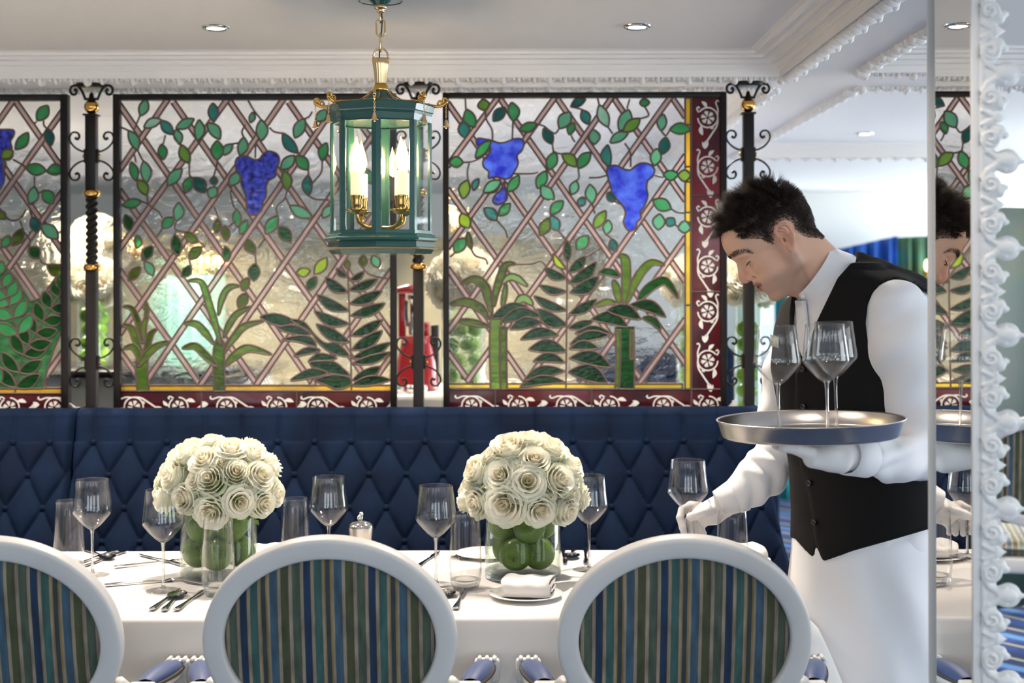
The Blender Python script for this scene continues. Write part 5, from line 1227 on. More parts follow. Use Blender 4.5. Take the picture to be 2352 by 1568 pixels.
def make_napkin():
    mb = MB(); path = []
    lay = [(.0, .052), (.011, .052), (.022, .052), (.033, .052)]
    pts = [(.050, .003), (-.030, .003), (-.046, .010), (-.050, .021), (-.044, .033), (-.025, .038), (.045, .036), (.050, .031), (.044, .027), (-.022, .026), (-.030, .021), (-.026, .016), (.048, .014)]
    c = cr(pts, 6); n = len(c); P2 = []
    for i in range(n):
        t = c[min(i+1, n-1)]-c[max(i-1, 0)]; t.normalize(); P2.append((c[i], Vector((-t.y, t.x, 0))))
    rows = []
    for k, x in enumerate(np.linspace(-.056, .056, 12)):
        w = .0022*math.sin(k*1.3)
        row = [(x+.004*math.sin(q.y*90), q.x+nn.x*.0021, q.y+nn.y*.0021+w*(q.y/.04)) for q, nn in P2]+[(x+.004*math.sin(q.y*90), q.x-nn.x*.0021, q.y-nn.y*.0021+w*(q.y/.04)) for q, nn in reversed(P2)]
        rows.append(row)
    m = len(rows[0]); mb.grid([p for r in rows for p in r], m, len(rows), closeu=True)
    for r in (0, len(rows)-1):
        for i in range(n-1):
            f = (r*m+i, r*m+i+1, r*m+m-2-i, r*m+m-1-i); mb.f.append(f if r == 0 else f[::-1]); mb.m.append(0); mb.sm.append(False)
    return mb.build('folded_napkin', M['linen'])
NP = make_napkin(); first_pn = [True]
def setting(px, Y, rot, where):
    x = P(px, 1300, Y).x
    p = PL if first_pn[0] else PL.copy(); q = NP if first_pn[0] else NP.copy()
    if not first_pn[0]: COL.objects.link(p); COL.objects.link(q)
    first_pn[0] = False
    p.location = (x, Y, TZ+.0005); tag(p, 'white side plate '+where, 'plate', 'side plates')
    q.location = (x+.004, Y, TZ+.0062); q.rotation_euler = (0, 0, rot); tag(q, 'folded white napkin on the plate '+where, 'napkin', 'folded napkins')
setting(1208, 3.303, -.16, 'in front of the right rose vase'); setting(630, 3.72, .3, 'behind the middle armchair, right of the left rose vase'); setting(1694, 3.70, .2, 'beside the tumbler under the waiter\'s arm'); setting(1560, 3.76, -.1, 'behind the right armchair, below the held wine glass')
pl = PL.copy(); COL.objects.link(pl); pl.location = (P(1120, 1262, 3.80).x, 3.80, TZ+.0005); tag(pl, 'bare white side plate behind the right vase of apples', 'plate', 'side plates')
def cutlery(kind):
    mb = MB(); L = .2
    hp = [(-.10, .0068, .0035), (-.095, .0085, .004), (-.07, .0075, .0042), (-.04, .0048, .0040), (0, .0036, .0034), (.02, .0036, .003)]
    pts = []; n = 10
    for x, w, h in hp:
        for q in np.linspace(0, 2*PI, n+1)[:-1]: pts.append((x, w*math.cos(q), .005+h*math.sin(q)*.6))
    mb.grid(pts, n, len(hp), closeu=True); mb.f.append(tuple(reversed(range(n)))); mb.m.append(0); mb.sm.append(True)
    if kind == 'knife':
        pts = []; pr_ = [(.018, .0036, .0036), (.03, .0075, .006), (.07, .0105, .0095), (.10, .0100, .0085), (.118, .0045, .004), (.124, .0006, .0006)]
        for x, a, b in pr_: pts += [(x, -a*.55, .0035), (x, 0, .0058), (x, b*.95, .0042), (x, 0, .0022)]
        mb.grid(pts, 4, len(pr_), closeu=True)
    elif kind == 'spoon':
        pts = []; nu, nv = 14, 11
        for s_, off in ((1, .0), (-1, -.0012)):
            for j in range(nv):
                r = j/(nv-1)
                for i in range(nu): a = 2*PI*i/nu; pts.append((.052+.034*r*math.cos(a), .0225*r*math.sin(a)*(1-.12*math.cos(a)), .0075-.0062*(1-r*r)+off+.002))
        mb.grid(pts[:nu*nv], nu, nv, closeu=True); mb.grid(pts[nu*nv:], nu, nv, closeu=True)
    else:
        pts = []; pr_ = [(.018, .0036), (.032, .006), (.045, .0115), (.058, .0125)]
        for x, a in pr_:
            for q in np.linspace(0, 2*PI, 9)[:-1]: pts.append((x, a*math.cos(q), .0055+.0014*math.sin(q)-.0035*math.sin((x-.018)/.04*PI)))
        mb.grid(pts, 8, len(pr_), closeu=True)
        for k in range(4):
            y = -.0098+.00655*k; mb.tube([(.056, y, .0048), (.075, y, .0045), (.092, y*.97, .0075), (.102, y*.95, .0105)], [.0021, .0019, .0016, .0008], 6, up=(0, 0, 1), flat=.6)
    return mb.build({'knife': 'table_knife', 'spoon': 'spoon', 'fork': 'fork'}[kind], M['silver'])
CUT = {k: cutlery(k) for k in ('knife', 'spoon', 'fork')}; cut_used = {}
def lay(kind, a, b, where, flip=0):
    A = Vector((P(a[0], a[1], TY(a[1])).x, TY(a[1]))); Bv = Vector((P(b[0], b[1], TY(b[1])).x, TY(b[1]))); d = (Bv-A); d.normalize(); c = A+d*.10
    o = CUT[kind] if kind not in cut_used else CUT[kind].copy()
    if kind in cut_used: COL.objects.link(o)
    cut_used[kind] = 1; o.location = (c.x, c.y, TZ+.0006); o.rotation_euler = (0, 0, math.atan2(d.y, d.x)); tag(o, where, 'cutlery', 'cutlery laid on the tablecloth')
lay('knife', (348, 1402), (425, 1345), 'table knife left of the spoon in front of the left wine glass')
lay('spoon', (376, 1404), (430, 1346), 'silver spoon lying between two knives in front of the left vase')
lay('knife', (404, 1403), (478, 1350), 'table knife right of the spoon, its blade under the front tumbler')
lay('fork', (240, 1345), (340, 1337), 'fork nearest the left armchair, lying crosswise'); lay('fork', (262, 1303), (375, 1291), 'fork lying crosswise behind the second wine glass')
lay('knife', (425, 1300), (385, 1290), 'table knife lying with its handle by the left vase')
lay('spoon', (195, 1262), (240, 1279), 'silver spoon at the far left beside the tall tumbler'); lay('knife', (290, 1266), (215, 1292), 'table knife lying behind the far left wine glass'); lay('knife', (268, 1264), (190, 1290), 'second table knife at the far left, nearest the banquette')
lay('knife', (1046, 1402), (1070, 1352), 'table knife beside the tumbler, right of the middle armchair'); lay('spoon', (1012, 1402), (1034, 1345), 'silver spoon beside the tumbler, next to the middle armchair')
lay('fork', (1062, 1256), (1046, 1284), 'left of two forks seen through the tumbler by the right vase'); lay('fork', (1082, 1256), (1066, 1284), 'right of two forks seen through the tumbler by the right vase')
lay('knife', (955, 1306), (992, 1281), 'table knife with only its tip showing behind the middle armchair')
lay('spoon', (1318, 1258), (1312, 1285), 'silver spoon right of the right vase, near the banquette'); lay('knife', (1292, 1262), (1296, 1292), 'table knife just right of the right vase of apples'); lay('knife', (1346, 1262), (1344, 1292), 'table knife beside the stem of the wine glass right of the right vase')
lay('fork', (1490, 1262), (1494, 1292), 'fork behind the right armchair, left of the folded napkin there')
# ================================================================ the waiter
YM = 3.33; KS = YM/3.25
man = empty('person', (P(1990, 1500, YM).x, YM, 0), 'person in white shirt, black waistcoat and white apron carrying a steel tray of glasses', 'person')
MO = Vector(man.location)
# ---- head, in a frame of its own: f = forwards, v = down the face, s = towards the camera (mm)
hf = Field((-150, -150, -96), (150, 165, 96), 2.0)
hf.ell((22, -52, 0), (102, 78, 76), k=1); hf.ell((60, -42, 0), (66, 60, 62), k=14); hf.ell((56, 30, 0), (55, 72, 56), k=16)
hf.ell((-25, -35, 0), (55, 62, 68), k=14)
for sg in (-1, 1):
    hf.cone((14, 46, sg*50), (62, 92, sg*22), 18, 16, k=16); hf.cone((8, 10, sg*58), (14, 50, sg*52), 16, 17, k=16)
    hf.ell((72, 20, sg*42), (27, 19, 18), k=14); hf.ell((60, 48, sg*36), (30, 28, 20), k=14)
hf.ell((79, 96, 0), (16, 14, 22), k=12); hf.ell((66, 102, 0), (26, 12, 28), k=14)
for sg in (-1, 1): hf.ell((116, -3, sg*31), (20, 13.5, 17), k=7, op='s')
hf.cone((112, -27, 7), (96, -30, 44), 11, 9, k=9); hf.cone((112, -27, -7), (96, -30, -44), 11, 9, k=9)
for sg in (-1, 1):
    hf.ell((92.5, -3, sg*32), (14, 13, 14.5), k=1.5)
    hf.chain([(92.5+11.6*math.cos(a_), -10.5-.8*math.sin(a_), sg*(32+12*math.sin(a_))) for a_ in np.linspace(-.7, 1.25, 9)], [1.0]+[1.5]*7+[1.0], k=1.6, op='s')
    hf.chain([(92.5+13.8*math.cos(a_), 4.2-4.6*max(0, math.sin(a_)), sg*(32+14.3*math.sin(a_))) for a_ in np.linspace(-.7, 1.25, 11)], [.8]*11, k=.6, op='s')
    hf.chain([(92.5+12.8*math.cos(a_), 11-3*max(0, math.sin(a_)), sg*(32+13.5*math.sin(a_))) for a_ in np.linspace(-.5, 1.0, 7)], [1.4]*7, k=4, op='s')
hf.cone((109, -16, 0), (122, 20, 0), 7.5, 9.5, k=8); hf.ell((122, 28, 0), (12.5, 12, 11.5), k=6); hf.ell((118, 37, 0), (12, 6, 7), k=5)
for sg in (-1, 1): hf.ell((109, 33, sg*13), (11.5, 9, 7.5), k=3); hf.ell((113, 43.5, sg*6.5), (6, 3.2, 3.8), k=1.5, op='s')
hf.ell((84, 60, 0), (23, 24, 34), k=10)
hf.ell((101.5, 54, 0), (11, 6.5, 24), k=4); hf.ell((96, 70.5, 0), (11.5, 7.5, 20), k=3)
for sg in (-1, 1): hf.chain([(107, 63, 0), (103, 62, sg*11), (99, 60.2, sg*19), (92.5, 57, sg*29)], [4.2, 3.8, 2.9, 1.6], k=.8, op='s')
for sg in (-1, 1): hf.cone((104, 36, sg*20), (84, 56, sg*35), 2.2, 2.2, k=5, op='s'); hf.cone((101, 26, sg*19), (100, 42, sg*20), 2.0, 2.0, k=2.5, op='s')
hf.cone((-20, 30, 0), (-55, 160, 0), 56, 57, k=18); hf.ell((12, 92, 0), (38, 40, 40), k=20); hf.cone((35, 70, 0), (-8, 150, 0), 30, 36, k=18)
hf.cone((-12, 20, 44), (-18, 140, 36), 13, 14, k=16)
# ear (each side)
for sg in (-1, 1):
    eo = 70
    def E(f, v, s): return (f+9, v-6, sg*(eo+s))
    hf.ell(E(0, -2, 3), (13, 24, 7), k=6)
    rim = [(12, -12, 5), (13, -24, 8), (6, -33, 11), (-4, -34, 13), (-14, -28, 15), (-18, -15, 16), (-17, 0, 15), (-12, 13, 12), (-6, 22, 9)]
    hf.chain([E(*q) for q in rim], [4, 4, 4, 4, 4.2, 4.3, 4.2, 4.2, 5], k=2.5)
    hf.ell(E(1, 25, 7), (8, 9, 5), k=4)
    hf.chain([E(3, -24, 9), E(-7, -16, 11), E(-9, -2, 10.5), E(-5, 9, 9)], [3, 3, 3.2, 3.5], k=3)
    hf.ell(E(1, 1, 13), (9.5, 12.5, 8), k=2, op='s'); hf.ell(E(4, 2, 2), (4, 5, 9), k=1, op='s'); hf.ell(E(11, 2, 7), (4, 6, 4), k=3)
    hf.ell(E(-12, -18, 16), (2.5, 10, 3), k=2, op='s')
hv, hq = hf.mesh(); hv = smooth_verts(hv, hq, 2, .35)
HO = P(1600+1000/4.995, 390+800/4.995, YM); hs = .001*.9985*KS
FX, DX, SX = np.array((-.8600, 0, -.5103)), np.array((.5103, 0, -.8600)), np.array((0, -1, 0))
def head_world(V): return np.array(HO)+hs*(V[:, [0]]*FX+V[:, [1]]*DX+V[:, [2]]*SX)
def head_zoom(V): return 1000+5*(V[:, 0]*-.86+V[:, 1]*.51), 800+5*(V[:, 0]*.51+V[:, 1]*.86)
hw = head_world(hv)
# hair line, seen side on
HP = [(180, 800), (262, 772), (330, 722), (470, 690), (505, 790), (620, 790), (730, 785), (800, 830), (868, 862), (872, 760), (880, 690), (930, 600), (1010, 570), (1090, 600), (1140, 690), (1180, 735), (1260, 780), (1380, 785), (1440, 800), (1560, 560), (1700, 200), (900, -200), (0, 0), (0, 800)]
hva = hv.copy(); hva[:, 2] = np.abs(hva[:, 2]); hwa = head_world(hva)
def to_zoom(Wd): return (CXP+F*Wd[:, 0]/Wd[:, 1]-1600)*4.995, (YH+F*(EYE-Wd[:, 2])/Wd[:, 1]-390)*4.995
zx, zy = to_zoom(hwa)
hd = poly_sdf(zx, zy, HP)
ear = (np.abs(hv[:, 2]) > 76.3) & (hv[:, 0] > -16) & (hv[:, 0] < 30) & (hv[:, 1] > -46) & (hv[:, 1] < 32)
def sm(x, a, b): t = np.clip((x-a)/(b-a), 0, 1); return t*t*(3-2*t)
skin = np.array(lin(226, 180, 154)[:3]); beard = np.array(lin(178, 144, 128)[:3]); lip = np.array(lin(180, 106, 98)[:3]); red = np.array(lin(214, 146, 122)[:3]); hairc = np.array(lin(46, 35, 31)[:3]); tooth = np.array(lin(228, 218, 204)[:3])
n_ = len(hv); col = np.tile(skin, (n_, 1)); f, v, s_ = hv[:, 0], hv[:, 1], hv[:, 2]
nz = (np.sin(f*.9+v*.7)+np.sin(v*1.3-s_*.8))*.05
bm_ = sm(v, 40, 66)*(1-sm(v, 112, 132))*sm(f, 0, 22)
bm_ = np.clip(np.maximum(bm_, .8*sm(v, 10, 40)*(1-sm(f, 22, 40))*sm(f, -2, 8))+nz*bm_, 0, 1)*.8
def mixc(m, c):
    global col
    col = col*(1-m[:, None])+c*m[:, None]
mixc(bm_, beard)
mixc(np.clip(sm(f, 108, 122)*sm(v, 8, 26)*(1-sm(v, 40, 48)), 0, 1)*.45, red); mixc(ear*.5, red); mixc(.3*np.exp(-((f-82)/22)**2-((v-24)/16)**2), red)
lp = np.exp(-((v-(55.5-s_**2*.004))/4.2)**2)*sm(f, 90, 98)*(1-sm(np.abs(s_), 20, 28))+np.exp(-((v-(70-s_**2*.008))/5.5)**2)*sm(f, 86, 94)*(1-sm(np.abs(s_), 16, 22)); mixc(np.clip(lp*1.2, 0, 1)*.95, lip)
mixc(np.clip(np.exp(-((v-(62.7-np.abs(s_)**2*.006))/4.0)**2)*sm(f, 72, 80)*(1-sm(np.abs(s_), 27, 31)), 0, 1)*.9, np.array(lin(96, 52, 46)[:3]))
hm = sm(-hd, -10, 40)*(~ear); mixc(hm*(.74+.22*sm(-hd, 20, 120)), hairc)
def skin_mat():
    m, nt, out = newmat('skin'); at = nd(nt, 'ShaderNodeAttribute', attribute_name='tone'); p = nd(nt, 'ShaderNodeBsdfPrincipled'); p.inputs['Roughness'].default_value = .48; p.inputs['Specular IOR Level'].default_value = .35
    nt.links.new(at.outputs[0], p.inputs['Base Color']); p.inputs['Subsurface Weight'].default_value = .12; p.inputs['Subsurface Radius'].default_value = (.012, .004, .002); p.inputs['Subsurface Scale'].default_value = .5
    b, _, _ = bumpnode(nt, 420, .12, dist=.001); nt.links.new(b.outputs[0], p.inputs['Normal']); nt.links.new(p.outputs[0], out.inputs[0]); return m
M['skin'] = skin_mat()
# ---- the rest of the body under the clothes
AX, BX = np.array((.43, -.903)), np.array((-.903, -.43))        # across the shoulders (towards the camera), forwards
def stack_eval(g, keys, off=0.0):
    """solid of stacked ellipses; keys: (py, centre px, half width, half depth)"""
    zs = np.array([EYE-(k[0]-YH)/F*YM for k in keys])[::-1]; cx = np.array([(k[1]-CXP)/F*YM for k in keys])[::-1]; w = np.array([k[2] for k in keys])[::-1]; d = np.array([k[3] for k in keys])[::-1]
    cy = np.array([(k[4] if len(k) > 4 else 0) for k in keys])[::-1]
    X, Y, Z = g; C = np.interp(Z, zs, cx); W = np.interp(Z, zs, w)*KS+off; D = np.interp(Z, zs, d)*KS+off; CY = YM+np.interp(Z, zs, cy)
    a = (X-C)*AX[0]+(Y-CY)*AX[1]; b = (X-C)*BX[0]+(Y-CY)*BX[1]
    rr = np.sqrt((a/W)**2+(b/D)**2); dist = (rr-1)*np.minimum(W, D)
    return np.maximum(dist, np.maximum(zs[0]-off-Z, Z-zs[-1]-off))
TORSO = [(618, 1938, .085, .066), (640, 1950, .14, .088), (680, 1956, .19, .110), (760, 1946, .198, .128), (850, 1941, .190, .141), (950, 1956, .178, .143), (1070, 1976, .172, .143), (1180, 1987, .178, .148), (1300, 1991, .186, .153)]
def full(fld): return tuple(slice(0, n) for n in fld.n), np.meshgrid(*fld.ax, indexing='ij')
bf = Field((.46, 2.86, .02), (1.10, 3.70, 1.53), .011)
sl, g = full(bf); bf._put(sl, stack_eval(g, [(k[0], k[1], k[2]-.018, k[3]-.018) for k in TORSO]), 0)
pv = lambda px, py, Y: tuple(P(px, py, Y))
NSH, NEL, NWR = pv(2066, 722, 3.16), pv(2122, 1040, 3.16), pv(1962, 1046, 3.02)
FSH, FEL, FWR = pv(1842, 770, 3.48), pv(1793, 1030, 3.49), pv(1660, 1150, 3.49)
for a, b, c in ((NSH, NEL, NWR), (FSH, FEL, FWR)): bf.cone(a, b, .050, .038, k=.03); bf.cone(b, c, .036, .020, k=.02)
hx = P(1990, 1300, YM).x
for sg in (-1, 1):
    o = Vector((AX[0], AX[1], 0))*sg*.095; h = Vector((hx, YM, .86))+o; kn = Vector((hx-.02, YM, .48))+o; an = Vector((hx+.02, YM, .09))+o
    bf.cone(h, kn, .085, .06, k=.03); bf.cone(kn, an, .055, .036, k=.03)
bV, bQ = bf.mesh(); bV = smooth_verts(bV, bQ, 2)
np_obj('body', np.concatenate([hw, bV]), np.concatenate([hq, bQ+len(hw)]), M['skin'], man, off=MO, cols=np.c_[np.concatenate([np.clip(col, 0, 1), np.tile(skin, (len(bV), 1))]), np.ones(len(hw)+len(bV))])
# ---- hair: strands rooted on the scalp
def normals(V, Q):
    a = np.cross(V[Q[:, 2]]-V[Q[:, 0]], V[Q[:, 3]]-V[Q[:, 1]]); N = np.zeros_like(V)
    for k in range(4): np.add.at(N, Q[:, k], a)
    return N/(np.linalg.norm(N, axis=1, keepdims=True)+1e-12)
hN = normals(hv, hq)
if (hN*(hv-np.array((20, -20, 0)))).sum(1).mean() < 0: hN = -hN
cand = np.flatnonzero((hd < 4) & (~ear) & (v < 60))
side_ = cand[(hv[cand, 1] > -75)]; roots = np.concatenate([rng.choice(cand, 26000), rng.choice(side_, 20000)])
R0 = hv[roots]+rng.normal(0, 1.1, (len(roots), 3)); N0 = hN[roots]; dd = -hd[roots]/5
topness = sm(-R0[:, 1]-.25*R0[:, 0]*0, 52, 112); frontness = sm(R0[:, 0], 40, 112)*sm(-R0[:, 1], 50, 80)
Lh = 4.5+9*sm(dd, 0, 50)+31*np.maximum(topness, frontness*.95)*rng.uniform(.6, 1.15, len(roots)); Lh = np.where(R0[:, 0] < -45, np.minimum(Lh, 12+14*topness), Lh)
Lh *= np.where((R0[:, 1] > 5), .75, 1)
clump = rng.choice(len(roots), 520, replace=False); cp = R0[clump]
from mathutils.kdtree import KDTree
kd = KDTree(len(cp))
for i, q in enumerate(cp): kd.insert(q, i)
kd.balance(); near = np.array([kd.find(q)[1] for q in R0])
cj = rng.normal(0, 1, (len(cp), 3))
flow = np.stack([-.55+0*R0[:, 0]+1.75*np.maximum(frontness, topness*.55), .75-1.35*np.maximum(topness, frontness), 0*R0[:, 0]], 1)
tang = flow-N0*(flow*N0).sum(1, keepdims=True); up = np.maximum(topness, frontness)
D0 = tang*(1-.45*up[:, None])+N0*(.22+.75*up[:, None])+cj[near]*(.10+.26*up[:, None])+rng.normal(0, .10, R0.shape); D0 /= np.linalg.norm(D0, axis=1, keepdims=True)
tipc = cp[near]+ (D0*Lh[:, None])*1.0
tips = R0+D0*Lh[:, None]; tips = tips+(tipc-tips)*(.45*up[:, None])
bend = tang*(Lh[:, None]*.12)-N0*(Lh[:, None]*(.10*(1-up[:, None])))
mid = R0+(tips-R0)*.5+N0*(Lh[:, None]*.07*(1-up[:, None])); tips = tips+bend
base = R0-N0*1.2
sd = np.cross(D0, N0+rng.normal(0, .2, N0.shape)); sd /= np.linalg.norm(sd, axis=1, keepdims=True)+1e-9; od = np.cross(D0, sd)
wd = (rng.uniform(.16, .32, len(roots))*np.where(np.arange(len(roots)) < 26000, 1, .75))[:, None]
SV = []
for c, k in ((base, 1.0), (mid, .85)):
    for a in range(3): th = 2*PI*a/3; SV.append(c+(sd*math.cos(th)+od*math.sin(th))*wd*k)
SV.append(tips); SV = np.stack(SV, 1); nS = len(roots); idx = (np.arange(nS)*7)[:, None]
T = []
for a in range(3):
    b = (a+1) % 3; T += [idx+np.array([[a, b, 3+b]]), idx+np.array([[a, 3+b, 3+a]]), idx+np.array([[3+a, 3+b, 6]])]
np_obj('hair', head_world(SV.reshape(-1, 3)), np.concatenate(T), M['hair'], man, off=MO)
# eyebrows, lashes
kdh = KDTree(len(hv))
for i, q in enumerate(hv): kdh.insert(q, i)
kdh.balance()
zxs = np.stack([zx, zy], 1)
def brow(sg):
    top = [(378, 1000), (420, 958), (500, 925), (570, 925), (640, 960)]; bot = [(388, 1028), (440, 1008), (505, 968), (570, 950), (640, 968)]
    k = np.flatnonzero((poly_sdf(zx, zy, top+bot[::-1]) < 3) & (hv[:, 2]*sg > 0) & (hv[:, 0] > 70)); VV, TT = [], []
    if len(k) == 0: return
    for _ in range(700):
        i = random.choice(list(k)); p = Vector(hv[i])+Vector((random.gauss(0, .8), random.gauss(0, .8), random.gauss(0, .8))); n = Vector(hN[i]); u = min(1, max(0, (zx[i]-390)/230))
        d = Vector((-.9*u-.2, -.75+.8*u, sg*(.35+.3*u))); d = (d-n*d.dot(n)).normalized()*1.0+n*.22; d += Vector((random.gauss(0, .13),)*3); l = random.uniform(4.5, 8); e = d.orthogonal().normalized()*.28; e2 = d.cross(e).normalized()*.28
        b = len(VV); p = p-n*.4; VV += [p+e, p-e*.5+e2, p-e*.5-e2, p+d*l]; TT += [(b, b+1, b+3), (b+1, b+2, b+3), (b+2, b, b+3)]
    np_obj('eyebrow', head_world(np.array([tuple(q) for q in VV])), np.array(TT), M['lash'], man, off=MO)
for sg in (1, -1):
    brow(sg)
    c = np.array([(92.5+14.6*math.cos(a_), 3.9-4.6*max(0, math.sin(a_)), sg*(32+15.1*math.sin(a_))) for a_ in np.linspace(-.55, 1.22, 24)])
    mb = MB(); W_ = head_world(c); mb.tube([tuple(q) for q in W_], [.0004]+[.0008]*22+[.0006], 6)
    for i in range(46):
        q = c[random.randrange(len(c))]; o_ = (q-np.array([92.5, -3, sg*32]))*np.array([1, 0, 1])/14.5
        a_ = head_world(np.array([q, q+(o_*4.2+np.array([.6, 3.6, 0]))*random.uniform(.7, 1.15)])); mb.tube([tuple(a_[0]), tuple(a_[1])], [.00028, .00008], 4)
    mb.build('eyelashes', M['lash'], man)
# ---- shirt
sf_ = Field((.46, 2.86, .78), (1.14, 3.70, 1.56), .0065)
sl, g = full(sf_); sf_._put(sl, stack_eval(g, TORSO, -.001), 0)
UB = pv(2040, 738, YM+.02)
sf_.ell(UB, (.118, .14, .112), k=.04); sf_.cone(pv(1966, 622, YM), pv(2078, 692, YM), .034, .056, k=.02)
sf_.chain([pv(2062, 712, 3.16), pv(2080, 800, 3.15), pv(2104, 930, 3.16), pv(2124, 1035, 3.16)], [.068, .081, .066, .064], k=.025)
sf_.chain([pv(2124, 1044, 3.15), pv(2056, 1054, 3.06), pv(2000, 1050, 2.99)], [.056, .048, .041], k=.02)
sf_.chain([pv(1845, 775, 3.48), pv(1812, 860, 3.50), pv(1797, 950, 3.51), pv(1796, 1030, 3.50)], [.064, .060, .056, .056], k=.025)
sf_.chain([pv(1796, 1036, 3.49), pv(1748, 1092, 3.49), pv(1704, 1132, 3.49)], [.054, .055, .047], k=.02)
sV, sQ = sf_.mesh(); sV = smooth_verts(sV, sQ, 2); sN = normals(sV, sQ)
ppx = CXP+F*sV[:, 0]/sV[:, 1]; ppy = YH+F*(EYE-sV[:, 2])/sV[:, 1]
def folds(t, c, amp, f1): return amp*(np.abs(np.sin(t*f1+1.8*np.sin(c*f1*.37)))**1.6-.5)
fore = sm(ppx, 1690, 1730)*(1-sm(ppx, 1800, 1830))*sm(ppy, 1020, 1050)*(sV[:, 1] > 3.36)
disp = fore*folds((ppx*.75-ppy*.35), ppx*.5+ppy, .010, .075)
upa = sm(ppx, 1985, 2030)*(sV[:, 1] < 3.22); disp += upa*folds(ppx*.5+ppy*.25, ppy*.4-ppx*.3, .007, .055)*sm(ppy, 640, 700)
nf = (sV[:, 1] < 3.20)*sm(ppy, 1000, 1040)*sm(ppx, 1975, 2000); disp += nf*folds(ppx*.6+ppy*.5, ppy-ppx*.2, .009, .05)
far_up = (sV[:, 1] > 3.36)*sm(ppy, 800, 840)*(1-sm(ppy, 1000, 1020)); disp += far_up*folds(ppy*.35+ppx*.5, ppx, .004, .07)
sgn = np.sign((sN*(sV-sV.mean(0))).sum(1).mean()); sV = sV+sN*sgn*disp[:, None]
shirt = np_obj('shirt', sV, sQ, M['shirt'], man, off=MO)
def cuff(name, a, b, ra, rb, parent):
    a, b = Vector(a), Vector(b); mb = MB(); ax = (b-a).normalized(); L = (b-a).length; mb.lathe([(ra*.96, -.002), (ra, 0), (ra+(rb-ra)*.5, L*.5), (rb, L), (rb-.0025, L+.0008), (rb-.004, L-.002), (rb-.006, L*.6)], 40, a, axis=ax); mb.build(name, M['shirt'], parent)
cuff('cuff', pv(1988, 1050, 2.975), pv(1943, 1046, 2.935), .0425, .0405, shirt); cuff('cuff', pv(1704, 1132, 3.49), pv(1650, 1157, 3.49), .0455, .0335, shirt)
# stand-up collar
mb = MB(); C0 = P(1866, 622, YM); e1 = Vector((-.565, 0, -.825)); hh = Vector((-.80, 0, .56)); pts = []
for j, t in enumerate((1.0, .97, .5, 0.0, -.25)):
    for i in range(49):
        ph = 2*PI*i/48+.15; ra, rb = .0685+.013*(1-t), .070+.013*(1-t); q = C0+e1*ra*math.cos(ph)+Vector((0, -1, 0))*rb*math.sin(ph)+hh*(.050*(t-1)); pts.append(q)
mb.grid(pts, 49, 5); mb.build('collar', M['shirt'], shirt, solid=.0032)
# placket strip and buttons down the shirt front
# ---- waistcoat: torso solid cut to outline
def cam_px(g): X, Y, Z = g; return CXP+F*X/Y, YH+F*(EYE-Z)/Y
NEARP = [(1838, 838), (1858, 790), (1874, 743), (1896, 698), (1924, 640), (1964, 596), (1962, 578), (2010, 578), (2070, 602), (2160, 652), (2160, 690), (2100, 655), (2055, 643), (2024, 655), (2005, 676), (1993, 703), (1988, 744), (1995, 793), (2018, 833), (2047, 927), (2062, 1000), (2320, 1010), (2320, 1160), (2129, 1218), (2050, 1241), (1960, 1266), (1889, 1292), (1880, 1272), (1872, 1250), (1866, 1190), (1858, 1141), (1838, 1072), (1826, 960), (1828, 860)]
FARP = [(1846, 846), (1836, 800), (1822, 755), (1826, 700), (1832, 668), (1812, 682), (1786, 706), (1764, 744), (1745, 800), (1745, 900), (1770, 1000), (1780, 1235), (1826, 1240), (1846, 1265), (1868, 1286), (1874, 1262), (1900, 1190), (1890, 1080), (1880, 960), (1870, 850)]
vf = Field((.56, 3.02, .80), (1.14, 3.64, 1.56), .0052)
sl, g = full(vf); qx, qy = cam_px(g)
tt = Field((.56, 3.02, .80), (1.14, 3.64, 1.56), .0052); tt._put(sl, stack_eval(g, TORSO, .0), 0); tt.ell(UB, (.118, .14, .112), k=.04); tt.cone(pv(1966, 622, YM), pv(2078, 692, YM), .034, .056, k=.02); tt.ell(pv(2058, 712, 3.18), (.055, .07, .055), k=.03)
sc_px = g[1]/F
nearv = np.maximum(tt.d-.0125, np.maximum(poly_sdf(qx, qy, NEARP)*sc_px, -(tt.d+.02))); farv = np.maximum(tt.d-.0085, np.maximum(poly_sdf(qx, qy, FARP)*sc_px, -(tt.d+.02)))
vf.d = np.minimum(nearv, farv).astype(np.float32)
vV, vQ = vf.mesh(); vV = smooth_verts(vV, vQ, 3, .5); vest = np_obj('waistcoat', vV, vQ, M['vest'], man, off=MO)
def on_surf(V, px, py, rad=5):
    a = CXP+F*V[:, 0]/V[:, 1]; b = YH+F*(EYE-V[:, 2])/V[:, 1]; k = np.flatnonzero((a-px)**2+(b-py)**2 < rad*rad)
    if len(k) == 0: k = np.array([np.argmin((a-px)**2+(b-py)**2)])
    Y = V[k, 1].min(); return P(px, py, Y)
for (px, py) in ((1844, 848), (1846, 934), (1859, 1109), (1870, 1199)):
    c = on_surf(vV, px, py); nrm = Vector((-.62, -.78, 0)); mb = MB(); mb.lathe([(.0001, .0015), (.0045, .0015), (.0052, .0028), (.0066, .0030), (.0072, .0018), (.0072, -.004), (.0001, -.004)], 20, c+nrm*.002, axis=nrm); mb.build('button', M['button'], vest)
for (px, py) in ((1845, 679), (1848, 739)):
    c = on_surf(sV, px, py) if py > 700 else P(px, py, YM-.062); nrm = Vector((-.5, -.86, 0)); mb = MB(); mb.lathe([(.0001, .001), (.004, .001), (.0055, .002), (.006, 0), (.006, -.004), (.0001, -.004)], 18, c+nrm*.002, axis=nrm); mb.build('button', M['wbutton'], shirt)
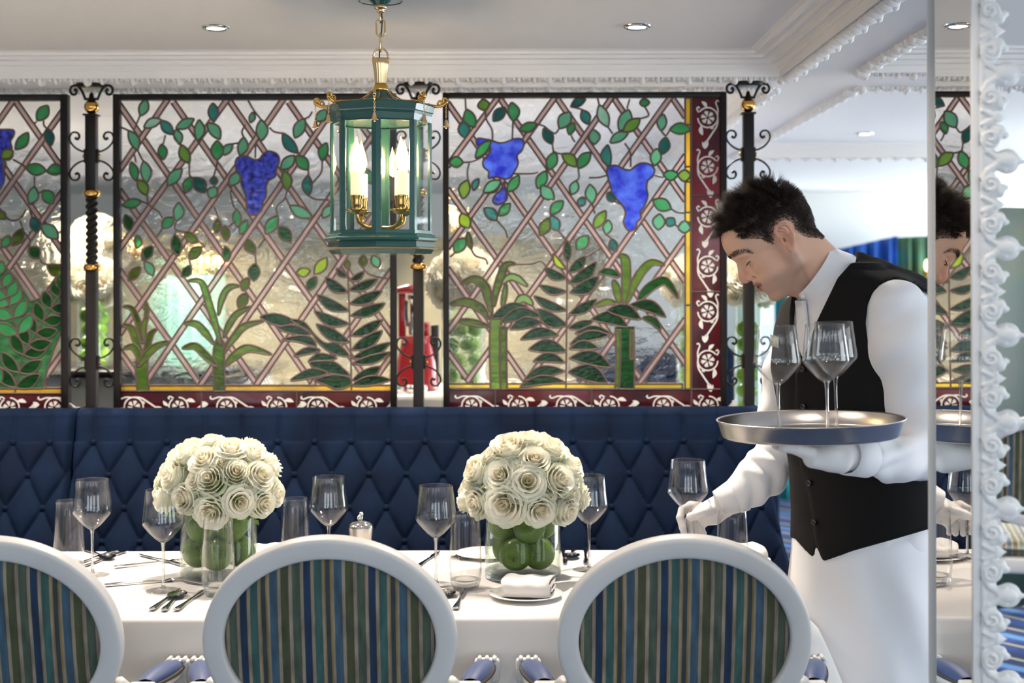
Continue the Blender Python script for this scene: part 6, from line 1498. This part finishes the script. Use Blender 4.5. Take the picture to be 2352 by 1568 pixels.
# placket
mb = MB(); pl_ = [(1838, 690), (1842, 720), (1844, 760), (1845, 800), (1846, 838)]; pts = []
for (px, py) in pl_:
    for dx in (-13, -12, 0, 12, 13):
        c = on_surf(sV, px+dx, py, 7); pts.append((c.x, c.y-(.005 if abs(dx) < 13 else .0), c.z))
mb.grid(pts, 5, len(pl_)); mb.build('placket', M['shirt'], shirt)
# ---- apron
APR = [(1205, 1984, .178, .147), (1245, 1987, .186, .155), (1330, 1992, .194, .163), (1450, 1998, .206, .172), (1600, 2004, .222, .184), (1850, 2010, .24, .2)]
af = Field((.52, 2.95, .24), (1.16, 3.72, .95), .009); sl, g = full(af); af._put(sl, stack_eval(g, APR), 0); aV, aQ = af.mesh(); aV = smooth_verts(aV, aQ, 3); aN = normals(aV, aQ); aN *= np.sign((aN*(aV-aV.mean(0))).sum(1).mean())
ax_, ay_ = CXP+F*aV[:, 0]/aV[:, 1], YH+F*(EYE-aV[:, 2])/aV[:, 1]
dsp = (.007*np.sin(ax_*.022+ay_*.013+1.2*np.sin(ay_*.011))+.004*np.sin(ax_*.05-ay_*.02))*sm(ay_, 1240, 1400); aV = aV+aN*dsp[:, None]
np_obj('apron', aV, aQ, M['apron'], man, off=MO)
tf = Field((.55, 2.95, .05), (1.10, 3.55, .90), .012)
for sg in (-1, 1):
    o = Vector((AX[0], AX[1], 0))*sg*.095; h = Vector((hx, YM, .84))+o; kn = Vector((hx-.02, YM, .48))+o; an = Vector((hx+.02, YM, .10))+o
    tf.cone(h, kn, .095, .075, k=.03); tf.cone(kn, an, .072, .06, k=.03)
    mb = MB(); c = Vector((hx+.02, YM, 0))+o; fd = Vector((BX[0], BX[1], 0)); pts = []
    for i, (u, w, z) in enumerate(((-.085, .030, .055), (-.07, .038, .075), (-.02, .040, .085), (.04, .042, .062), (.10, .046, .045), (.16, .040, .036), (.185, .02, .022))):
        for q in np.linspace(0, PI, 9): p = c+fd*u+Vector((AX[0], AX[1], 0))*(w*math.cos(q)); pts.append((p.x, p.y, .001+z*math.sin(q)))
    mb.grid(pts, 9, 7); mb.build('shoe', M['black'], man)
tV, tQ = tf.mesh(); np_obj('trousers', tV, tQ, M['trouser'], man, off=MO)
# ---- gloves
GY = 3.5
def gz(x, y, dy=0): return tuple(P(1520+x/7.127, 1030+y/7.127, GY+dy))
u_ = .0001503
gf = Field((.36, 3.42, .76), (.62, 3.58, 1.0), .0021)
gf.cone(gz(1190, 830, -.008), gz(1000, 930, -.004), 190*u_, 192*u_, k=.006, flat=((0, 1, 0), 1.1)); gf.cone(gz(1010, 925, -.004), gz(840, 1020, -.002), 200*u_, 190*u_, k=.008, flat=((0, 1, 0), 1.25)); gf.cone(gz(840, 1020, 0), gz(620, 1050, .012), 195*u_, 130*u_, k=.012, flat=((0, 1, 0), 1.3)); gf.cone(gz(840, 1090, .004), gz(700, 1180, .018), 150*u_, 95*u_, k=.012)
gf.chain([gz(800, 1000, -.020), gz(680, 1045, -.028), gz(560, 1090, -.027), gz(470, 1115, -.020)], [100*u_, 88*u_, 78*u_, 70*u_], k=.004)
gf.chain([gz(640, 960, .016), gz(470, 930, .026), gz(335, 1010, .022), gz(300, 1130, .010), gz(345, 1290, .002), gz(365, 1380, 0)], [88*u_, 72*u_, 68*u_, 64*u_, 60*u_, 54*u_], k=.003)
gf.chain([gz(640, 1060, .022), gz(500, 1080, .034), gz(440, 1180, .026), gz(445, 1310, .014), gz(470, 1400, .008)], [86*u_, 70*u_, 66*u_, 62*u_, 55*u_], k=.003)
gf.chain([gz(690, 1140, .026), gz(575, 1190, .036), gz(545, 1290, .028), gz(570, 1395, .018)], [82*u_, 66*u_, 62*u_, 54*u_], k=.003)
gf.chain([gz(750, 1180, .026), gz(655, 1250, .030), gz(650, 1330, .020), gz(690, 1390, .012)], [76*u_, 58*u_, 54*u_, 48*u_], k=.003)
gV, gQ = gf.mesh(); gV = smooth_verts(gV, gQ, 1, .4); tag(np_obj('glove', gV, gQ, M['glove'], man, off=MO), 'white glove holding the wine glass by its stem')
TRZ = 1.1545; TY_, TXc, TSC = 2.92, P(1862, 960, 2.92).x, .9387
lf = Field((.50, 2.78, 1.05), (.80, 3.10, 1.165), .0023)
lx = lambda px, Y: (px-CXP)/F*Y
def lp(px, Y, z): return (lx(px, Y), Y, z-.026*(lx(px, Y)-TXc)*-1*0)
zf = TRZ-.0125
tilt = lambda px, Y: .026*(lx(px, Y)-TXc)
def lq(px, Y, z): return (lx(px, Y), Y, z+tilt(px, Y))
DZ = TRZ-1.1376
lf.cone(lq(1958, 2.945, 1.094+DZ), lq(1905, 2.92, 1.098+DZ), .033, .035, k=.012); lf.ell(lq(1885, 2.91, 1.105+DZ), (.045, .046, .024), k=.012); lf.cone(lq(1930, 2.90, 1.085+DZ), lq(1865, 2.88, 1.096+DZ), .023, .019, k=.012)
for Yt, pt, rr, bY, bp_ in ((2.85, 1796, .0098, 2.875, 1858), (2.895, 1782, .0102, 2.895, 1850), (2.94, 1786, .0098, 2.915, 1852), (2.985, 1803, .0086, 2.935, 1860)):
    lf.chain([lq(bp_, bY, 1.108+DZ), lq((bp_+pt)/2, (bY+Yt)/2, zf-.006), lq(pt, Yt, zf-.0005)], [.0145, rr+.0015, rr], k=.004)
lf.chain([lq(1915, 2.93, 1.103+DZ), lq(1895, 2.97, 1.115+DZ), lq(1862, 2.995, zf)], [.016, .012, .0105], k=.005)
lV, lQ = lf.mesh(); lV = smooth_verts(lV, lQ, 1, .4); tag(np_obj('glove', lV, lQ, M['glove'], man, off=MO), 'white glove spread under the tray')
# ---- tray and glasses
tr = empty('serving_tray', (TXc, TY_, TRZ), 'round brushed steel tray with raised rim balanced on the waiter\'s gloved hand', 'tray', rot=(0, -.026, 0)); tr.scale = (TSC,)*3
mb = MB(); mb.lathe([(.0001, 0), (.186, 0), (.1905, .002), (.193, .007), (.2005, .034), (.2035, .0372), (.2045, .0385), (.2035, .0396), (.1995, .0365), (.1915, .0085), (.189, .0038), (.185, .0022), (.0001, .0022)], 96); mb.build('pan', M['steel'], tr, off=(0, 0, 0))
def on_tray(px, Y, label):
    x = lx(px, Y); z = TRZ+.0023+.026*(x-TXc); o = put(WG, (x, Y, z+.0003), label, 'wine glass', wg, rot=(0, -.026, 0)); o.scale = (.95,)*3; return o
g1 = on_tray(1789, 2.865, 'empty wine glass with a paper label, leftmost on the steel tray'); on_tray(1901, 2.89, 'empty wine glass on the tray, front of the two overlapping ones'); on_tray(1921, 3.01, 'empty wine glass on the tray, rear of the two overlapping ones')
mb = MB(); pts = []
for j in range(5):
    for i in range(7):
        u, w = i/6-.5, j/4-.5; z = .205+w*.024+u*.006; rr = .0500-(z-.163)*.1075-.0012; a = PI/2-.08+u*.40; pts.append((rr*math.cos(a), rr*math.sin(a), z))
mb.grid(pts, 7, 5); mb.build('paper_label', M['paper'], g1, off=(0, 0, 0))
put(WG, (P(1580, 1100, GY).x, GY, .794), 'empty wine glass held by its stem in the waiter\'s gloved hand', 'wine glass', wg)
# ================================================================ the room behind the screens
M['olive_wall'] = pbr('olive_panelling', lin(150, 142, 112), .5, vary=(3, lin(112, 112, 96), .4, .7))
mb = MB(); mb.box(X0, .55, 8.35, 8.45, 0, 1.74); mb.box(X0, .55, 8.33, 8.349, 1.68, 1.74); mb.box(X0, .55, 8.33, 8.349, .86, .92)
struct('wall_rear', mb, M['olive_wall'])
def box_thing(name, label, cat, x0, x1, y0, y1, z0, z1, parts):
    root = empty(name, ((x0+x1)/2, (y0+y1)/2, 0), label, cat)
    for pn, mt, bx, b in parts:
        m_ = MB(); m_.bbox(*bx, b=b); m_.build(pn, M[mt], root)
    return root
box_thing('bar_counter', 'white bar counter with dark stone top seen in the gap beside the left iron post', 'bar counter', -2.6, -1.0, 5.35, 5.95, 0, 1.15,
          [('body', 'white_paint', (-2.6, -1.0, 5.40, 5.95, 0, 1.118), .006), ('worktop', 'bar_top', (-2.66, -.94, 5.33, 6.0, 1.1185, 1.146), .004)])
box_thing('cabinet', 'white cabinet carrying the red machine, seen behind the middle iron post', 'cabinet', -.72, .25, 5.15, 5.7, 0, 1.07,
          [('body', 'white_paint', (-.72, .25, 5.17, 5.7, 0, 1.045), .006), ('worktop', 'ceramic', (-.76, .29, 5.13, 5.74, 1.0455, 1.066), .004)])
box_thing('console_table', 'white console behind the right screen carrying tall vases of limes', 'console table', -.35, .84, 4.72, 5.08, 0, .95,
          [('top', 'white_paint', (-.35, .84, 4.72, 5.06, .925, .949), .004)]+[('leg', 'white_paint', (x-.025, x+.025, y-.025, y+.025, 0, .9245), .004) for x in (-.3, .79) for y in (4.76, 5.02)])
# red machine
RX, RY, RZ = P(957, 800, 5.42).x, 5.42, 1.0662
rm = empty('coffee_machine', (RX, RY, RZ), 'shiny red coffee machine with chrome column behind the middle iron post', 'coffee machine')
zz = lambda py: EYE-(py-YH)*RY/F
mb = MB(); pts = []
for z, w, d in ((RZ+.004, .083, .10), (zz(880), .082, .10), (zz(830), .074, .09), (zz(790), .060, .075), (zz(770), .056, .07)):
    for i in range(20):
        a = 2*PI*i/20; pts.append((RX+w*math.copysign(abs(math.cos(a))**.5, math.cos(a)), RY+d*math.copysign(abs(math.sin(a))**.5, math.sin(a)), z))
mb.grid(pts, 20, 5, closeu=True); mb.f.append(tuple(80+i for i in range(20))); mb.m.append(0); mb.sm.append(False); mb.build('base', M['red'], rm)
mb = MB(); mb.bbox(RX-.067, RX-.040, RY-.04, RY+.04, zz(775), zz(672), b=.008); mb.bbox(RX+.015, RX+.05, RY-.04, RY+.04, zz(772), zz(738), b=.008); mb.build('column', M['red'], rm)
mb = MB(); pts = []
for u in np.linspace(0, 1, 10):
    x = RX-.072+.095*u; h = zz(652)-.012*abs(u-.5)*2
    pts += [(x, RY-.05, zz(673)), (x, RY-.05, h-.008), (x, RY-.035, h), (x, RY+.035, h), (x, RY+.05, h-.008), (x, RY+.05, zz(673))]
mb.grid(pts, 6, 10, closeu=True); mb.build('hood', M['red'], rm)
mb = MB(); mb.lathe([(.016, zz(768)), (.018, zz(745)), (.012, zz(735)), (.012, zz(690)), (.020, zz(686)), (.020, zz(676))], 20, (RX-.012, RY-.02, 0)); mb.build('chrome_group', M['silver'], rm)
mb = MB(); mb.tube([(RX-.035, RY-.052, zz(690)), (RX-.034, RY-.06, zz(720)), (RX-.03, RY-.058, zz(748))], .006, 8); mb.build('lever', M['black'], rm)
mb = MB(); mb.bbox(RX+.055, RX+.085, RY-.02, RY+.03, RZ+.002, zz(745), b=.004); mb.build('grinder', M['black'], rm)
for i, dx in enumerate((-.05, -.005, .035)):
    mb = MB(); mb.lathe([(.0001, .0005), (.012, .0005), (.017, .012), (.019, .03), (.0175, .03), (.0155, .012), (.0001, .004)], 20, (RX+dx, RY-.2, RZ)); o = mb.build('espresso_cup', M['silver'])
    tag(o, 'small metal cup in front of the red machine, %s of the row' % ('leftmost', 'middle', 'rightmost')[i], 'cup', 'cups before the red machine')
# tall vases, limes and roses behind the screens
LIME = MB(); LIME.ell((0, 0, 0), (.0265, .0265, .029), 16, 10); lime = LIME.build('lime', pbr('lime_skin', lin(146, 186, 40), .3, vary=(20, lin(104, 156, 24), .4, .7), bump=(300, .1))); lime_used = [0]
def bg_bouquet(px, Y, yc, Rpx, z0, vr, where, n=13, limes=True):
    c = P(px, yc, Y); R = S(Rpx, Y)
    ztop = c.z-R*.62; make_vase('glass_vase', c.x, Y, z0+.0006, vr, ztop-z0, 'tall glass vase of limes '+where, 'tall vases behind the screens', base=.012)
    for i in range(n):
        a = i*2.39996; e = -.45+1.75*((i+.5)/n); nrm = Vector((math.cos(a)*math.cos(e), -abs(math.sin(a))*math.cos(e) if i % 4 else math.sin(a)*math.cos(e), math.sin(e))).normalized()
        sz = R*.98; place_rose(c+nrm*(R*.62), nrm, sz, 'pale rose in the tall vase '+where, 'roses in the tall vase '+where)
    leaf_stuff('rose_foliage', tuple(c), (R*.75, R*.75, R*.75), 70, 'green leaves between the pale roses '+where, size=.04)
    if limes:
        z = z0+.042; k = 0
        while z < ztop-.05:
            m = 3 if vr > .05 else 2
            for j in range(m if vr > .036 else 1):
                a = k*1.1+j*2*PI/max(m, 1); rr = (vr-.0325) if vr > .036 else 0
                o = lime if not lime_used[0] else lime.copy()
                if lime_used[0]: COL.objects.link(o)
                lime_used[0] = 1; o.location = (c.x+rr*math.cos(a), Y+rr*math.sin(a), z); o.rotation_euler = (k, j, 0); tag(o, 'green lime in the tall vase '+where, 'lime', 'limes in the tall vase '+where)
            z += .0535; k += 1
bg_bouquet(206, 5.6, 652, 62, 1.146, .048, 'on the dark topped bar counter at the left')
bg_bouquet(228, 6.6, 566, 66, .95, .05, 'standing further back at the left')
box_thing('side_table', 'white side table behind the bar counter, under the further vase', 'side table', -2.4, -1.5, 6.3, 6.9, 0, .95, [('body', 'white_paint', (-2.4, -1.5, 6.32, 6.9, 0, .949), .006)])
bg_bouquet(1064, 4.89, 652, 76, .949, .075, 'between the middle and right screens', n=18)
bg_bouquet(1583, 4.89, 655, 62, .949, .045, 'seen through the right edge of the right screen', n=14)
bg_bouquet(1716, 4.89, 655, 64, .949, .046, 'behind the post next to the waiter', n=16)
# curtains
def curtain(px0, px1, Y, py0, py1, zb, mt, label, tilt=0, amp=.03):
    a, b = P(px0, py0, Y), P(px1, py1, Y); mb = MB(); pts = []; n = 90
    for j in range(12):
        for i in range(n):
            u = i/(n-1); zt_ = a.z+(b.z-a.z)*u; z = zb+(zt_-zb)*j/11; pts.append((a.x+(b.x-a.x)*u, Y+amp*math.sin(u*(b.x-a.x)*70)+amp*.4*math.sin(u*(b.x-a.x)*123+1), z))
    mb.grid(pts, n, 12); o = mb.build('curtain', M[mt], solid=.004); return tag(o, label, 'curtain', 'curtains in the far room')
M['c_blue'] = pbr('blue_curtain', lin(20, 82, 168), .7, vary=(5, lin(12, 50, 120), .4, .7)); M['c_green'] = pbr('green_curtain', lin(44, 112, 104), .8, vary=(5, lin(70, 100, 70), .4, .6)); M['c_teal'] = pbr('teal_curtain', lin(34, 148, 150), .7); M['c_mint'] = pbr('mint_curtain', lin(150, 200, 186), .7, vary=(4, lin(100, 166, 156), .4, .7))
curtain(1925, 2062, 9.6, 572, 541, .02, 'c_blue', 'bright blue curtain far behind the waiter\'s shoulder')
curtain(2060, 2190, 9.62, 545, 538, .02, 'c_green', 'green curtain right of the blue one, far behind the waiter')
curtain(1780, 1850, 9.5, 655, 655, .02, 'c_teal', 'teal curtain just right of the last iron post')
curtain(385, 520, 8.2, 635, 630, .02, 'c_mint', 'pale mint drapery seen through the left half of the middle screen')
# lamps
def lamp_row(pxs, py, Y, label, r=.016):
    a = P(pxs[0], py, Y); root = empty('wall_lamp', (a.x, Y, a.z), label, 'wall lamp')
    mb = MB(); b = P(pxs[-1], py, Y); mb.tube([(a.x-.03, Y+.01, a.z-.05), (b.x+.03, Y+.01, a.z-.05)], .009, 8)
    mb.bbox((a.x+b.x)/2-.03, (a.x+b.x)/2+.03, Y+.005, Y+.05, a.z-.10, a.z-.04, b=.006); mb.build('bracket', M['brass'], root)
    for px in pxs:
        c = P(px, py, Y); m_ = MB(); m_.ell((c.x, Y, c.z-.012), (r*.75, r*.75, r*1.5), 12, 8); m_.build('bulb', M['warm_glow'], root)
lamp_row([462, 476, 494, 506, 520], 592, 8.27, 'row of warm candle bulbs glowing through the middle screen')
lamp_row([1043], 498, 8.27, 'single warm bulb glowing at the left edge of the right screen', r=.028)
lamp_row([300, 320], 560, 8.27, 'pair of warm bulbs glowing low through the left of the middle screen', r=.02)
lamp_row([2130, 2140], 605, 9.5, 'warm lamp far behind the waiter beside the mirror', r=.025)
# added blue stand-in seat, dining chair and covered table in the far right part of the room
c = copy_tree(ch); c.location = (1.97, 5.3, 0); c.rotation_euler = (0, 0, -.25); tag(c, 'striped armchair standing in the room beyond the mirror at the right edge', 'chair')
sf = empty('sofa_stand_in', (.75, 7.3, 0), 'dark blue seat added in place of dark reflections far behind the right screen', 'sofa_stand_in')  # added dark shape standing in for bottle and carafe reflections
for pn, bx in (('seat', (.35, 1.2, 7.0, 7.6, .2, .46)), ('back', (.35, 1.2, 7.605, 7.75, .1, 1.12)), ('arm', (.23, .345, 7.0, 7.7, .1, .66)), ('arm', (1.205, 1.32, 7.0, 7.7, .1, .66))):
    mb = MB(); mb.bbox(*bx, b=.04); mb.build(pn, M['velvet'], sf)
for x in (.3, 1.25):
    for y in (7.05, 7.66): mb = MB(); mb.bbox(x-.02, x+.02, y-.02, y+.02, 0, .1, b=.003); mb.build('leg', M['wood'], sf)
def round_cloth(x, y, r, name, label):
    root = empty(name, (x, y, 0), label, 'table'); mb = MB(); pts = []; n = 120
    for rr, z in [(.01, .76), (.5, .76), (.97, .76), (1.0, .757), (1.01, .745)]+[(1.01+.06*t, .745-.72*t) for t in np.linspace(.05, 1, 10)]:
        t = max(0, (.745-z)/.72)
        for i in range(n): a = 2*PI*i/n; q = r*rr*(1+.05*t*math.sin(a*11)); pts.append((x+q*math.cos(a), y+q*math.sin(a), z))
    mb.grid(pts, n, 15, closeu=True); mb.build('cloth', M['linen'], root)
    mb = MB(); mb.lathe([(.25, 0), (.25, .03), (.05, .06), (.05, .72), (r*.9, .73), (r*.9, .752), (.001, .752)], 24, (x, y, 0)); mb.build('pedestal', M['wood'], root)
round_cloth(3.0, 7.0, .5, 'round_table', 'round table under a floor length white cloth at the far right')

fs = empty('dark_stand_in', (2.45, 6.3, 0), 'dark green panels added in place of a dark painting beyond the carved mirror border', 'stand-in panels')  # added dark panels in place of a dark painting, over blown-out white
M['dark_green'] = pbr('dark_green_lacquer', lin(30, 52, 46), .4, vary=(3, lin(54, 60, 44), .45, .7))
for i, (xa, ya, xb, yb) in enumerate(((1.98, 6.2, 2.36, 6.38), (2.365, 6.38, 2.745, 6.2), (2.75, 6.2, 3.13, 6.38))):
    d = Vector((xb-xa, yb-ya, 0)).normalized(); n_ = Vector((-d.y, d.x, 0))*.012; mb = MB()
    a, b = Vector((xa, ya, 0)), Vector((xb, yb, 0)); q = [a-n_, b-n_, b+n_, a+n_]; mb.add([tuple(p+Vector((0, 0, z))) for z in (.03, 1.80) for p in q], [(3, 2, 1, 0), (4, 5, 6, 7), (0, 1, 5, 4), (1, 2, 6, 5), (2, 3, 7, 6), (3, 0, 4, 7)], smooth=False); mb.build('panel', M['dark_green'], fs)
    for e in (a+d*.02, b-d*.02): mb = MB(); mb.bbox(e.x-.015, e.x+.015, e.y-.015, e.y+.015, 0, .0295, b=.002); mb.build('foot', M['wood'], fs)
# ================================================================ view
vs = sc.view_settings; vs.view_transform = 'Standard'; vs.look = 'None'; vs.gamma = 1; vs.use_curve_mapping = False; vs.exposure = 0.78
sc.cycles.max_bounces = 10; sc.cycles.transparent_max_bounces = 24; sc.cycles.transmission_bounces = 8; sc.cycles.glossy_bounces = 6; sc.cycles.caustics_reflective = False; sc.cycles.caustics_refractive = False
sc.cycles.sample_clamp_indirect = 6; sc.cycles.use_denoising = True
